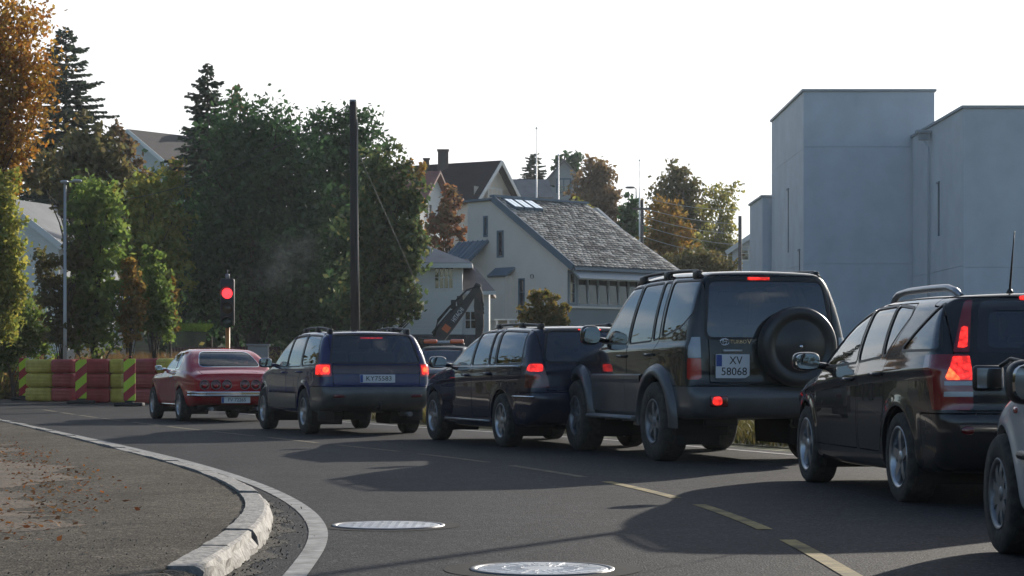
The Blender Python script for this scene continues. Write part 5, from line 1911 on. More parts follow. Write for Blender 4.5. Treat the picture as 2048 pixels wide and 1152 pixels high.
# dark wood closing the gaps low down behind them: one mass
Vw, Fw, ow = [], [], 0
for (px, py, rx, ry, d) in ((60, 520, 120, 170, 112), (200, 540, 130, 150, 114), (330, 500, 110, 170, 112), (420, 560, 120, 150, 104), (620, 600, 140, 100, 104), (480, 660, 160, 60, 98), (760, 650, 60, 50, 100)):
    s = F / d
    c = at(px, py, d)
    r_ = (rx / s, 2.5, ry / s)
    n = int(math.pi * r_[0] * r_[2] * 5 / (0.25 ** 2 * 1.2))
    V, Fq = leaf_quads(blob_points(c, r_, n, 0.3), 0.25)
    Vw.append(V); Fw.append(Fq + ow); ow += len(V)
setp(mk('dark_wood', np.concatenate(Vw), np.concatenate(Fw), L_DARK), kind='stuff')

GH = 'trees round the houses on the hill'
broadleaf('tree', 'rust coloured tree between the red roof and the beige building', 'tree', 108,
          [(900, 410, 28, 34), (885, 455, 34, 40), (908, 470, 22, 45), (865, 500, 22, 25)], 890, leafmat('rust_leaves', [(0.224, 0.088, 0.042), (0.304, 0.128, 0.051), (0.192, 0.128, 0.051), (0.160, 0.096, 0.045)], 0.48), 0.14, 0.75, 0.1, None, GH)
spruce('small dark spruce left of the grey gabled house on the skyline', 175, 1068, 302, 400, 42, L_NEEDLE, GH, dens=1.3)
broadleaf('tree', 'dark round treetop behind the grey gabled house on the skyline', 'tree', 190,
          [(1140, 318, 26, 18), (1120, 335, 16, 22), (1155, 335, 16, 18)], 1140, L_DARK, 0.26, 0.9, 0.15, None, GH)
broadleaf('tree', 'brownish green tree right of the grey gabled house', 'tree', 150,
          [(1195, 350, 38, 45), (1185, 400, 44, 50), (1220, 400, 26, 45), (1165, 440, 32, 30), (1210, 450, 35, 40), (1240, 435, 22, 30)], 1195, L_BROWN, 0.18, 0.85, 0.16, None, GH)
broadleaf('shrub', 'bright yellow green bush on the roof edge line of the beige building', 'shrub', 122,
          [(1155, 405, 12, 20, 0.8), (1172, 425, 16, 14, 0.8)], 1162, L_YGREEN, 0.12, 0.8, 0.06, None, GH)
broadleaf('tree', 'dark rounded evergreen behind the slate roof', 'tree', 128,
          [(1262, 430, 28, 42), (1268, 480, 36, 45), (1285, 530, 30, 30)], 1268, L_DARK, 0.17, 0.9, 0.14, None, GH)
broadleaf('birch_tree', 'tall airy green birch right of the slate roof', 'tree', 138,
          [(1362, 345, 26, 34, 0.8), (1345, 385, 38, 42), (1385, 390, 30, 40, 0.8), (1330, 420, 30, 35), (1395, 440, 34, 55, 0.7), (1365, 460, 40, 60)], 1362, L_OLIVE, 0.15, 0.75, 0.14, M_BIRCH, GH, clump=0.28)
broadleaf('tree', 'orange autumn tree beside the slate roof', 'tree', 118,
          [(1330, 440, 38, 44), (1350, 480, 36, 40), (1318, 480, 34, 38), (1345, 525, 36, 34)], 1335, L_AMBER, 0.13, 0.85, 0.12, None, GH)
broadleaf('birch_tree', 'sparse pale yellow birch left of the grey block', 'tree', 132,
          [(1440, 385, 32, 30, 0.5), (1425, 430, 30, 40, 0.5), (1455, 440, 24, 50, 0.5), (1440, 490, 36, 40, 0.55), (1462, 500, 16, 40, 0.8), (1420, 500, 30, 40, 0.7)], 1438, L_PALE, 0.12, 0.7, 0.12, M_BIRCH, GH, clump=0.26, edge=0.6)
broadleaf('shrub', 'green hedge bushes low behind the off-road car roof', 'shrub', 110,
          [(1340, 545, 60, 30), (1400, 530, 50, 36), (1450, 545, 40, 24)], 1400, L_OLIVE, 0.13, 0.9, 0.1, None, GH)
broadleaf('tree', 'small round amber and green tree in front of the beige building', 'tree', 70,
          [(1085, 605, 34, 24), (1065, 630, 32, 26), (1112, 632, 30, 24), (1085, 650, 55, 24)], 1086, leafmat('mixed_leaves', [(0.150, 0.135, 0.038), (0.300, 0.180, 0.042), (0.105, 0.128, 0.033), (0.240, 0.165, 0.039)], 0.48), 0.085, 0.9, 0.07, None, GH)
# dry tall grass and brown brush behind the barrier
pts = []
for _ in range(9000):
    d = RNG.uniform(65, 69)
    X = RNG.uniform(-13.4, -8.8)
    pts.append((X, d, 0.0))
blades('dry_grass', pts, 1.25, 0.03, leafmat('dry_grass', [(0.20, 0.10, 0.04), (0.26, 0.15, 0.06), (0.16, 0.10, 0.04), (0.22, 0.17, 0.07)], 0.4), 0.3)
pts = [(RNG.uniform(-22, -16.2), RNG.uniform(66.5, 69), 0.0) for _ in range(2500)]
blades('tall_grass', pts, 0.95, 0.025, L_PALE, 0.25)

# undergrowth closing the foot of the trees behind the barrier
Vw, Fw, ow = [], [], 0
for k in range(30):
    c = (-20 + 12.5 * k / 29, 68.2 + 1.2 * math.sin(k * 2.1), 0.55 + 0.2 * math.sin(k * 1.3))
    V, Fq = leaf_quads(blob_points(c, (0.75, 0.8, 0.75 + 0.25 * math.sin(k * 0.9)), 420, 0.3), 0.09)
    Vw.append(V); Fw.append(Fq + ow); ow += len(V)
setp(mk('undergrowth', np.concatenate(Vw), np.concatenate(Fw), leafmat('undergrowth_leaves', [(0.10, 0.12, 0.03), (0.22, 0.13, 0.05), (0.14, 0.13, 0.04), (0.09, 0.08, 0.03)], 0.5)), kind='stuff')

# wood on the far side of the street to the left and behind the viewer, outside the picture, seen in the car windows
Vw, Fw, ow = [], [], 0
for k in range(38):
    a = R(-27 - k * 6.0)
    dd = 44 + 6 * math.sin(k * 1.7)
    c = (math.sin(a) * dd, math.cos(a) * dd + 8, 3.4 + 0.8 * math.sin(k * 2.3))
    r_ = (4.6, 3.2, 4.2 + 1.5 * math.sin(k * 1.9))
    V, Fq = leaf_quads(blob_points(c, r_, 2000, 0.28), 0.30)
    Vw.append(V); Fw.append(Fq + ow); ow += len(V)
setp(mk('roadside_wood', np.concatenate(Vw), np.concatenate(Fw), L_OLIVE), kind='stuff')
# ------------------------------------------------------------------ the black estate with the tall lit tail light
M_KIA = pbr('black_pearl_paint', (0.012, 0.012, 0.0135), 0.5, 0.0, spec=0.1, coat=1.0, coat_rough=0.015, rvar=0.05, vscale=3)


def rear_col(zlo, zhi, y0, y1, xlim, side=1):
    return lambda x, y, z: np.maximum.reduce([zlo - z, z - zhi, y0 - side * y, side * y - y1, x - xlim])


def build_kia():
    r, wb = 0.318, 2.65
    root = thing('estate_car', 'black estate car with aerial and tall lit tail light, ahead of the silver car', 'car', group='cars queueing at the red light')
    B = Body(prof=[(-0.80, 0.24), (-0.90, 0.33), (-0.93, 0.50), (-0.925, 0.62), (-0.895, 0.66), (-0.89, 0.80), (-0.86, 0.97), (-0.80, 1.06), (-0.70, 1.24), (-0.62, 1.38), (-0.62, 1.45),
                   (-0.45, 1.462), (0.2, 1.478), (0.9, 1.475), (1.35, 1.44), (1.75, 1.30), (2.15, 1.10), (2.45, 0.965), (2.9, 0.90), (3.25, 0.81), (3.46, 0.69), (3.55, 0.55), (3.56, 0.36), (3.45, 0.22), (2.9, 0.20), (-0.4, 0.21)],
             plan=[(-0.95, 0.74), (-0.8, 0.815), (-0.5, 0.85), (0.0, 0.873), (0.9, 0.885), (1.8, 0.885), (2.6, 0.87), (3.1, 0.82), (3.5, 0.68), (3.6, 0.6)],
             belt=[(-0.95, 1.02), (0.3, 0.985), (1.3, 0.945), (2.2, 0.895), (2.7, 0.84), (3.5, 0.70)],
             wheels=[(0, r, 0.365), (wb, r, 0.365)], tum=0.44, k=0.10, crown=0.06, cr=0.14, cf=0.22, crease=(-0.07, 0.012, 0.03), h=0.024, flare=0.012)
    C = Car(root, B, M_KIA)
    # tail lights: a wide lamp below, a column up the corner post
    for s in (1, -1):
        lamp = lambda x, y, z, s=s: np.maximum.reduce([0.665 - z, z - 1.035, x + 0.52 + 0.45 * (1.035 - z), 0.60 - s * y + 0.18 * (1.0 - z) * 0, (0.56 + (0.95 - z) * -0.10) - s * y])
        col = lambda x, y, z, s=s: np.maximum.reduce([1.05 - z, z - 1.405, x + 0.40 + 0.6 * (z - 1.05) * 0.3, 0.595 - 0.22 * (z - 1.05) - s * y, s * y - (0.70 - 0.37 * (z - 1.05))])
        L = C.cut(lamp)
        hot = carve(L, lambda x, y, z, s=s: np.maximum.reduce([0.865 - z, z - 1.022, 0.575 + 0.12 * (z - 0.865) - s * y, s * y - (0.775 - 0.42 * (z - 0.865))]))[0]
        strip1 = carve(L, lambda x, y, z, s=s: np.maximum(np.abs(z - 0.842) - 0.014, s * y - 0.78))[0]
        strip2 = carve(L, lambda x, y, z, s=s: np.maximum(np.abs(z - 0.770) - 0.017, s * y - 0.78))[0]
        lm = shell('tail_light', L, pbr('deep_red_lens', (0.20, 0.005, 0.010), 0.12, coat=1.0), root, 0.004, 0.03)
        bulb, _ = carve(hot, lambda x, y, z, s=s: np.maximum(z - 0.925 + 1.2 * (0.72 - s * y), 0.68 - s * y))
        shell('brake_lens', hot, M_LIT, lm, 0.007, 0.005)
        shell('bulb_glow', bulb, M_LITHOT, lm, 0.010, 0.004)
        shell('clear_lens', strip1, M_CLEARLENS, lm, 0.007, 0.005)
        shell('clear_lens', strip2, M_CLEARLENS, lm, 0.007, 0.005)
        U = C.cut(col)
        hot2 = carve(U, lambda x, y, z, s=s: np.maximum.reduce([1.08 - z, z - 1.225, 0.608 - 0.2 * (z - 1.05) - s * y, s * y - (0.675 - 0.33 * (z - 1.05))]))[0]
        up = shell('tail_light', U, MATS['deep_red_lens'], root, 0.004, 0.03)
        shell('brake_lens', hot2, M_LIT, up, 0.007, 0.005)
    # panes
    for s in (1, -1):
        C.pane(side_region([(2.20, 0.955), (1.62, 1.265), (1.22, 1.375), (1.10, 0.995)], 0.03, s))
        C.pane(side_region([(1.04, 1.0), (1.16, 1.385), (0.60, 1.395), (0.46, 1.035)], 0.03, s))
        C.pane(side_region([(0.405, 1.04), (0.545, 1.395), (0.12, 1.365), (0.10, 1.31), (0.36, 1.04)], 0.025, s))
        C.pane(side_region([(0.0, 1.075), (-0.475, 1.385), (-0.66, 1.075)], 0.025, s, 0.40), M_PRIV)
    rw = end_region([(-0.55, 1.045), (0.55, 1.045), (0.47, 1.40), (-0.47, 1.40)], 0.05, -0.35)
    rin = end_region([(-0.47, 1.08), (0.47, 1.08), (0.415, 1.335), (-0.415, 1.335)], 0.05, -0.35)
    C.pane(rin, M_GLASS, 0.0)
    fr = C.cut(rw)
    C.pane(end_region([(-0.66, 0.99), (0.66, 0.99), (0.53, 1.40), (-0.53, 1.40)], 0.05, 1.2, rear=False), M_GLASS, 0.015, 'windscreen')
    shell('window_seal', fr, pbr('black_glass_band', (0.006, 0.006, 0.007), 0.08, coat=1.0), root, 0.0, 0.02)
    # doors, tailgate, bumper
    for s in (1, -1):
        C.panel(side_region([(2.28, 0.34), (2.36, 0.75), (2.30, 0.93), (1.63, 1.295), (1.22, 1.41), (1.065, 1.415), (1.02, 0.9), (1.05, 0.34)], 0.04, s), 'door')
        C.panel(side_region([(1.02, 0.34), (0.99, 0.9), (1.04, 1.42), (0.1, 1.41), (0.06, 1.30), (0.30, 1.0), (0.33, 0.72), (0.36, 0.55), (0.47, 0.34)], 0.04, s), 'door')
        C.panel(side_region([(3.46, 0.6), (3.36, 0.70), (3.0, 0.80), (2.98, 0.76), (3.2, 0.6)], 0.04, s, 0.45), 'headlight', M_CLEARLENS, 0.003)
    C.panel(lambda x, y, z: np.maximum.reduce([0.655 - z, z - 1.43, np.abs(y) - 0.70, x + 0.3]), 'tailgate')
    C.panel(lambda x, y, z: np.maximum(z - 0.645, x + 0.47), 'bumper')
    C.panel(lambda x, y, z: np.maximum(z - 0.60, 3.07 - x), 'bumper')
    C.panel(lambda x, y, z: np.maximum.reduce([np.abs(y) - 0.69 + (x - 2.45) * 0.06, 2.46 - x, x - 3.42 + 0.3 * y * y, 0.6 - z]), 'bonnet')
    C.finish()
    for s in (1, -1):
        # roof rail: aluminium bow on two feet
        pts = []
        for k in range(15):
            x = 1.28 - k * 1.68 / 14
            t = k / 14
            lift = 0.058 * min(1, math.sin(math.pi * t) * 2.6) ** 0.8 if 0 < t < 1 else 0
            y = 0.535 + 0.03 * math.sin(math.pi * t)
            pts.append((x, s * y, B.sz(x, y) + lift - 0.003))
        MB().tube(pts, [0.018] + [0.026] * 13 + [0.018], 8).build('roof_rail', pbr('satin_rail', (0.32, 0.33, 0.35), 0.35, 0.8), root)
        C.handle(1.22, 0.86, s, M_KIA)
        C.handle(0.46, 0.90, s, M_KIA)
        mirror(root, 2.02, s * 0.86, 1.0, s, M_KIA, 0.22, 0.15)
        wheel(root, 0, s * 0.765, r, 0.205, 0.222, 5, M_ALLOY, s)
        wheel(root, wb, s * 0.765, r, 0.205, 0.222, 5, M_ALLOY, s)
    ax = -0.42
    az = B.sz(ax, 0.2)
    a = MB().tube([(ax, 0.2, az - 0.01), (ax, 0.2, az + 0.03)], [0.035, 0.014], 10).build('aerial', M_BLACK, root)
    MB().tube([(ax, 0.2, az + 0.03), (ax - 0.09, 0.2, az + 0.42)], [0.009, 0.004], 6).build('aerial_whip', M_BLACK, a)
    hx = B.sx(0, 1.43)
    MB().rbox((hx - 0.02, -0.2, 1.405), (hx + 0.03, 0.2, 1.435), 0.008).build('brake_light', M_LIT, root)
    plate(root, B, 0, 0.80, 0.52, 0.11, [('SV 41273', 0.085, 0.02, 0, 0.95)])
    seats(root, (0.25, 1.05), 0.52, dash_x=1.75)
    # lights of the reversing lamp kind low in the bumper
    yb = 0.64
    MB().superell((B.sx(-yb, 0.53) - 0.0, -yb, 0.53), (0.015, 0.05, 0.03), 2.2, 12, 8).build('reflector', M_DARKRED, root)
    MB().superell((B.sx(yb, 0.53) - 0.0, yb, 0.53), (0.015, 0.05, 0.03), 2.2, 12, 8).build('reflector', M_DARKRED, root)
    psi = heading(1797, 1005, wb, 1613)
    place(root, 1797, 1005, psi, 0, 0.86)
    return root


build_kia()
# ------------------------------------------------------------------ the dark off-roader with the spare wheel
M_SUVG = pbr('dark_green_paint', (0.006, 0.0095, 0.010), 0.5, 0.0, spec=0.1, coat=1.0, coat_rough=0.02, rvar=0.05, vscale=3)
M_SUVL = pbr('grey_lower_paint', (0.062, 0.067, 0.073), 0.45, 0.3, coat=0.6, coat_rough=0.08, var=0.15, vscale=5)
M_SUVC = pbr('spare_cover', (0.011, 0.013, 0.015), 0.45, coat=0.3, coat_rough=0.2, rvar=0.1)
GQ = 'cars queueing at the red light'


def build_suv():
    r, wb = 0.388, 2.675
    root = thing('off_road_car', 'dark green off-road car with a covered spare wheel on its back door', 'car', group=GQ)
    B = Body(prof=[(-0.86, 0.42), (-0.96, 0.44), (-1.02, 0.50), (-1.03, 0.66), (-0.985, 0.735), (-0.93, 0.75), (-0.92, 0.95), (-0.905, 1.15), (-0.87, 1.42), (-0.815, 1.68), (-0.77, 1.80), (-0.70, 1.835), (-0.45, 1.845),
                   (0.4, 1.87), (1.05, 1.855), (1.35, 1.81), (1.58, 1.65), (1.85, 1.40), (2.06, 1.21), (2.2, 1.17), (2.7, 1.13), (3.12, 1.06), (3.34, 0.96), (3.42, 0.80), (3.48, 0.66), (3.49, 0.48), (3.38, 0.40), (2.9, 0.40), (0.5, 0.40)],
             plan=[(-1.05, 0.76), (-0.9, 0.815), (-0.5, 0.835), (0.3, 0.845), (1.5, 0.845), (2.4, 0.83), (3.1, 0.79), (3.5, 0.69)],
             belt=[(-1.0, 1.14), (0.0, 1.13), (1.5, 1.12), (2.1, 1.10), (2.7, 1.03), (3.5, 0.9)],
             wheels=[(0, r, 0.455), (wb, r, 0.455)], tum=0.25, tuck=0.06, ledge=0.018, k=0.12, crown=0.055, cr=0.09, cf=0.16, h=0.027, flare=0.0, zl=0.55)
    C = Car(root, B, M_SUVG)
    for s in (1, -1):
        up = C.cut(lambda x, y, z: np.maximum.reduce([1.005 - z, z - 1.20, 0.70 - s * y, x + 0.80]))
        lo = C.cut(lambda x, y, z: np.maximum.reduce([0.80 - z, z - 1.0, 0.70 - s * y, x + 0.80]))
        L = shell('tail_light', lo, M_REDLENS, root, 0.006, 0.03)
        shell('clear_lens', up, M_CLEARLENS, L, 0.006, 0.03)
        C.pane(side_region([(2.00, 1.185), (1.60, 1.595), (1.44, 1.72), (0.98, 1.735), (1.00, 1.165)], 0.04, s))
        C.pane(side_region([(0.93, 1.165), (0.91, 1.74), (0.33, 1.75), (0.24, 1.185)], 0.04, s), M_PRIV)
        C.pane(side_region([(0.185, 1.19), (0.275, 1.75), (0.10, 1.75), (0.02, 1.21)], 0.03, s), M_PRIV)
        C.pane(side_region([(-0.06, 1.215), (0.03, 1.75), (-0.70, 1.735), (-0.755, 1.43), (-0.55, 1.31)], 0.05, s), M_PRIV)
    C.pane(end_region([(-0.62, 1.20), (0.64, 1.20), (0.58, 1.735), (-0.56, 1.735)], 0.07, -0.55), M_PRIV, 0.03, 'rear_window')
    C.pane(end_region([(-0.68, 1.23), (0.68, 1.23), (0.56, 1.74), (-0.56, 1.74)], 0.06, 1.2, rear=False), M_GLASS, 0.02, 'windscreen')
    # lower two-tone
    for s in (1, -1):
        C.panel(side_region([(2.16, 0.42), (2.12, 0.80), (2.12, 1.14), (1.62, 1.64), (1.46, 1.765), (0.96, 1.785), (0.965, 0.42)], 0.04, s), 'door')
        C.panel(side_region([(0.965, 0.42), (0.955, 1.785), (0.10, 1.79), (-0.02, 1.20), (0.22, 0.98), (0.42, 0.70), (0.47, 0.42)], 0.05, s), 'door')
        C.panel(side_region([(3.45, 0.78), (3.38, 0.96), (3.14, 1.0), (3.16, 0.82)], 0.03, s, 0.4), 'headlight', M_CLEARLENS, 0.003)
    C.panel(lambda x, y, z: np.maximum(z - 0.742, x + 0.44), 'bumper', M_SUVL)
    C.panel(lambda x, y, z: np.maximum(z - 0.76, 3.15 - x), 'bumper', M_SUVL)
    C.panel(lambda x, y, z: np.maximum.reduce([0.765 - z, z - 1.79, y - 0.625, -0.645 - y, x + 0.45]), 'tailgate')
    C.panel(lambda x, y, z: np.maximum.reduce([np.abs(y) - 0.68, 2.12 - x, x - 3.3 + 0.16 * y * y, 0.85 - z]), 'bonnet')
    C.finish(0.6)
    for s in (1, -1):
        yb = lambda x, z: B.sy(x, z) * s
        # grey cladding strip along the sill, wheel-arch flares, running board
        for (xa, xb) in ((0.48, 0.962), (0.968, 2.16)):
            n = 10
            vs, fs = [], []
            for k in range(n + 1):
                x = xa + (xb - xa) * k / n
                for z, o in ((0.43, 0.006), (0.47, 0.02), (0.76, 0.022), (0.80, 0.028), (0.835, 0.028), (0.85, 0.002)):
                    vs.append((x, yb(x, z) + s * o, z))
            for k in range(n):
                for j in range(5):
                    fs.append((k * 6 + j, k * 6 + 6 + j, k * 6 + 7 + j, k * 6 + 1 + j))
            MB().add(vs, fs).build('sill_cladding', M_SUVL, root)
        for (wx, a0, a1) in ((0.0, -0.10, math.pi + 0.10), (wb, -0.10, math.pi + 0.02)):
            n = 30
            vs, fs = [], []
            for k in range(n + 1):
                a = a0 + (a1 - a0) * k / n
                for (ra, o) in ((0.445, -0.05), (0.446, 0.058), (0.475, 0.066), (0.535, 0.052), (0.565, 0.0)):
                    x, z = wx + ra * math.cos(a), r + ra * math.sin(a)
                    x2, z2 = wx + 0.52 * math.cos(a), r + 0.52 * math.sin(a)
                    base = float(B.W(np.array([x2]), np.array([min(z2, 0.95)]))[0])
                    vs.append((x, s * (base + o), z))
            for k in range(n):
                for j in range(4):
                    fs.append((k * 5 + j, k * 5 + 5 + j, k * 5 + 6 + j, k * 5 + 1 + j))
            MB().add(vs, fs, True).build('wheel_arch_flare', M_SUVL, root)
        m = MB()
        m.rbox((0.58, min(s * 0.70, s * 0.90), 0.385), (2.12, max(s * 0.70, s * 0.90), 0.43), 0.012)
        m.tube([(0.56, s * 0.905, 0.405), (2.14, s * 0.905, 0.405)], 0.02, 8)
        for x in (0.75, 1.35, 1.95):
            m.box((x, min(s * 0.5, s * 0.75), 0.36), (x + 0.05, max(s * 0.5, s * 0.75), 0.39))
        m.build('running_board', M_ALLOYD, root)
        pts = []
        for k in range(13):
            x = 1.30 - k * 1.95 / 12
            y = 0.60
            lift = 0.055 if 0 < k < 12 else 0.0
            pts.append((x, s * y, B.sz(x, y) + lift))
        m = MB().tube(pts, 0.017, 8)
        for x in (1.12, 0.35, -0.5):
            m.rbox((x - 0.07, s * 0.60 - 0.03, B.sz(x, 0.60) - 0.02), (x + 0.07, s * 0.60 + 0.03, B.sz(x, 0.60) + 0.06), 0.015)
        m.build('roof_rail', M_BLACK, root)
        C.handle(1.10, 1.03, s, M_SUVG)
        C.handle(0.22, 1.04, s, M_SUVG)
        mirror(root, 1.86, s * 0.80, 1.26, s, M_SUVG, 0.21, 0.21, 0.13)
        wheel(root, 0, s * 0.765, r, 0.255, 0.222, 6, M_ALLOYD, s)
        wheel(root, wb, s * 0.765, r, 0.255, 0.222, 6, M_ALLOYD, s)
        q = MB().rbox((B.sx(0, 0.60) - 0.012, s * 0.57 - 0.085, 0.545), (B.sx(0, 0.60) + 0.05, s * 0.57 + 0.085, 0.65), 0.012).build('bumper_lamp', M_DARKRED, root)
        MB().superell((B.sx(0, 0.60) - 0.012, s * 0.595, 0.60), (0.012, 0.05, 0.042), 2.6, 12, 8).build('lit_lens', M_LIT, q)
        MB().rbox((-0.75, s * 0.45 - 0.17, 0.36), (-0.72, s * 0.45 + 0.17, 0.52), 0.01).build('mud_flap', M_BLACK, root)
    # spare wheel in its cover, hung on the back door
    sx, sy, szz = B.sx(-0.24, 1.10), -0.22, 1.11
    m = MB()
    m.lathe([(0.0, 0.03), (0.33, 0.03), (0.39, 0.0), (0.402, -0.05), (0.402, -0.14), (0.393, -0.175), (0.37, -0.195), (0.33, -0.20), (0.30, -0.19), (0.275, -0.172), (0.262, -0.172), (0.252, -0.182), (0.0, -0.186)], 48, 'X')
    sp = m.build('spare_wheel_cover', M_SUVC, root)
    sp.location = (sx, sy, szz)
    sp.scale = (1.0, 0.94, 0.94)
    MB().lathe([(0.0, -0.20), (0.016, -0.198), (0.02, -0.182)], 14, 'X').build('lock', M_CHROME, sp)
    bx = B.sx(0.08, 1.765)
    MB().rbox((bx - 0.02, -0.02, 1.745), (bx + 0.03, 0.20, 1.772), 0.006).build('brake_light', M_LIT, root)
    plate(root, B, 0.40, 0.925, 0.34, 0.225, [('XV', 0.105, 0.03, 0.052, 0.95), ('58068', 0.105, 0.012, -0.052, 1.0)], single=False)
    bx = B.sx(0.40, 1.06) - 0.008
    MB().rbox((bx - 0.012, 0.30, 1.058), (bx + 0.03, 0.49, 1.082), 0.004).build('chrome_strip', M_ALLOY, root)
    bz = 1.155
    e = MB()
    e.tube([(B.sx(0.47, bz) - 0.006, 0.47 + 0.045 * math.cos(2 * math.pi * k / 18), bz + 0.03 * math.sin(2 * math.pi * k / 18)) for k in range(19)], 0.005, 6)
    e.tube([(B.sx(0.47, bz) - 0.006, 0.47 + 0.017 * math.cos(2 * math.pi * k / 14), bz + 0.028 * math.sin(2 * math.pi * k / 14)) for k in range(15)], 0.004, 6)
    e.tube([(B.sx(0.47, bz) - 0.006, 0.47 + 0.028 * math.cos(2 * math.pi * k / 14), bz + 0.014 + 0.012 * math.sin(2 * math.pi * k / 14)) for k in range(15)], 0.004, 6)
    setp(e.build('emblem', M_CHROME, root), kind='stuff')
    Mt = Matrix.Rotation(-math.pi / 2, 4, 'Z') @ Matrix.Rotation(math.pi / 2, 4, 'X')
    lettering('badge', 'TURBO', 0.05, M_CHROME, root, Matrix.Translation((B.sx(0.34, bz) - 0.006, 0.335, bz)) @ Mt)
    lettering('badge', 'VX', 0.07, M_CHROME, root, Matrix.Translation((B.sx(0.20, bz) - 0.006, 0.205, bz)) @ Mt)
    MB().tube([(-0.55, -0.35, 0.36), (-0.95, -0.4, 0.37)], 0.03, 10).build('exhaust_pipe', M_ALLOYD, root)
    seats(root, (0.15, 1.05), 0.72, dash_x=1.65)
    root.scale = (1.045,) * 3
    psi = heading(1312, 922, wb * 1.045, 1156)
    place(root, 1312, 922, psi, 0, 0.85 * 1.045)


build_suv()

# ------------------------------------------------------------------ the dark estate half hidden by the off-roader
M_NAVY = pbr('midnight_blue_paint', (0.005, 0.008, 0.024), 0.5, 0.0, spec=0.1, coat=1.0, coat_rough=0.015, rvar=0.05, vscale=3)


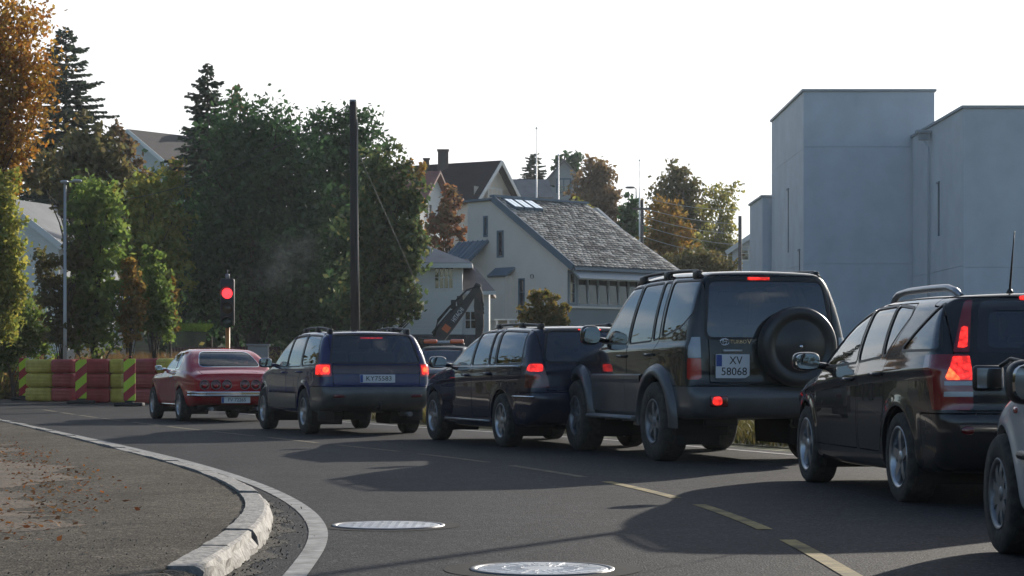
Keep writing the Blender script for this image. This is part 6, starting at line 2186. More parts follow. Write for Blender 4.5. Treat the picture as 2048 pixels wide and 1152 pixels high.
def build_wagon():
    r, wb = 0.315, 2.746
    root = thing('estate_car', 'midnight blue estate car with silver roof, half hidden behind the off-road car', 'car', group=GQ)
    B = Body(prof=[(-0.85, 0.27), (-1.00, 0.36), (-1.05, 0.52), (-1.045, 0.63), (-0.99, 0.68), (-0.975, 0.85), (-0.945, 0.98), (-0.80, 1.18), (-0.66, 1.35), (-0.58, 1.40), (-0.3, 1.415), (0.3, 1.43), (0.9, 1.43), (1.25, 1.405),
                   (1.6, 1.30), (2.0, 1.11), (2.28, 0.985), (2.8, 0.93), (3.25, 0.84), (3.52, 0.72), (3.62, 0.56), (3.62, 0.36), (3.5, 0.24), (2.9, 0.21), (-0.4, 0.22)],
             plan=[(-1.06, 0.72), (-0.9, 0.80), (-0.5, 0.845), (0.1, 0.87), (1.0, 0.885), (2.0, 0.88), (2.8, 0.86), (3.3, 0.80), (3.65, 0.66)],
             belt=[(-1.0, 0.97), (0.0, 0.955), (1.2, 0.935), (2.2, 0.91), (2.8, 0.85), (3.6, 0.72)],
             wheels=[(0, r, 0.365), (wb, r, 0.365)], tum=0.44, k=0.11, crown=0.06, cr=0.13, cf=0.22, h=0.027, flare=0.008, crease=(-0.12, 0.010, 0.03))
    C = Car(root, B, M_NAVY)
    for s in (1, -1):
        L = C.cut(lambda x, y, z: np.maximum.reduce([0.70 - z, z - 0.985, 0.64 + 0.25 * (z - 0.9) - s * y, x + 0.72 + 0.3 * (z - 0.7)]))
        lm = shell('tail_light', L, M_DARKRED, root, 0.005, 0.03)
        hot = carve(L, lambda x, y, z: np.maximum(np.abs(z - 0.925) - 0.042, np.abs(s * y - 0.735) - 0.075))[0]
        shell('brake_lens', hot, M_LIT, lm, 0.009, 0.006)
        hot = carve(L, lambda x, y, z: np.hypot(z - 0.825, s * y - 0.73) - 0.035)[0]
        shell('rear_lens', hot, M_REDLENS, lm, 0.009, 0.006)
        C.pane(side_region([(2.17, 0.965), (1.62, 1.255), (1.25, 1.345), (1.15, 0.965)], 0.03, s))
        C.pane(side_region([(1.09, 0.965), (1.19, 1.35), (0.66, 1.36), (0.50, 0.97)], 0.03, s))
        C.pane(side_region([(0.45, 0.97), (0.61, 1.36), (0.45, 1.36), (0.27, 0.975)], 0.03, s))
        C.pane(side_region([(0.20, 0.975), (0.385, 1.36), (-0.45, 1.335), (-0.60, 0.985)], 0.04, s), M_PRIV)
    C.pane(end_region([(-0.62, 1.0), (0.62, 1.0), (0.50, 1.345), (-0.50, 1.345)], 0.06, -0.45), M_PRIV, 0.03, 'rear_window')
    C.pane(end_region([(-0.68, 0.985), (0.68, 0.985), (0.54, 1.36), (-0.54, 1.36)], 0.06, 1.2, rear=False), M_GLASS, 0.02, 'windscreen')
    for s in (1, -1):
        C.panel(side_region([(2.30, 0.34), (2.36, 0.75), (2.27, 0.94), (1.64, 1.285), (1.25, 1.38), (1.10, 1.385), (1.06, 0.9), (1.08, 0.34)], 0.04, s), 'door')
        C.panel(side_region([(1.06, 0.34), (1.04, 0.9), (1.08, 1.39), (0.42, 1.395), (0.22, 0.95), (0.34, 0.72), (0.37, 0.55), (0.50, 0.34)], 0.04, s), 'door')
        C.panel(side_region([(3.56, 0.58), (3.45, 0.72), (3.05, 0.80), (3.05, 0.72), (3.3, 0.58)], 0.05, s, 0.4), 'headlight', M_CLEARLENS, 0.003)
    C.panel(lambda x, y, z: np.maximum.reduce([0.665 - z, z - 1.38, np.abs(y) - 0.64, x + 0.42]), 'tailgate')
    C.panel(lambda x, y, z: np.maximum(z - 0.655, x + 0.46), 'bumper')
    C.panel(lambda x, y, z: np.maximum(z - 0.62, 3.15 - x), 'bumper')
    C.panel(lambda x, y, z: np.maximum.reduce([np.abs(y) - 0.71, 2.32 - x, x - 3.5 + 0.25 * y * y, 0.66 - z]), 'bonnet')
    C.finish()
    for s in (1, -1):
        # bright strip round the rear bumper and along the sill
        pts = [(x, s * (B.sy(x, 0.60) + 0.008), 0.60) for x in np.linspace(-0.40, -0.92, 8)]
        MB().tube(pts, 0.011, 6).build('bumper_strip', M_CHROME, root)
        pts = [(x, s * (B.sy(x, 0.30) + 0.004), 0.30) for x in np.linspace(0.45, 2.25, 8)]
        MB().tube(pts, 0.012, 6).build('sill_strip', M_ALLOY, root)
        pts = [(x, s * (B.sy(x, 0.945) + 0.003), 0.945) for x in np.linspace(-0.55, 2.15, 16)]
        MB().tube(pts, 0.008, 6).build('waist_strip', M_CHROME, root)
        m = MB()
        pts = [(x, s * 0.54, B.sz(x, 0.54) + (0.03 if abs(x - 0.25) < 0.85 else 0.0)) for x in np.linspace(1.2, -0.62, 12)]
        m.tube(pts, 0.015, 8)
        for x in (1.0, 0.15, -0.48):
            m.rbox((x - 0.07, s * 0.54 - 0.025, B.sz(x, 0.54) - 0.02), (x + 0.07, s * 0.54 + 0.025, B.sz(x, 0.54) + 0.05), 0.012)
        m.build('roof_rail', M_BLACK, root)
        C.handle(1.25, 0.84, s, M_NAVY)
        C.handle(0.44, 0.86, s, M_NAVY)
        mirror(root, 1.98, s * 0.87, 1.0, s, M_NAVY, 0.22, 0.15)
        wheel(root, 0, s * 0.77, r, 0.205, 0.205, 7, M_ALLOY, s)
        wheel(root, wb, s * 0.77, r, 0.205, 0.205, 7, M_ALLOY, s)
    bx = B.sx(0, 1.37)
    MB().rbox((bx - 0.015, -0.14, 1.345), (bx + 0.03, 0.14, 1.372), 0.006).build('brake_light', M_LIT, root)
    plate(root, B, 0, 0.80, 0.52, 0.11, [('XV 24190', 0.085, 0.02, 0, 0.95)])
    seats(root, (0.25, 1.05), 0.50, dash_x=1.75)
    root.scale = (1.03,) * 3
    psi = heading(1006, 895, wb, 874)
    place(root, 1006, 895, psi, 0, 0.86)


build_wagon()

# ------------------------------------------------------------------ the blue and grey estate, seen from behind
M_BLUE = pbr('blue_paint', (0.006, 0.016, 0.085), 0.5, 0.0, spec=0.1, coat=1.0, coat_rough=0.02, rvar=0.05, vscale=3)
M_BGREY = pbr('grey_two_tone', (0.085, 0.090, 0.088), 0.42, 0.4, coat=0.5, coat_rough=0.1, var=0.2, vscale=5)


def build_blue():
    r, wb = 0.33, 2.63
    root = thing('estate_car', 'blue over grey two-tone estate car with roof rails and both brake lights lit', 'car', group=GQ)
    B = Body(prof=[(-0.80, 0.36), (-0.95, 0.40), (-1.03, 0.50), (-1.035, 0.64), (-0.99, 0.70), (-0.965, 0.72), (-0.955, 0.88), (-0.92, 1.02), (-0.80, 1.24), (-0.69, 1.42), (-0.62, 1.47), (-0.35, 1.495), (0.2, 1.52), (0.8, 1.515), (1.18, 1.475),
                   (1.50, 1.36), (1.9, 1.16), (2.12, 1.045), (2.6, 0.985), (3.05, 0.90), (3.30, 0.80), (3.42, 0.66), (3.44, 0.45), (3.35, 0.34), (2.9, 0.30), (-0.4, 0.30)],
             plan=[(-1.04, 0.73), (-0.9, 0.80), (-0.5, 0.83), (0.2, 0.85), (1.2, 0.855), (2.0, 0.85), (2.8, 0.82), (3.2, 0.76), (3.45, 0.64)],
             belt=[(-1.0, 1.0), (0.0, 0.985), (1.2, 0.975), (2.1, 0.965), (2.7, 0.90), (3.4, 0.78)],
             wheels=[(0, r, 0.385), (wb, r, 0.385)], tum=0.34, k=0.10, crown=0.06, cr=0.10, cf=0.22, h=0.027, flare=0.012)
    C = Car(root, B, M_BLUE)
    for s in (1, -1):
        L = C.cut(lambda x, y, z: np.maximum.reduce([0.835 - z, z - 1.015, 0.655 - s * y, x + 0.66]))
        lm = shell('tail_light', L, M_REDLENS, root, 0.006, 0.03)
        hot = carve(L, lambda x, y, z: np.maximum(np.abs(z - 0.93) - 0.068, 0.675 - s * y))[0]
        shell('brake_lens', hot, M_LIT, lm, 0.010, 0.006)
        bulb = carve(L, lambda x, y, z: np.hypot(z - 0.93, s * y - 0.73) - 0.04)[0]
        shell('bulb_glow', bulb, M_LITHOT, lm, 0.013, 0.004)
        C.pane(side_region([(2.02, 0.995), (1.52, 1.285), (1.18, 1.40), (1.06, 1.415), (1.06, 0.985)], 0.03, s))
        C.pane(side_region([(1.0, 0.985), (1.0, 1.42), (0.33, 1.43), (0.20, 0.99)], 0.03, s))
        C.pane(side_region([(0.13, 0.995), (0.26, 1.43), (-0.47, 1.405), (-0.66, 1.015)], 0.04, s), M_GLASS)
    C.pane(end_region([(-0.655, 1.035), (0.655, 1.035), (0.555, 1.425), (-0.555, 1.425)], 0.05, -0.45), glass('rear_pane', (0.34, 0.36, 0.36)), 0.022, 'rear_window')
    C.pane(end_region([(-0.66, 1.04), (0.66, 1.04), (0.55, 1.43), (-0.55, 1.43)], 0.06, 1.1, rear=False), M_GLASS, 0.02, 'windscreen')
    # dark red reflector panel between the lamps
    C.panel(lambda x, y, z: np.maximum.reduce([0.872 - z, z - 1.0, np.abs(y) - 0.648, x + 0.6]), 'reflector_panel', pbr('smoked_reflector', (0.028, 0.006, 0.008), 0.2, coat=1.0), 0.003)
    for s in (1, -1):
        C.panel(side_region([(2.22, 0.60), (2.16, 0.97), (1.54, 1.31), (1.18, 1.43), (1.03, 1.45), (1.03, 0.60)], 0.04, s), 'door')
        C.panel(side_region([(1.03, 0.60), (1.02, 1.455), (0.29, 1.46), (0.10, 0.96), (0.30, 0.74), (0.35, 0.60)], 0.04, s), 'door')
        C.panel(side_region([(2.25, 0.36), (2.22, 0.595), (0.36, 0.595), (0.42, 0.36)], 0.03, s), 'lower_cladding', M_BGREY, off=0.012)
        C.panel(side_region([(3.40, 0.66), (3.30, 0.79), (3.02, 0.83), (3.02, 0.70)], 0.03, s, 0.4), 'headlight', M_CLEARLENS, 0.003)
    C.panel(lambda x, y, z: np.maximum.reduce([0.705 - z, z - 1.46, np.abs(y) - 0.64, x + 0.42]), 'tailgate')
    C.panel(lambda x, y, z: np.maximum(z - 0.695, x + 0.36), 'bumper', M_BGREY)
    C.panel(lambda x, y, z: np.maximum(z - 0.66, 3.0 - x), 'bumper', M_BGREY)
    C.panel(lambda x, y, z: np.maximum.reduce([np.abs(y) - 0.69, 2.18 - x, x - 3.28 + 0.25 * y * y, 0.7 - z]), 'bonnet')
    C.finish()
    for s in (1, -1):
        m = MB()
        pts = [(x, s * 0.57, B.sz(x, 0.57) + (0.05 if -0.52 < x < 1.02 else 0.0)) for x in np.linspace(1.12, -0.60, 13)]
        m.tube(pts, 0.017, 8)
        for x in (0.92, 0.2, -0.48):
            m.rbox((x - 0.08, s * 0.57 - 0.03, B.sz(x, 0.57) - 0.02), (x + 0.08, s * 0.57 + 0.03, B.sz(x, 0.57) + 0.06), 0.015)
        m.build('roof_rail', M_BLACK, root)
        C.handle(1.16, 0.89, s, M_BLUE)
        C.handle(0.25, 0.90, s, M_BLUE)
        mirror(root, 1.80, s * 0.84, 1.04, s, M_BLUE, 0.20, 0.15)
        wheel(root, 0, s * 0.745, r, 0.205, 0.20, 5, M_ALLOY, s, 'twin')
        wheel(root, wb, s * 0.745, r, 0.205, 0.20, 5, M_ALLOY, s, 'twin')
        yy = s * 0.56
        MB().rbox((B.sx(yy, 0.56) - 0.008, yy - 0.09, 0.535), (B.sx(yy, 0.56) + 0.03, yy + 0.09, 0.585), 0.008).build('reflector', M_DARKRED, root)
        MB().rbox((-0.62, s * 0.66 - 0.12, 0.20), (-0.60, s * 0.66 + 0.12, 0.42), 0.008).build('mud_flap', M_BLACK, root)
    bx = B.sx(0, 1.415)
    MB().rbox((bx + 0.03, -0.165, 1.375), (bx + 0.05, 0.165, 1.398), 0.006).build('brake_light', M_LIT, root)
    plate(root, B, 0.0, 0.805, 0.52, 0.115, [('KY75583', 0.095, 0.02, 0, 1.08)])
    MB().tube([(-0.6, -0.45, 0.30), (-1.0, -0.48, 0.30)], 0.035, 10).build('exhaust_pipe', M_ALLOYD, root)
    MB().tube([(-0.9, 0, 0.38), (-1.10, 0, 0.40), (-1.12, 0, 0.47)], 0.022, 8).build('tow_hook', M_BLACK, root)
    seats(root, (0.25, 1.0), 0.58, dash_x=1.6)
    psi = heading(608, 868, wb, 527)
    place(root, 608, 868, psi, 0, 0.83)


build_blue()

# ------------------------------------------------------------------ the red classic coupe
M_RED = pbr('red_paint', (0.36, 0.004, 0.012), 0.5, 0.0, spec=0.1, coat=1.0, coat_rough=0.02, rvar=0.04, vscale=3)


def build_coupe():
    r, wb = 0.305, 2.43
    root = thing('classic_coupe', 'red classic fastback coupe with a thin chrome rear bumper', 'car', group=GQ)
    B = Body(prof=[(-0.70, 0.30), (-0.86, 0.36), (-0.93, 0.48), (-0.96, 0.60), (-0.955, 0.76), (-0.945, 0.845), (-0.90, 0.875), (-0.78, 0.895), (-0.62, 0.935), (-0.40, 1.06), (-0.12, 1.20), (0.12, 1.285), (0.45, 1.325), (0.85, 1.325), (1.08, 1.285),
                   (1.32, 1.16), (1.62, 0.965), (1.75, 0.915), (2.3, 0.905), (2.8, 0.865), (3.10, 0.79), (3.18, 0.66), (3.17, 0.48), (3.05, 0.32), (2.6, 0.24), (-0.3, 0.25)],
             plan=[(-0.98, 0.68), (-0.8, 0.745), (-0.4, 0.80), (0.1, 0.815), (0.7, 0.80), (1.4, 0.80), (2.2, 0.81), (2.8, 0.77), (3.2, 0.66)],
             belt=[(-1.0, 0.84), (-0.5, 0.875), (0.0, 0.90), (0.5, 0.90), (1.6, 0.865), (2.4, 0.85), (3.2, 0.74)],
             wheels=[(0, r, 0.345), (wb, r, 0.345)], tum=0.50, tuck=0.22, k=0.09, crown=0.06, cr=0.06, cf=0.16, h=0.024, flare=0.010, ledge=0.02, crease=(-0.10, 0.014, 0.05), zl=0.52)
    C = Car(root, B, M_RED)
    for s in (1, -1):
        C.pane(side_region([(1.52, 0.955), (1.27, 1.14), (1.04, 1.235), (0.62, 1.25), (0.56, 0.945)], 0.04, s, 0.3), frame=0.014, fmat=M_CHROME)
        C.pane(side_region([(0.50, 0.95), (0.56, 1.25), (0.36, 1.235), (0.16, 1.14), (0.20, 0.97)], 0.05, s, 0.3), frame=0.014, fmat=M_CHROME)
    C.pane(end_region([(-0.565, 0.985), (0.565, 0.985), (0.44, 1.255), (-0.44, 1.255)], 0.09, 0.2), glass('red_tinted_pane', (0.10, 0.045, 0.045), 0.72), 0.008, 'rear_window', fmat=M_CHROME)
    C.pane(end_region([(-0.60, 0.955), (0.60, 0.955), (0.48, 1.265), (-0.48, 1.265)], 0.06, 0.9, rear=False), M_GLASS, 0.018, 'windscreen', fmat=M_CHROME)
    for s in (1, -1):
        C.panel(side_region([(1.72, 0.34), (1.74, 0.70), (1.60, 0.93), (1.29, 1.16), (1.04, 1.27), (0.60, 1.285), (0.52, 0.9), (0.52, 0.34)], 0.05, s, 0.3), 'door')
    # boot lid and the black end panel that carries the six round lamps
    C.panel(lambda x, y, z: np.maximum.reduce([0.50 - z, z - 0.965, np.abs(y) - 0.60, x + 0.60 - 0.0 * z, 0.852 - z]), 'boot_lid')
    C.finish(0.55)
    for s in (1, -1):
        for k, yy in enumerate((0.16, 0.36, 0.56)):
            lx = B.sx(s * yy, 0.665)
            m = MB().lathe([(0.0, -0.012), (0.066, -0.010), (0.074, 0.0), (0.075, 0.03)], 24, 'X')
            lm = m.build('tail_light', M_DARKRED, root)
            lm.location = (lx, s * yy, 0.665)
            MB().lathe([(0.074, 0.0), (0.080, -0.016), (0.087, -0.014), (0.090, 0.006)], 28, 'X').build('chrome_ring', pbr('dull_chrome_ring', (0.25, 0.22, 0.22), 0.3, 1.0), lm)
            MB().superell((-0.012, 0, -0.02), (0.006, 0.035, 0.028), 2.2, 12, 8).build('reflector', M_REDLENS, lm)
        wheel(root, 0, s * 0.735, r, 0.195, 0.19, 5, M_ALLOY, s)
        wheel(root, wb, s * 0.735, r, 0.185, 0.19, 5, M_ALLOY, s)
        mirror(root, 1.42, s * 0.79, 0.965, s, M_CHROME, 0.13, 0.10, 0.09)
        C.handle(0.68, 0.80, s, M_CHROME, 0.16)
        C.panel  # (trim only below)
        MB().tube([(x, s * (B.sy(x, 0.30) + 0.004), 0.30) for x in np.linspace(0.4, 2.05, 8)], 0.012, 6).build('sill_strip', M_CHROME, root)
    pts = []
    for k in range(25):
        y = -0.80 + 1.60 * k / 24
        x = (B.sx(max(-0.68, min(0.68, y)), 0.50) - 0.06) + max(0, abs(y) - 0.66) ** 1.4 * 4.2
        pts.append((x, y, 0.505))
    b = MB()
    for dz, rr in ((0.025, 0.02), (-0.025, 0.022)):
        b.tube([(p[0], p[1], p[2] + dz) for p in pts], rr, 8)
    vs = [(p[0] - 0.018, p[1], p[2] + dz) for p in pts for dz in (-0.03, 0.03)]
    b.add(vs, [(2 * i, 2 * i + 1, 2 * i + 3, 2 * i + 2) for i in range(24)], True)
    b.build('bumper', M_CHROME, root)
    plate(root, B, -0.0, 0.395, 0.52, 0.11, [('FV 72265', 0.085, 0.02, 0, 1.0)], rear_x=-0.93)
    for s in (1, -1):
        MB().tube([(-0.4, s * 0.40, 0.23), (-0.90, s * 0.42, 0.24)], 0.035, 10).build('exhaust_pipe', M_ALLOYD, root)
    MB().box((-0.60, -0.62, 0.22), (2.2, 0.62, 0.30)).build('floor_pan', M_UNDER, root)
    seats(root, (0.15, 0.80), 0.42, dash_x=1.35, W=1.2)
    psi = heading(360, 843, wb, 307)
    place(root, 360, 843, psi, 0, 0.80)


build_coupe()

# ------------------------------------------------------------------ the silver car at the right edge
M_SILV = pbr('silver_paint', (0.58, 0.60, 0.62), 0.35, 0.4, coat=1.0, coat_rough=0.05, var=0.06, vscale=3)


def build_silver():
    r, wb = 0.305, 2.55
    root = thing('hatchback_car', 'silver car cut by the right edge, with a black towing mirror clipped on', 'car', group=GQ)
    B = Body(prof=[(-0.60, 0.24), (-0.74, 0.36), (-0.78, 0.55), (-0.76, 0.80), (-0.70, 0.98), (-0.50, 1.25), (-0.40, 1.37), (-0.1, 1.41), (0.5, 1.435), (0.95, 1.42), (1.25, 1.35), (1.6, 1.18), (1.95, 0.98), (2.4, 0.89), (2.9, 0.80), (3.15, 0.70),
                   (3.30, 0.60), (3.33, 0.40), (3.2, 0.22), (2.7, 0.20), (-0.3, 0.20)],
             plan=[(-0.8, 0.72), (-0.5, 0.82), (0.0, 0.845), (1.0, 0.86), (1.9, 0.86), (2.5, 0.84), (2.9, 0.775), (3.2, 0.65), (3.35, 0.5)],
             belt=[(-0.8, 0.95), (0.5, 0.94), (1.8, 0.90), (2.2, 0.85), (2.7, 0.79), (3.3, 0.66)],
             wheels=[(0, r, 0.35), (wb, r, 0.35)], tum=0.42, k=0.12, crown=0.06, cr=0.10, cf=0.30, h=0.03, flare=0.012)
    C = Car(root, B, M_SILV)
    for s in (1, -1):
        L = C.cut(lambda x, y, z: np.maximum.reduce([0.72 - z, z - 0.95, 0.52 - s * y, x + 0.52]))
        shell('tail_light', L, M_REDLENS, root, 0.005, 0.03)
        C.pane(side_region([(1.85, 0.955), (1.50, 1.19), (1.15, 1.32), (0.90, 1.335), (0.90, 0.965)], 0.03, s))
        C.pane(side_region([(0.83, 0.965), (0.83, 1.34), (0.20, 1.33), (0.0, 1.2), (-0.1, 0.98)], 0.03, s))
    C.pane(end_region([(-0.58, 0.99), (0.58, 0.99), (0.47, 1.32), (-0.47, 1.32)], 0.05, -0.2), M_GLASS, 0.02, 'rear_window')
    C.pane(end_region([(-0.65, 0.98), (0.65, 0.98), (0.52, 1.35), (-0.52, 1.35)], 0.06, 0.9, rear=False), M_GLASS, 0.02, 'windscreen')
    for s in (1, -1):
        C.panel(side_region([(2.02, 0.30), (2.06, 0.75), (1.98, 0.92), (1.52, 1.22), (1.15, 1.355), (0.87, 1.37), (0.86, 0.30)], 0.04, s), 'door')
        C.panel(side_region([(0.86, 0.30), (0.85, 1.375), (0.18, 1.365), (-0.02, 1.22), (0.0, 0.95), (0.34, 0.65), (0.42, 0.30)], 0.04, s), 'door')
        C.panel(side_region([(3.26, 0.52), (3.12, 0.66), (2.86, 0.70), (2.86, 0.60)], 0.04, s, 0.3), 'headlight', M_CLEARLENS, 0.003)
    C.panel(lambda x, y, z: np.maximum(z - 0.50, 2.87 - x), 'bumper')
    C.panel(lambda x, y, z: np.maximum.reduce([np.abs(y) - 0.66 + 0.1 * (x - 2), 2.0 - x, x - 3.1 + 0.35 * y * y, 0.6 - z]), 'bonnet')
    C.finish()
    for s in (1, -1):
        pts = [(x, s * (B.sy(x, 0.52) + 0.006), 0.52) for x in np.linspace(0.45, 2.12, 10)]
        MB().tube(pts, 0.022, 8).build('rubbing_strip', M_BLACK, root)
        MB().superell((2.22, s * B.sy(2.22, 0.735), 0.735), (0.035, 0.012, 0.016), 2.5, 12, 8).build('side_repeater', pbr('red_amber', (0.35, 0.03, 0.02), 0.2, coat=1.0), root)
        C.handle(1.02, 0.84, s, M_SILV)
        C.handle(0.15, 0.86, s, M_SILV)
        wheel(root, 0, s * 0.765, r, 0.19, 0.185, 9, M_ALLOYD, s)
        wheel(root, wb, s * 0.765, r, 0.19, 0.185, 9, M_ALLOYD, s)
        mirror(root, 1.80, s * 0.71, 0.875, s, M_BLACK, 0.24, 0.215, 0.13)
    # towing mirror on its arm, reaching out past the door mirror
    y0 = 0.955
    m = MB()
    m.rbox((2.02, y0, 0.83), (2.07, y0 + 0.15, 0.955), 0.02)
    m.tube([(2.0, 0.93, 0.985), (2.03, y0 + 0.02, 0.95)], 0.011, 8)
    m.tube([(1.86, 0.86, 0.96), (2.0, 0.93, 0.985)], 0.011, 8)
    t = m.build('towing_mirror', M_BLACK, root)
    MB().rbox((2.012, y0 + 0.012, 0.842), (2.021, y0 + 0.138, 0.943), 0.003, seg=1).build('mirror_glass', M_MIRROR, t)
    psi = R(1.0)
    place(root, 1998, 1108, psi, wb, 0.85)


build_silver()
# ------------------------------------------------------------------ roadworks, signals, poles, wires, person, digger
def stripes(name, c1, c2, pitch, k, off=0.0):
    """printed diagonal stripes in the board's own plane"""
    m = D.materials.new(name)
    m.use_nodes = True
    n, l = m.node_tree.nodes, m.node_tree.links
    b = n['Principled BSDF']
    tc = n.new('ShaderNodeTexCoord'); sp = n.new('ShaderNodeSeparateXYZ')
    a = n.new('ShaderNodeMath'); a.operation = 'MULTIPLY_ADD'; a.inputs[1].default_value = -k; 
    s_ = n.new('ShaderNodeMath'); s_.operation = 'MULTIPLY_ADD'; s_.inputs[1].default_value = 1 / pitch; s_.inputs[2].default_value = 20 + off
    f = n.new('ShaderNodeMath'); f.operation = 'FRACT'
    g = n.new('ShaderNodeMath'); g.operation = 'GREATER_THAN'; g.inputs[1].default_value = 0.5
    mx = n.new('ShaderNodeMix'); mx.data_type = 'RGBA'
    mx.inputs['A'].default_value = (*c1, 1); mx.inputs['B'].default_value = (*c2, 1)
    l.new(tc.outputs['Object'], sp.inputs[0]); l.new(sp.outputs['X'], a.inputs[0]); l.new(sp.outputs['Z'], a.inputs[2])
    l.new(a.outputs[0], s_.inputs[0]); l.new(s_.outputs[0], f.inputs[0]); l.new(f.outputs[0], g.inputs[0]); l.new(g.outputs[0], mx.inputs['Factor'])
    l.new(mx.outputs['Result'], b.inputs['Base Color'])
    b.inputs['Roughness'].default_value = 0.45
    return m


M_STRIPE = stripes('red_yellow_stripes', (0.36, 0.012, 0.022), (0.46, 0.62, 0.03), 0.52, 0.85, 0.62)
M_RUBBER = pbr('black_rubber_foot', (0.016, 0.016, 0.018), 0.85)
M_BYEL = pbr('barrier_yellow', (0.66, 0.50, 0.02), 0.5, var=0.45, vscale=3, dirt=(0.45, 0.38, 0.07))
M_BRED = pbr('barrier_red', (0.48, 0.012, 0.02), 0.5, var=0.45, vscale=3, dirt=(0.30, 0.035, 0.035))
GM = 'striped marker boards'


def marker_board(px, base_py, label, w=0.30, h=1.20, back=False, rot=0.0):
    X, Y = gp(px, base_py)
    t = thing('marker_board', label, 'marker board', (X, Y, 0.004), rot, GM)
    MB().rbox((-0.36, -0.20, 0.0), (0.36, 0.20, 0.095), 0.03).box((-0.10, -0.10, 0.09), (0.10, 0.10, 0.14)).build('rubber_foot', M_RUBBER, t)
    MB().rbox((-w / 2, -0.022, 0.14), (w / 2, 0.022, h), 0.012, seg=1).build('board', M_STRIPE, t)
    m = MB().tube([(-0.10, 0, 0.10), (-0.10, 0, 0.16)], 0.02, 6).tube([(0.10, 0, 0.10), (0.10, 0, 0.16)], 0.02, 6)
    setp(m.build('peg', M_RUBBER, t), kind='stuff')
    MB().tube([(-0.05, 0, h - 0.005), (-0.05, 0, h + 0.06), (0.05, 0, h + 0.06), (0.05, 0, h - 0.005)], 0.012, 6).build('carry_handle', M_BRED, t)
    return t


marker_board(48, 801, 'striped marker board at the left end of the barrier, the front one of the pair', h=1.27)
marker_board(33, 797, 'striped marker board at the left end, the back one of the pair', h=1.30)
marker_board(162, 808, 'striped marker board in the middle before the red and yellow barrier')
marker_board(259, 813, 'striped marker board nearest the red coupe')
marker_board(30, 787, 'tip of a striped marker board showing above the left pair', h=1.62)
marker_board(82, 785, 'tip of a striped marker board showing above the yellow barrier end', h=1.62)
marker_board(118, 785, 'tip of a striped marker board showing above the red barrier end', h=1.60)


def barrier(px0, px1, base_py0, base_py1, cols, label, white_end=False):
    """three stacked water-filled sections, each in coloured blocks with rounded edges"""
    a, b = gp(px0, base_py0), gp(px1, base_py1)
    a, b = Vector((*a, 0)), Vector((*b, 0))
    L = (b - a).length
    t = thing('road_barrier', label, 'barrier', (a + b) / 2 + Vector((0, 0, 0.004)), math.atan2(b.y - a.y, b.x - a.x), 'red and yellow plastic barriers')
    tot = sum(w for _, w in cols)
    hh = 0.40
    for lay in range(3):
        u = -L / 2
        z0 = 0.01 + lay * (hh + 0.008)
        sh = random.Random(px0 + lay).uniform(-0.03, 0.03)
        for c, w in cols:
            ww = L * w / tot
            m = MB().rbox((u + sh + 0.002, -0.26, z0), (u + ww + sh - 0.002, 0.26, z0 + hh), 0.085, seg=4)
            p = m.build('section', c, t)
            r = MB()
            for q in range(3):
                z = z0 + 0.11 + q * 0.09
                r.rbox((u + sh + 0.07, -0.272, z), (u + ww + sh - 0.07, -0.25, z + 0.025), 0.008, seg=1)
            setp(r.build('rib', c, p), kind='stuff')
            u += ww
    return t


barrier(61, 156, 803, 804, [(M_BYEL, 1.15), (M_BRED, 0.95)], 'stacked barrier with a yellow left block and a red right block')
barrier(170, 250, 806, 806, [(M_BRED, 1.1), (M_BYEL, 0.6)], 'stacked barrier with a red left block and a narrow yellow right block')
barrier(256, 352, 807, 809, [(M_BYEL, 0.45), (M_BRED, 0.9), (M_BYEL, 0.5)], 'stacked barrier with a red middle block, partly behind the red coupe')
MB_ = thing('delineator', 'white plastic post leaning at the left end of the barrier', 'post', (*gp(59, 798), 0.004))
MB().rbox((-0.07, -0.05, 0.0), (0.07, 0.05, 1.0), 0.03).build('post', pbr('white_plastic', (0.62, 0.58, 0.55), 0.5), MB_)
MB().rbox((-0.2, -0.2, 0.0), (0.2, 0.2, 0.06), 0.02).build('foot', M_RUBBER, MB_)

# traffic light on an orange pole
d = 50.0
X, Y, _ = at(455, 739, d)
s = F / d
tl = thing('traffic_light', 'temporary traffic light showing red on an orange pole', 'traffic light', (X, Y, 0.0), R(4))
M_TLB = pbr('signal_black', (0.010, 0.011, 0.013), 0.5)
zt = at(0, 556, d)[2]; zb_ = at(0, 652, d)[2]
MB().tube([(0, 0.05, 0.1), (0, 0.05, zb_ + 0.1)], 0.055, 12).build('pole', pbr('orange_paint', (0.42, 0.16, 0.025), 0.5, var=0.2, vscale=6), tl)
MB().rbox((-0.35, -0.3, 0.0), (0.35, 0.4, 0.14), 0.03).rbox((-0.22, -0.2, 0.14), (0.22, 0.3, 0.5), 0.03).build('battery_box', pbr('orange_paint_box', (0.40, 0.15, 0.03), 0.6), tl)
hd = MB().rbox((-0.165, -0.10, zb_), (0.165, 0.12, zt - 0.02), 0.04, seg=3).build('signal_head', M_TLB, tl)
zr_ = at(0, 587, d)[2]
hgt = (zt - zb_)
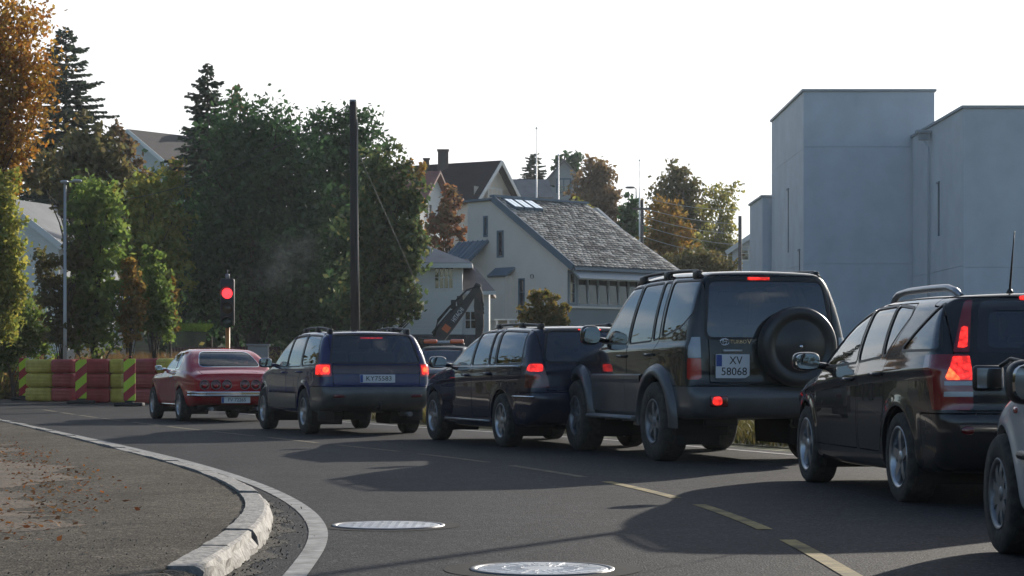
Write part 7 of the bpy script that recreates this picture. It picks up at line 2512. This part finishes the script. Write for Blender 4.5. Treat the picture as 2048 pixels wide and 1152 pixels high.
for k, (zc, mat, nm) in enumerate(((zr_, pbr('lit_red_signal', (0.3, 0.01, 0.01), 0.3, emit=(1.0, 0.035, 0.045), emit_s=1.7), 'red_lens'), (zr_ - 0.36, pbr('amber_off', (0.05, 0.03, 0.01), 0.2), 'amber_lens'), (zr_ - 0.70, pbr('green_off', (0.01, 0.035, 0.025), 0.2), 'green_lens'))):
    M_ = Matrix.Translation((0, -0.105, zc))
    MB().lathe([(0.0, -0.02), (0.07, -0.016), (0.125, 0.0)], 28, 'Y', M_).build(nm, mat, hd)
    n = 18
    v = []
    for (dy, r_) in ((0.0, 0.142), (-0.20, 0.150)):
        for q in range(n + 1):
            a = math.pi * (-0.12 + 1.24 * q / n)
            v.append((r_ * math.cos(a), -0.105 + dy * (0.75 + 0.25 * math.sin(a)), zc + r_ * math.sin(a)))
    f = [(q, q + 1, n + 2 + q, n + 1 + q) for q in range(n)]
    MB().add(v, f, True).build('hood', M_TLB, hd)
MB().rbox((-0.05, -0.03, zt - 0.02), (0.05, 0.07, zt + 0.10), 0.02).tube([(0, 0.02, zt + 0.1), (0, 0.02, zt + 0.20)], 0.012, 6).build('sensor', M_ALLOYD, tl)

# wooden pole with its service wire
d = 62.0
X, Y, zp = at(706, 203, d)
pl = thing('utility_pole', 'dark wooden utility pole behind the blue estate car', 'utility pole', (X, Y, 0))
MB().tube([(0.10, 0, -0.2), (0.05, 0, 4), (0, 0, zp)], [0.145, 0.13, 0.105], 14).build('pole', pbr('tarred_wood', (0.020, 0.016, 0.015), 0.85, var=0.4, vscale=3, stretch=(8, 8, 0.4), bump=0.6, bscale=6), pl)
MB().rbox((-0.10, -0.10, zp - 0.02), (0.10, 0.10, zp + 0.05), 0.02).build('cap', M_COPING, pl)
m = MB()
m.tube([(0.14, -0.05, 0.4), (0.135, -0.08, 3), (0.13, -0.05, zp - 0.7), (0.10, 0, zp - 0.45)], 0.022, 6)
m.build('cable', pbr('cable_grey', (0.16, 0.15, 0.15), 0.6), pl)
m = MB()
for (x, z) in ((-0.16, zp - 0.25), (-0.2, zp - 0.35)):
    m.tube([(0, 0, z), (x, -0.02, z + 0.02), (x, -0.02, z + 0.14)], 0.018, 6)
m.build('bracket', M_IRONF, pl)
tw = thing('stay_wire', 'thin stay wire slanting down right from the wooden pole', 'wire', (X, Y, zp - 1.4))
MB().tube([(0.1, 0, 0), (1.9, 1.2, -4.1)], 0.008, 5).build('strand', pbr('wire_grey', (0.08, 0.085, 0.09), 0.7), tw)
tw = thing('service_wire', 'dark overhead wire running left from the top of the wooden pole', 'wire', (X, Y, zp - 0.12))
e = at(236, 402, 74)
pts = []
for k in range(25):
    t = k / 24
    pts.append(((e[0] - X) * t - 0.18, (e[1] - Y) * t, (e[2] - zp + 0.12) * t - 4 * 0.5 * t * (1 - t)))
MB().tube(pts, 0.012, 5).build('strand', M_BLACK, tw)

# street lamp on the left with two small heads
d = 63.0
X, Y, zl_ = at(130, 364, d)
sl = thing('street_lamp', 'slim grey street lamp among the trees behind the barrier', 'street lamp', (X, Y, 0))
MB().tube([(0, 0, -0.1), (0, 0, 2), (0, 0, zl_)], [0.075, 0.055, 0.038], 10).build('pole', pbr('galvanised', (0.42, 0.44, 0.46), 0.45, 0.6), sl)
MB().tube([(-0.05, 0, zl_ - 0.02), (0.38, 0, zl_ + 0.03)], 0.025, 8).build('arm', MATS['galvanised'], sl)
MB().superell((0.36, 0, zl_ + 0.03), (0.15, 0.10, 0.055), 2.6, 14, 8).build('lamp_head', MATS['galvanised'], sl)
MB().superell((-0.02, 0, zl_ + 0.0), (0.12, 0.10, 0.055), 2.6, 14, 8).build('lamp_head', MATS['galvanised'], sl)
# far street lamp over the slate roof
d = 128.0
X, Y, z_ = at(1258, 376, d)
gz = float(hill(np.array(X), np.array(Y)))
sl2 = thing('street_lamp', 'far grey street lamp above the dark round tree', 'street lamp', (X + 0.45, Y, gz))
MB().tube([(0, 0, -0.2), (0, 0, z_ - gz - 0.05), (-0.2, 0, z_ - gz + 0.05)], [0.07, 0.05, 0.04], 8).build('pole', MATS['galvanised'], sl2)
MB().superell((-0.38, 0, z_ - gz + 0.03), (0.30, 0.14, 0.07), 2.6, 14, 8).build('lamp_head', M_IRONF, sl2)
# street lamp just outside the picture on the right; its shadow crosses the road
sl3 = thing('street_lamp', 'street lamp post outside the right edge beside the queue', 'street lamp', (6.15, 21.2, 0))
MB().tube([(0, 0, 0), (0, 0, 3), (0, 0, 7.2), (-0.5, -0.2, 7.5), (-1.1, -0.4, 7.55)], [0.075, 0.06, 0.05, 0.045, 0.04], 10).build('pole', MATS['galvanised'], sl3)
MB().superell((-1.3, -0.47, 7.55), (0.32, 0.14, 0.07), 2.6, 14, 8).build('lamp_head', M_IRONF, sl3)

# flag poles and masts on the skyline
for (px, top, bot, dd, lab) in ((1073, 258, 402, 104, 'thin white flagpole left of the grey gable, taller of the two'), (1117, 312, 402, 104, 'thin white flagpole in front of the grey gable, shorter of the two'), (1279, 322, 470, 126, 'thin pale mast above the dark round tree')):
    X, Y, zt_ = at(px, top, dd)
    gz = float(hill(np.array(X), np.array(Y)))
    t = thing('flagpole', lab, 'flagpole', (X, Y, gz))
    MB().tube([(0, 0, -0.2), (0, 0, (zt_ - gz) * 0.6), (0, 0, zt_ - gz)], [0.055, 0.042, 0.025], 8).build('pole', pbr('white_pole', (0.70, 0.71, 0.72), 0.4), t)
    MB().superell((0, 0, zt_ - gz + 0.04), (0.06, 0.06, 0.06), 2, 10, 8).build('finial', MATS['white_pole'], t)
ends = []
for (px, top, dd, lab) in ((1284, 400, 116, 'dark utility pole left of the orange tree carrying the wires'), (1480, 432, 108, 'dark utility pole left of the grey annex carrying the wires')):
    X, Y, zt_ = at(px, top, dd)
    gz = float(hill(np.array(X), np.array(Y)))
    t = thing('utility_pole', lab, 'utility pole', (X, Y, gz))
    MB().tube([(0, 0, -0.2), (0, 0, zt_ - gz)], [0.12, 0.09], 10).build('pole', pbr('grey_wood', (0.10, 0.09, 0.085), 0.85), t)
    if px < 1400: MB().box((-0.5, -0.05, zt_ - gz - 0.55), (0.5, 0.05, zt_ - gz - 0.43)).build('crossarm', MATS['grey_wood'], t)
    ends.append((Vector((X, Y, zt_))))
M_WIRE = pbr('bright_wire', (0.55, 0.52, 0.46), 0.35, 0.8)
for k, (dz0, dz1) in enumerate(((0.15, 0.3), (-0.42, -0.42), (-0.9, -0.95), (-1.4, -1.5), (-2.0, -2.1))):
    a, b = ends[0] + Vector((0, -0.1, dz0)), ends[1] + Vector((0, -0.1, dz1))
    w = thing('overhead_wire', ('uppermost', 'second', 'third', 'fourth', 'lowest')[k] + ' of the sunlit wires strung across the orange tree', 'wire', a, 0, 'sunlit wires between the two far poles')
    MB().tube([(b - a) * (q / 16) + Vector((0, 0, -4 * 0.18 * (q / 16) * (1 - q / 16))) for q in range(17)], 0.015, 5).build('strand', M_WIRE, w)

# dark red board fence behind the coupe, post, grey sign, lawn bank
d = 74.0
a = Vector(at(338, 739, d)); b = Vector(at(560, 739, d - 1.5))
fn = thing('board_fence', 'dark maroon board fence under the trees behind the coupe', 'fence', (a.x, a.y, 0))
M_MAROON = pbr('maroon_boards', (0.055, 0.017, 0.022), 0.8, var=0.35, vscale=4, stretch=(6, 6, 0.5))
dv = (b - a); dv.z = 0
nb = 36
fm = None
for k in range(nb):
    p = dv * (k / nb)
    o = D.objects.new('board', fm) if fm else None
    if o is None:
        o = MB().rbox((0.004, -0.012, 0.05), (dv.length / nb - 0.010, 0.012, 1.72), 0.004, seg=1).build('board', M_MAROON, fn)
        fm = o.data
    else:
        COL.objects.link(o); o.parent = fn
    o.location = (p.x, p.y, random.Random(k).uniform(-0.02, 0.02))
    o.rotation_euler = (0, 0, math.atan2(dv.y, dv.x))
for z in (0.4, 1.35):
    H_ = MB().tube([(0, 0.05, z), (dv.x, dv.y + 0.05, z)], 0.035, 4).build('rail', M_MAROON, fn)
d = 60.0
X, Y, z_ = at(455, 690, d)
t = thing('reflector_post', 'short white reflector post behind the coupe roof', 'post', (X, Y, 0))
MB().rbox((-0.06, -0.04, 0), (0.06, 0.04, z_), 0.02).build('post', MATS['white_plastic'], t)
MB().rbox((-0.045, -0.052, z_ - 0.28), (0.045, -0.041, z_ - 0.12), 0.004, seg=1).build('reflector', M_CLEARLENS, t)
X, Y, z_ = at(517, 690, 63)
t = thing('utility_cabinet', 'small grey cabinet at the right of the coupe roof', 'cabinet', (X, Y, 0))
MB().rbox((-0.30, -0.2, 0.05), (0.30, 0.2, z_ - 0.03), 0.02).build('cabinet', pbr('cabinet_grey', (0.20, 0.21, 0.22), 0.6), t)
MB().rbox((-0.34, -0.24, z_ - 0.03), (0.34, 0.24, z_ + 0.03), 0.015).build('lid', MATS['cabinet_grey'], t)
L_LIME = leafmat('lime_lawn', [(0.22, 0.30, 0.02), (0.28, 0.34, 0.03), (0.18, 0.26, 0.02)], 0.5)
c = Vector(at(376, 660, 77))
bank = []
for i in range(9):
    for j in range(5):
        u, v = i / 8, j / 4
        bank.append((c.x - 0.65 + 1.35 * u, c.y - 0.2 + 1.8 * v, max(0.0, c.z - 0.05) * 1.0 + 0.22 * v - 0.04 * abs(u - 0.5)))
bf = [(i * 5 + j, (i + 1) * 5 + j, (i + 1) * 5 + j + 1, i * 5 + j + 1) for i in range(8) for j in range(4)]
foot = [(c.x - 0.8, c.y - 1.1, 0), (c.x + 0.85, c.y - 1.1, 0)]
setp(mk('lawn_bank', bank + foot, bf + [(len(bank), len(bank) + 1, 40, 0)], M_SOIL), kind='structure')
pts = []
for _ in range(2600):
    u, v = RNG.random(), RNG.random()
    pts.append((c.x - 0.65 + 1.35 * u, c.y - 0.2 + 1.8 * v, c.z - 0.06 + 0.22 * v - 0.04 * abs(u - 0.5)))
blades('lawn', pts, 0.16, 0.012, L_LIME, 0.3)

# ------------------------------------------------------------------ workman behind the barrier
def skin_figure(parent, name, joints, edges, mat, levels=2):
    me = D.meshes.new(name)
    me.from_pydata([j[0] for j in joints], edges, [])
    o = D.objects.new(name, me)
    COL.objects.link(o)
    o.modifiers.new('s', 'SKIN')
    sv = me.skin_vertices[0].data
    for i, j in enumerate(joints):
        r = j[1]
        sv[i].radius = r if isinstance(r, tuple) else (r, r)
        sv[i].use_root = (i == 0)
    sb = o.modifiers.new('u', 'SUBSURF'); sb.levels = levels
    dg = bpy.context.evaluated_depsgraph_get()
    m2 = D.meshes.new_from_object(o.evaluated_get(dg))
    D.objects.remove(o)
    m2.materials.clear(); m2.materials.append(mat)
    m2.polygons.foreach_set('use_smooth', np.ones(len(m2.polygons), bool))
    return link(name, m2, parent)


d = 70.0
X, Y, z_ = at(236, 692, d)
pe = thing('person', 'person in dark blue clothes standing behind the barrier, only head and shoulders showing', 'person', (X, Y, 0), R(-25))
M_SKIN = pbr('skin', (0.42, 0.25, 0.18), 0.55)
M_CLOTH = pbr('dark_blue_cloth', (0.012, 0.014, 0.032), 0.9)
k = z_ / 1.76
J = [((0, 0, .95), (.155, .11)), ((0, .01, 1.15), (.145, .105)), ((0, .01, 1.34), (.175, .11)), ((0, 0, 1.45), (.09, .08)), ((0, -.01, 1.52), .055),
     ((-.18, 0, 1.42), .07), ((-.25, .02, 1.15), .052), ((-.24, -.08, .93), .042), ((.18, 0, 1.42), .07), ((.25, .02, 1.15), .052), ((.24, -.08, .93), .042),
     ((-.10, 0, .82), .095), ((-.11, -.01, .48), .066), ((-.12, .02, .10), .048), ((-.13, -.12, .045), .042), ((.10, 0, .82), .095), ((.11, -.01, .48), .066), ((.12, .02, .10), .048), ((.13, -.12, .045), .042)]
J = [((x * k, y * k, z * k), (tuple(q * k for q in r) if isinstance(r, tuple) else r * k)) for (x, y, z), r in J]
E = [(0, 1), (1, 2), (2, 3), (3, 4), (3, 5), (5, 6), (6, 7), (3, 8), (8, 9), (9, 10), (0, 11), (11, 12), (12, 13), (13, 14), (0, 15), (15, 16), (16, 17), (17, 18)]
body = skin_figure(pe, 'body', J, E, M_CLOTH)
hm = MB()
hm.superell((0, -0.015 * k, 1.64 * k), (0.075 * k, 0.095 * k, 0.118 * k), 2.2, 18, 14)
hm.superell((0, -0.115 * k, 1.625 * k), (0.014 * k, 0.022 * k, 0.024 * k), 2, 8, 6)
hm.superell((-0.076 * k, 0, 1.635 * k), (0.012 * k, 0.022 * k, 0.032 * k), 2, 8, 6)
hm.superell((0.076 * k, 0, 1.635 * k), (0.012 * k, 0.022 * k, 0.032 * k), 2, 8, 6)
head = hm.build('head', M_SKIN, pe)
hh_ = MB().superell((0, 0.018 * k, 1.675 * k), (0.083 * k, 0.092 * k, 0.098 * k), 2.1, 18, 12)
hh_.build('hair', pbr('grey_hair', (0.22, 0.19, 0.17), 0.8), head)
for sx_ in (-1, 1):
    MB().superell((sx_ * 0.03 * k, -0.103 * k, 1.65 * k), (0.013 * k, 0.008 * k, 0.007 * k), 2, 8, 6).build('eye', M_INK, head)
    hb = []
    hx, hy, hz = sx_ * 0.24 * k, -0.085 * k, 0.90 * k
    JJ = [((hx, hy, hz), .034 * k), ((hx, hy - .01, hz - .05 * k), .034 * k)]
    EE = [(0, 1)]
    for q, (dx, ln) in enumerate(((-.027, .07), (-.009, .082), (.009, .078), (.027, .062))):
        i0 = len(JJ)
        JJ += [((hx + dx * k, hy - .012, hz - .09 * k), .0095 * k), ((hx + dx * k, hy - .03, hz - .09 * k - ln * .55 * k), .008 * k), ((hx + dx * k, hy - .012, hz - .09 * k - ln * k), .007 * k)]
        EE += [(1, i0), (i0, i0 + 1), (i0 + 1, i0 + 2)]
    i0 = len(JJ)
    JJ += [((hx - sx_ * .035 * k, hy - .02, hz - .03 * k), .011 * k), ((hx - sx_ * .045 * k, hy - .035, hz - .075 * k), .009 * k)]
    EE += [(0, i0), (i0, i0 + 1)]
    skin_figure(pe, 'hand', JJ, EE, M_SKIN, 1)

# ------------------------------------------------------------------ digger beyond the queue
M_DIG = pbr('digger_dark', (0.016, 0.017, 0.026), 0.45, var=0.4, vscale=3, dirt=(0.035, 0.032, 0.03))
M_DIGB = pbr('digger_brown', (0.060, 0.045, 0.036), 0.6, var=0.5, vscale=4)
M_LOGO = pbr('orange_logo', (0.55, 0.12, 0.03), 0.5)
M_LETT = pbr('white_lettering', (0.70, 0.71, 0.72), 0.5)
d = 69.0
s = F / d
px2 = lambda px, py, dy=0.0: Vector(at(px, py, d)) + Vector((0, dy, 0))
base = Vector(at(862, 739, d)); base.z = 0
dg = thing('excavator', 'dark tracked excavator with its boom raised beyond the queue', 'excavator', base)
loc = lambda px, py: px2(px, py) - base


def arm(name, outline, y0, th, mat):
    v = [loc(px, py) + Vector((0, y0, 0)) for px, py in outline]
    w = [p + Vector((0, th, 0)) for p in v]
    n = len(v)
    o = MB().add(v + w, [tuple(range(n)), tuple(reversed(range(n, 2 * n)))] + [(i, n + i, n + (i + 1) % n, (i + 1) % n) for i in range(n)]).build(name, mat, dg)
    b = o.modifiers.new('edge', 'BEVEL'); b.width = 0.02; b.segments = 2; b.limit_method = 'ANGLE'
    return o


boom = arm('boom', [(846, 745), (852, 715), (861, 680), (879, 652), (904, 622), (929, 598), (943, 580), (952, 565), (962, 569), (962, 582), (946, 600), (932, 623), (911, 653), (890, 680), (874, 706), (868, 745)], -0.15, 0.34, M_DIG)
arm('stick', [(950, 588), (961, 574), (966, 588), (967, 620), (968, 652), (964, 680), (957, 700), (951, 694), (951, 650), (948, 612)], -0.30, 0.24, M_DIGB)
arm('bucket', [(950, 690), (963, 682), (972, 698), (974, 725), (962, 745), (945, 742), (952, 725)], -0.42, 0.55, M_DIGB)
m = MB().tube([loc(866, 668) + Vector((0, -0.02, 0)), loc(905, 622) + Vector((0, -0.02, 0.0))], 0.075, 10)
m.tube([loc(905, 622), loc(938, 594)], 0.045, 8)
m.build('hydraulic_ram', M_DIG, dg)
m = MB()
m.rbox((loc(902, 614).x, -0.20, loc(902, 618).z), (loc(912, 602).x, 0.1, loc(902, 600).z), 0.02).rbox((loc(914, 604).x, -0.2, loc(914, 610).z), (loc(926, 596).x, 0.1, loc(926, 592).z), 0.02)
setp(m.build('bracket', M_DIG, dg), kind='stuff')
m = MB()
for q in range(3):
    m.tube([loc(866 + q * 2, 672) + Vector((0, -0.2, 0)), loc(876, 650 - q * 3) + Vector((0, -0.22, 0.08)), loc(898, 622 - q * 2) + Vector((0, -0.22, 0.06)), loc(934, 584 - q) + Vector((0, -0.2, 0.04)), loc(958, 575) + Vector((0, -0.25, 0.05)), loc(968, 612 + q * 8) + Vector((0, -0.32, 0))], 0.018, 5)
setp(m.build('hose', M_BLACK, dg), kind='stuff')
ang = math.atan2((684 - 606), (948 - 890)) * 1.0
p = loc(894, 668) + Vector((0, -0.158, 0)); q = loc(940, 606) + Vector((0, -0.158, 0))
Rt = Matrix.Rotation(math.pi / 2, 4, 'X')
lettering('maker_name', 'HITACHI', 0.22, M_LETT, boom, Matrix.Translation(loc(916, 630) + Vector((0, -0.156, -0.0))) @ Matrix.Rotation(-ang, 4, 'Y') @ Rt, 0.62)
lg = MB().rbox((-0.11, -0.006, -0.12), (0.11, 0.0, 0.12), 0.002, seg=1)
o = lg.build('logo', M_LOGO, boom); o.matrix_local = Matrix.Translation(loc(893, 657) + Vector((0, -0.155, 0))) @ Matrix.Rotation(-ang, 4, 'Y')
# upper structure and tracks
xa, xb = loc(836, 0).x, loc(880, 0).x
MB().rbox((xa - 1.2, 0.35, 0.85), (xb + 0.5, 2.4, 1.75), 0.1).build('counterweight_house', M_DIG, dg)
cb = MB().rbox((xa - 0.1, 0.25, 0.9), (xb + 0.1, 1.5, 2.05), 0.08).build('cab', M_DIG, dg)
MB().rbox((xa, 0.235, 1.35), (xb, 0.252, 1.95), 0.005, seg=1).build('cab_window', M_PANE, cb)
for yy in (0.4, 1.9):
    MB().rbox((xa - 1.3, yy, 0.0), (xb + 0.7, yy + 0.5, 0.72), 0.22, seg=3).build('track', M_UNDER, dg)

# ------------------------------------------------------------------ grey service car with an orange light bar, facing the viewer
M_SVC = pbr('grey_service_paint', (0.14, 0.15, 0.16), 0.4, 0.4, coat=0.8, coat_rough=0.06)


def build_service():
    r, wb = 0.34, 2.7
    root = thing('service_car', 'grey service car with an orange light bar, facing the viewer beyond the queue', 'car')
    B = Body(prof=[(-0.85, 0.36), (-0.95, 0.5), (-0.93, 0.8), (-0.88, 1.05), (-0.75, 1.5), (-0.6, 1.62), (0.2, 1.66), (1.0, 1.64), (1.3, 1.56), (1.65, 1.34), (2.0, 1.10), (2.6, 1.05), (3.1, 0.98), (3.35, 0.86), (3.45, 0.62), (3.4, 0.36), (2.8, 0.32), (-0.3, 0.32)],
             plan=[(-1.0, 0.78), (-0.5, 0.86), (1.0, 0.88), (2.5, 0.86), (3.1, 0.80), (3.5, 0.66)], belt=[(-1, 1.05), (1.5, 1.04), (2.1, 1.0), (3.5, 0.84)],
             wheels=[(0, r, 0.39), (wb, r, 0.39)], tum=0.3, k=0.12, h=0.04, cf=0.2)
    C = Car(root, B, M_SVC)
    for s in (1, -1):
        C.pane(side_region([(1.9, 1.09), (1.35, 1.48), (1.0, 1.53), (-0.6, 1.5), (-0.7, 1.1)], 0.05, s), M_PRIV)
        C.panel(lambda x, y, z: np.maximum.reduce([0.70 - z, z - 0.84, 0.45 - s * y, s * y - 0.75, 2.9 - x]), 'headlight', M_CLEARLENS, 0.003)
    C.pane(end_region([(-0.66, 1.12), (0.66, 1.12), (0.56, 1.53), (-0.56, 1.53)], 0.06, 1.0, rear=False), M_PRIV, 0.02, 'windscreen')
    C.panel(lambda x, y, z: np.maximum.reduce([np.abs(y) - 0.70, 2.06 - x, x - 3.25 + 0.2 * y * y, 0.8 - z]), 'bonnet')
    C.panel(lambda x, y, z: np.maximum.reduce([0.66 - z, z - 0.82, np.abs(y) - 0.42, 3.0 - x]), 'grille', M_BLACK)
    C.panel(lambda x, y, z: np.maximum(z - 0.60, 3.05 - x), 'bumper')
    C.finish()
    lb = MB().rbox((0.92, -0.62, 1.675), (1.14, 0.62, 1.715), 0.01).build('light_bar', M_BLACK, root)
    M_BEAC = pbr('orange_beacon', (0.75, 0.13, 0.035), 0.25, coat=1.0)
    for s in (1, -1):
        MB().rbox((0.93, min(s * 0.2, s * 0.60), 1.712), (1.13, max(s * 0.2, s * 0.60), 1.84), 0.04, seg=3).build('beacon', M_BEAC, lb)
        wheel(root, 0, s * 0.77, r, 0.21, 0.2, 5, M_ALLOYD, s)
        wheel(root, wb, s * 0.77, r, 0.21, 0.2, 5, M_ALLOYD, s)
        mirror(root, 1.8, s * 0.86, 1.12, s, M_BLACK, 0.2, 0.16)
    MB().rbox((0.95, -0.18, 1.714), (1.11, 0.18, 1.80), 0.02).build('sign_box', M_CLEARLENS, lb)
    X, Y, _ = at(897, 739, 64)
    root.location = (X, Y, 0)
    root.rotation_euler = (0, 0, -math.pi / 2 - R(6))


build_service()
# thin exhaust smoke drifting before the dark trees
sm_ = MB().superell((0, 0, 0), (1.5, 0.7, 0.85), 2.0, 20, 14).build('exhaust_smoke', None)
sm_.location = at(560, 525, 58)
sm_.rotation_euler = (0, R(-28), 0)
m = D.materials.new('smoke'); m.use_nodes = True
n, l = m.node_tree.nodes, m.node_tree.links
n.clear()
out = n.new('ShaderNodeOutputMaterial'); p = n.new('ShaderNodeVolumePrincipled')
p.inputs['Color'].default_value = (0.8, 0.84, 0.9, 1)
tc = n.new('ShaderNodeTexCoord'); ns = n.new('ShaderNodeTexNoise'); ns.inputs['Scale'].default_value = 1.6; ns.inputs['Detail'].default_value = 3
ln_ = n.new('ShaderNodeVectorMath'); ln_.operation = 'LENGTH'
mp = n.new('ShaderNodeMapping'); mp.inputs['Scale'].default_value = (1 / 1.5, 1 / 0.7, 1 / 0.85)
fall = n.new('ShaderNodeMapRange'); fall.inputs['From Min'].default_value = 1.0; fall.inputs['From Max'].default_value = 0.1; fall.inputs['To Max'].default_value = 0.16
mr = n.new('ShaderNodeMapRange'); mr.inputs['From Min'].default_value = 0.42; mr.inputs['From Max'].default_value = 0.7
mu = n.new('ShaderNodeMath'); mu.operation = 'MULTIPLY'
l.new(tc.outputs['Object'], ns.inputs['Vector']); l.new(tc.outputs['Object'], mp.inputs['Vector']); l.new(mp.outputs['Vector'], ln_.inputs[0])
l.new(ln_.outputs['Value'], fall.inputs['Value']); l.new(ns.outputs['Fac'], mr.inputs['Value'])
l.new(fall.outputs['Result'], mu.inputs[0]); l.new(mr.outputs['Result'], mu.inputs[1]); l.new(mu.outputs['Value'], p.inputs['Density'])
l.new(p.outputs['Volume'], out.inputs['Volume'])
sm_.data.materials.append(m)
setp(sm_, kind='stuff')
add_haze()
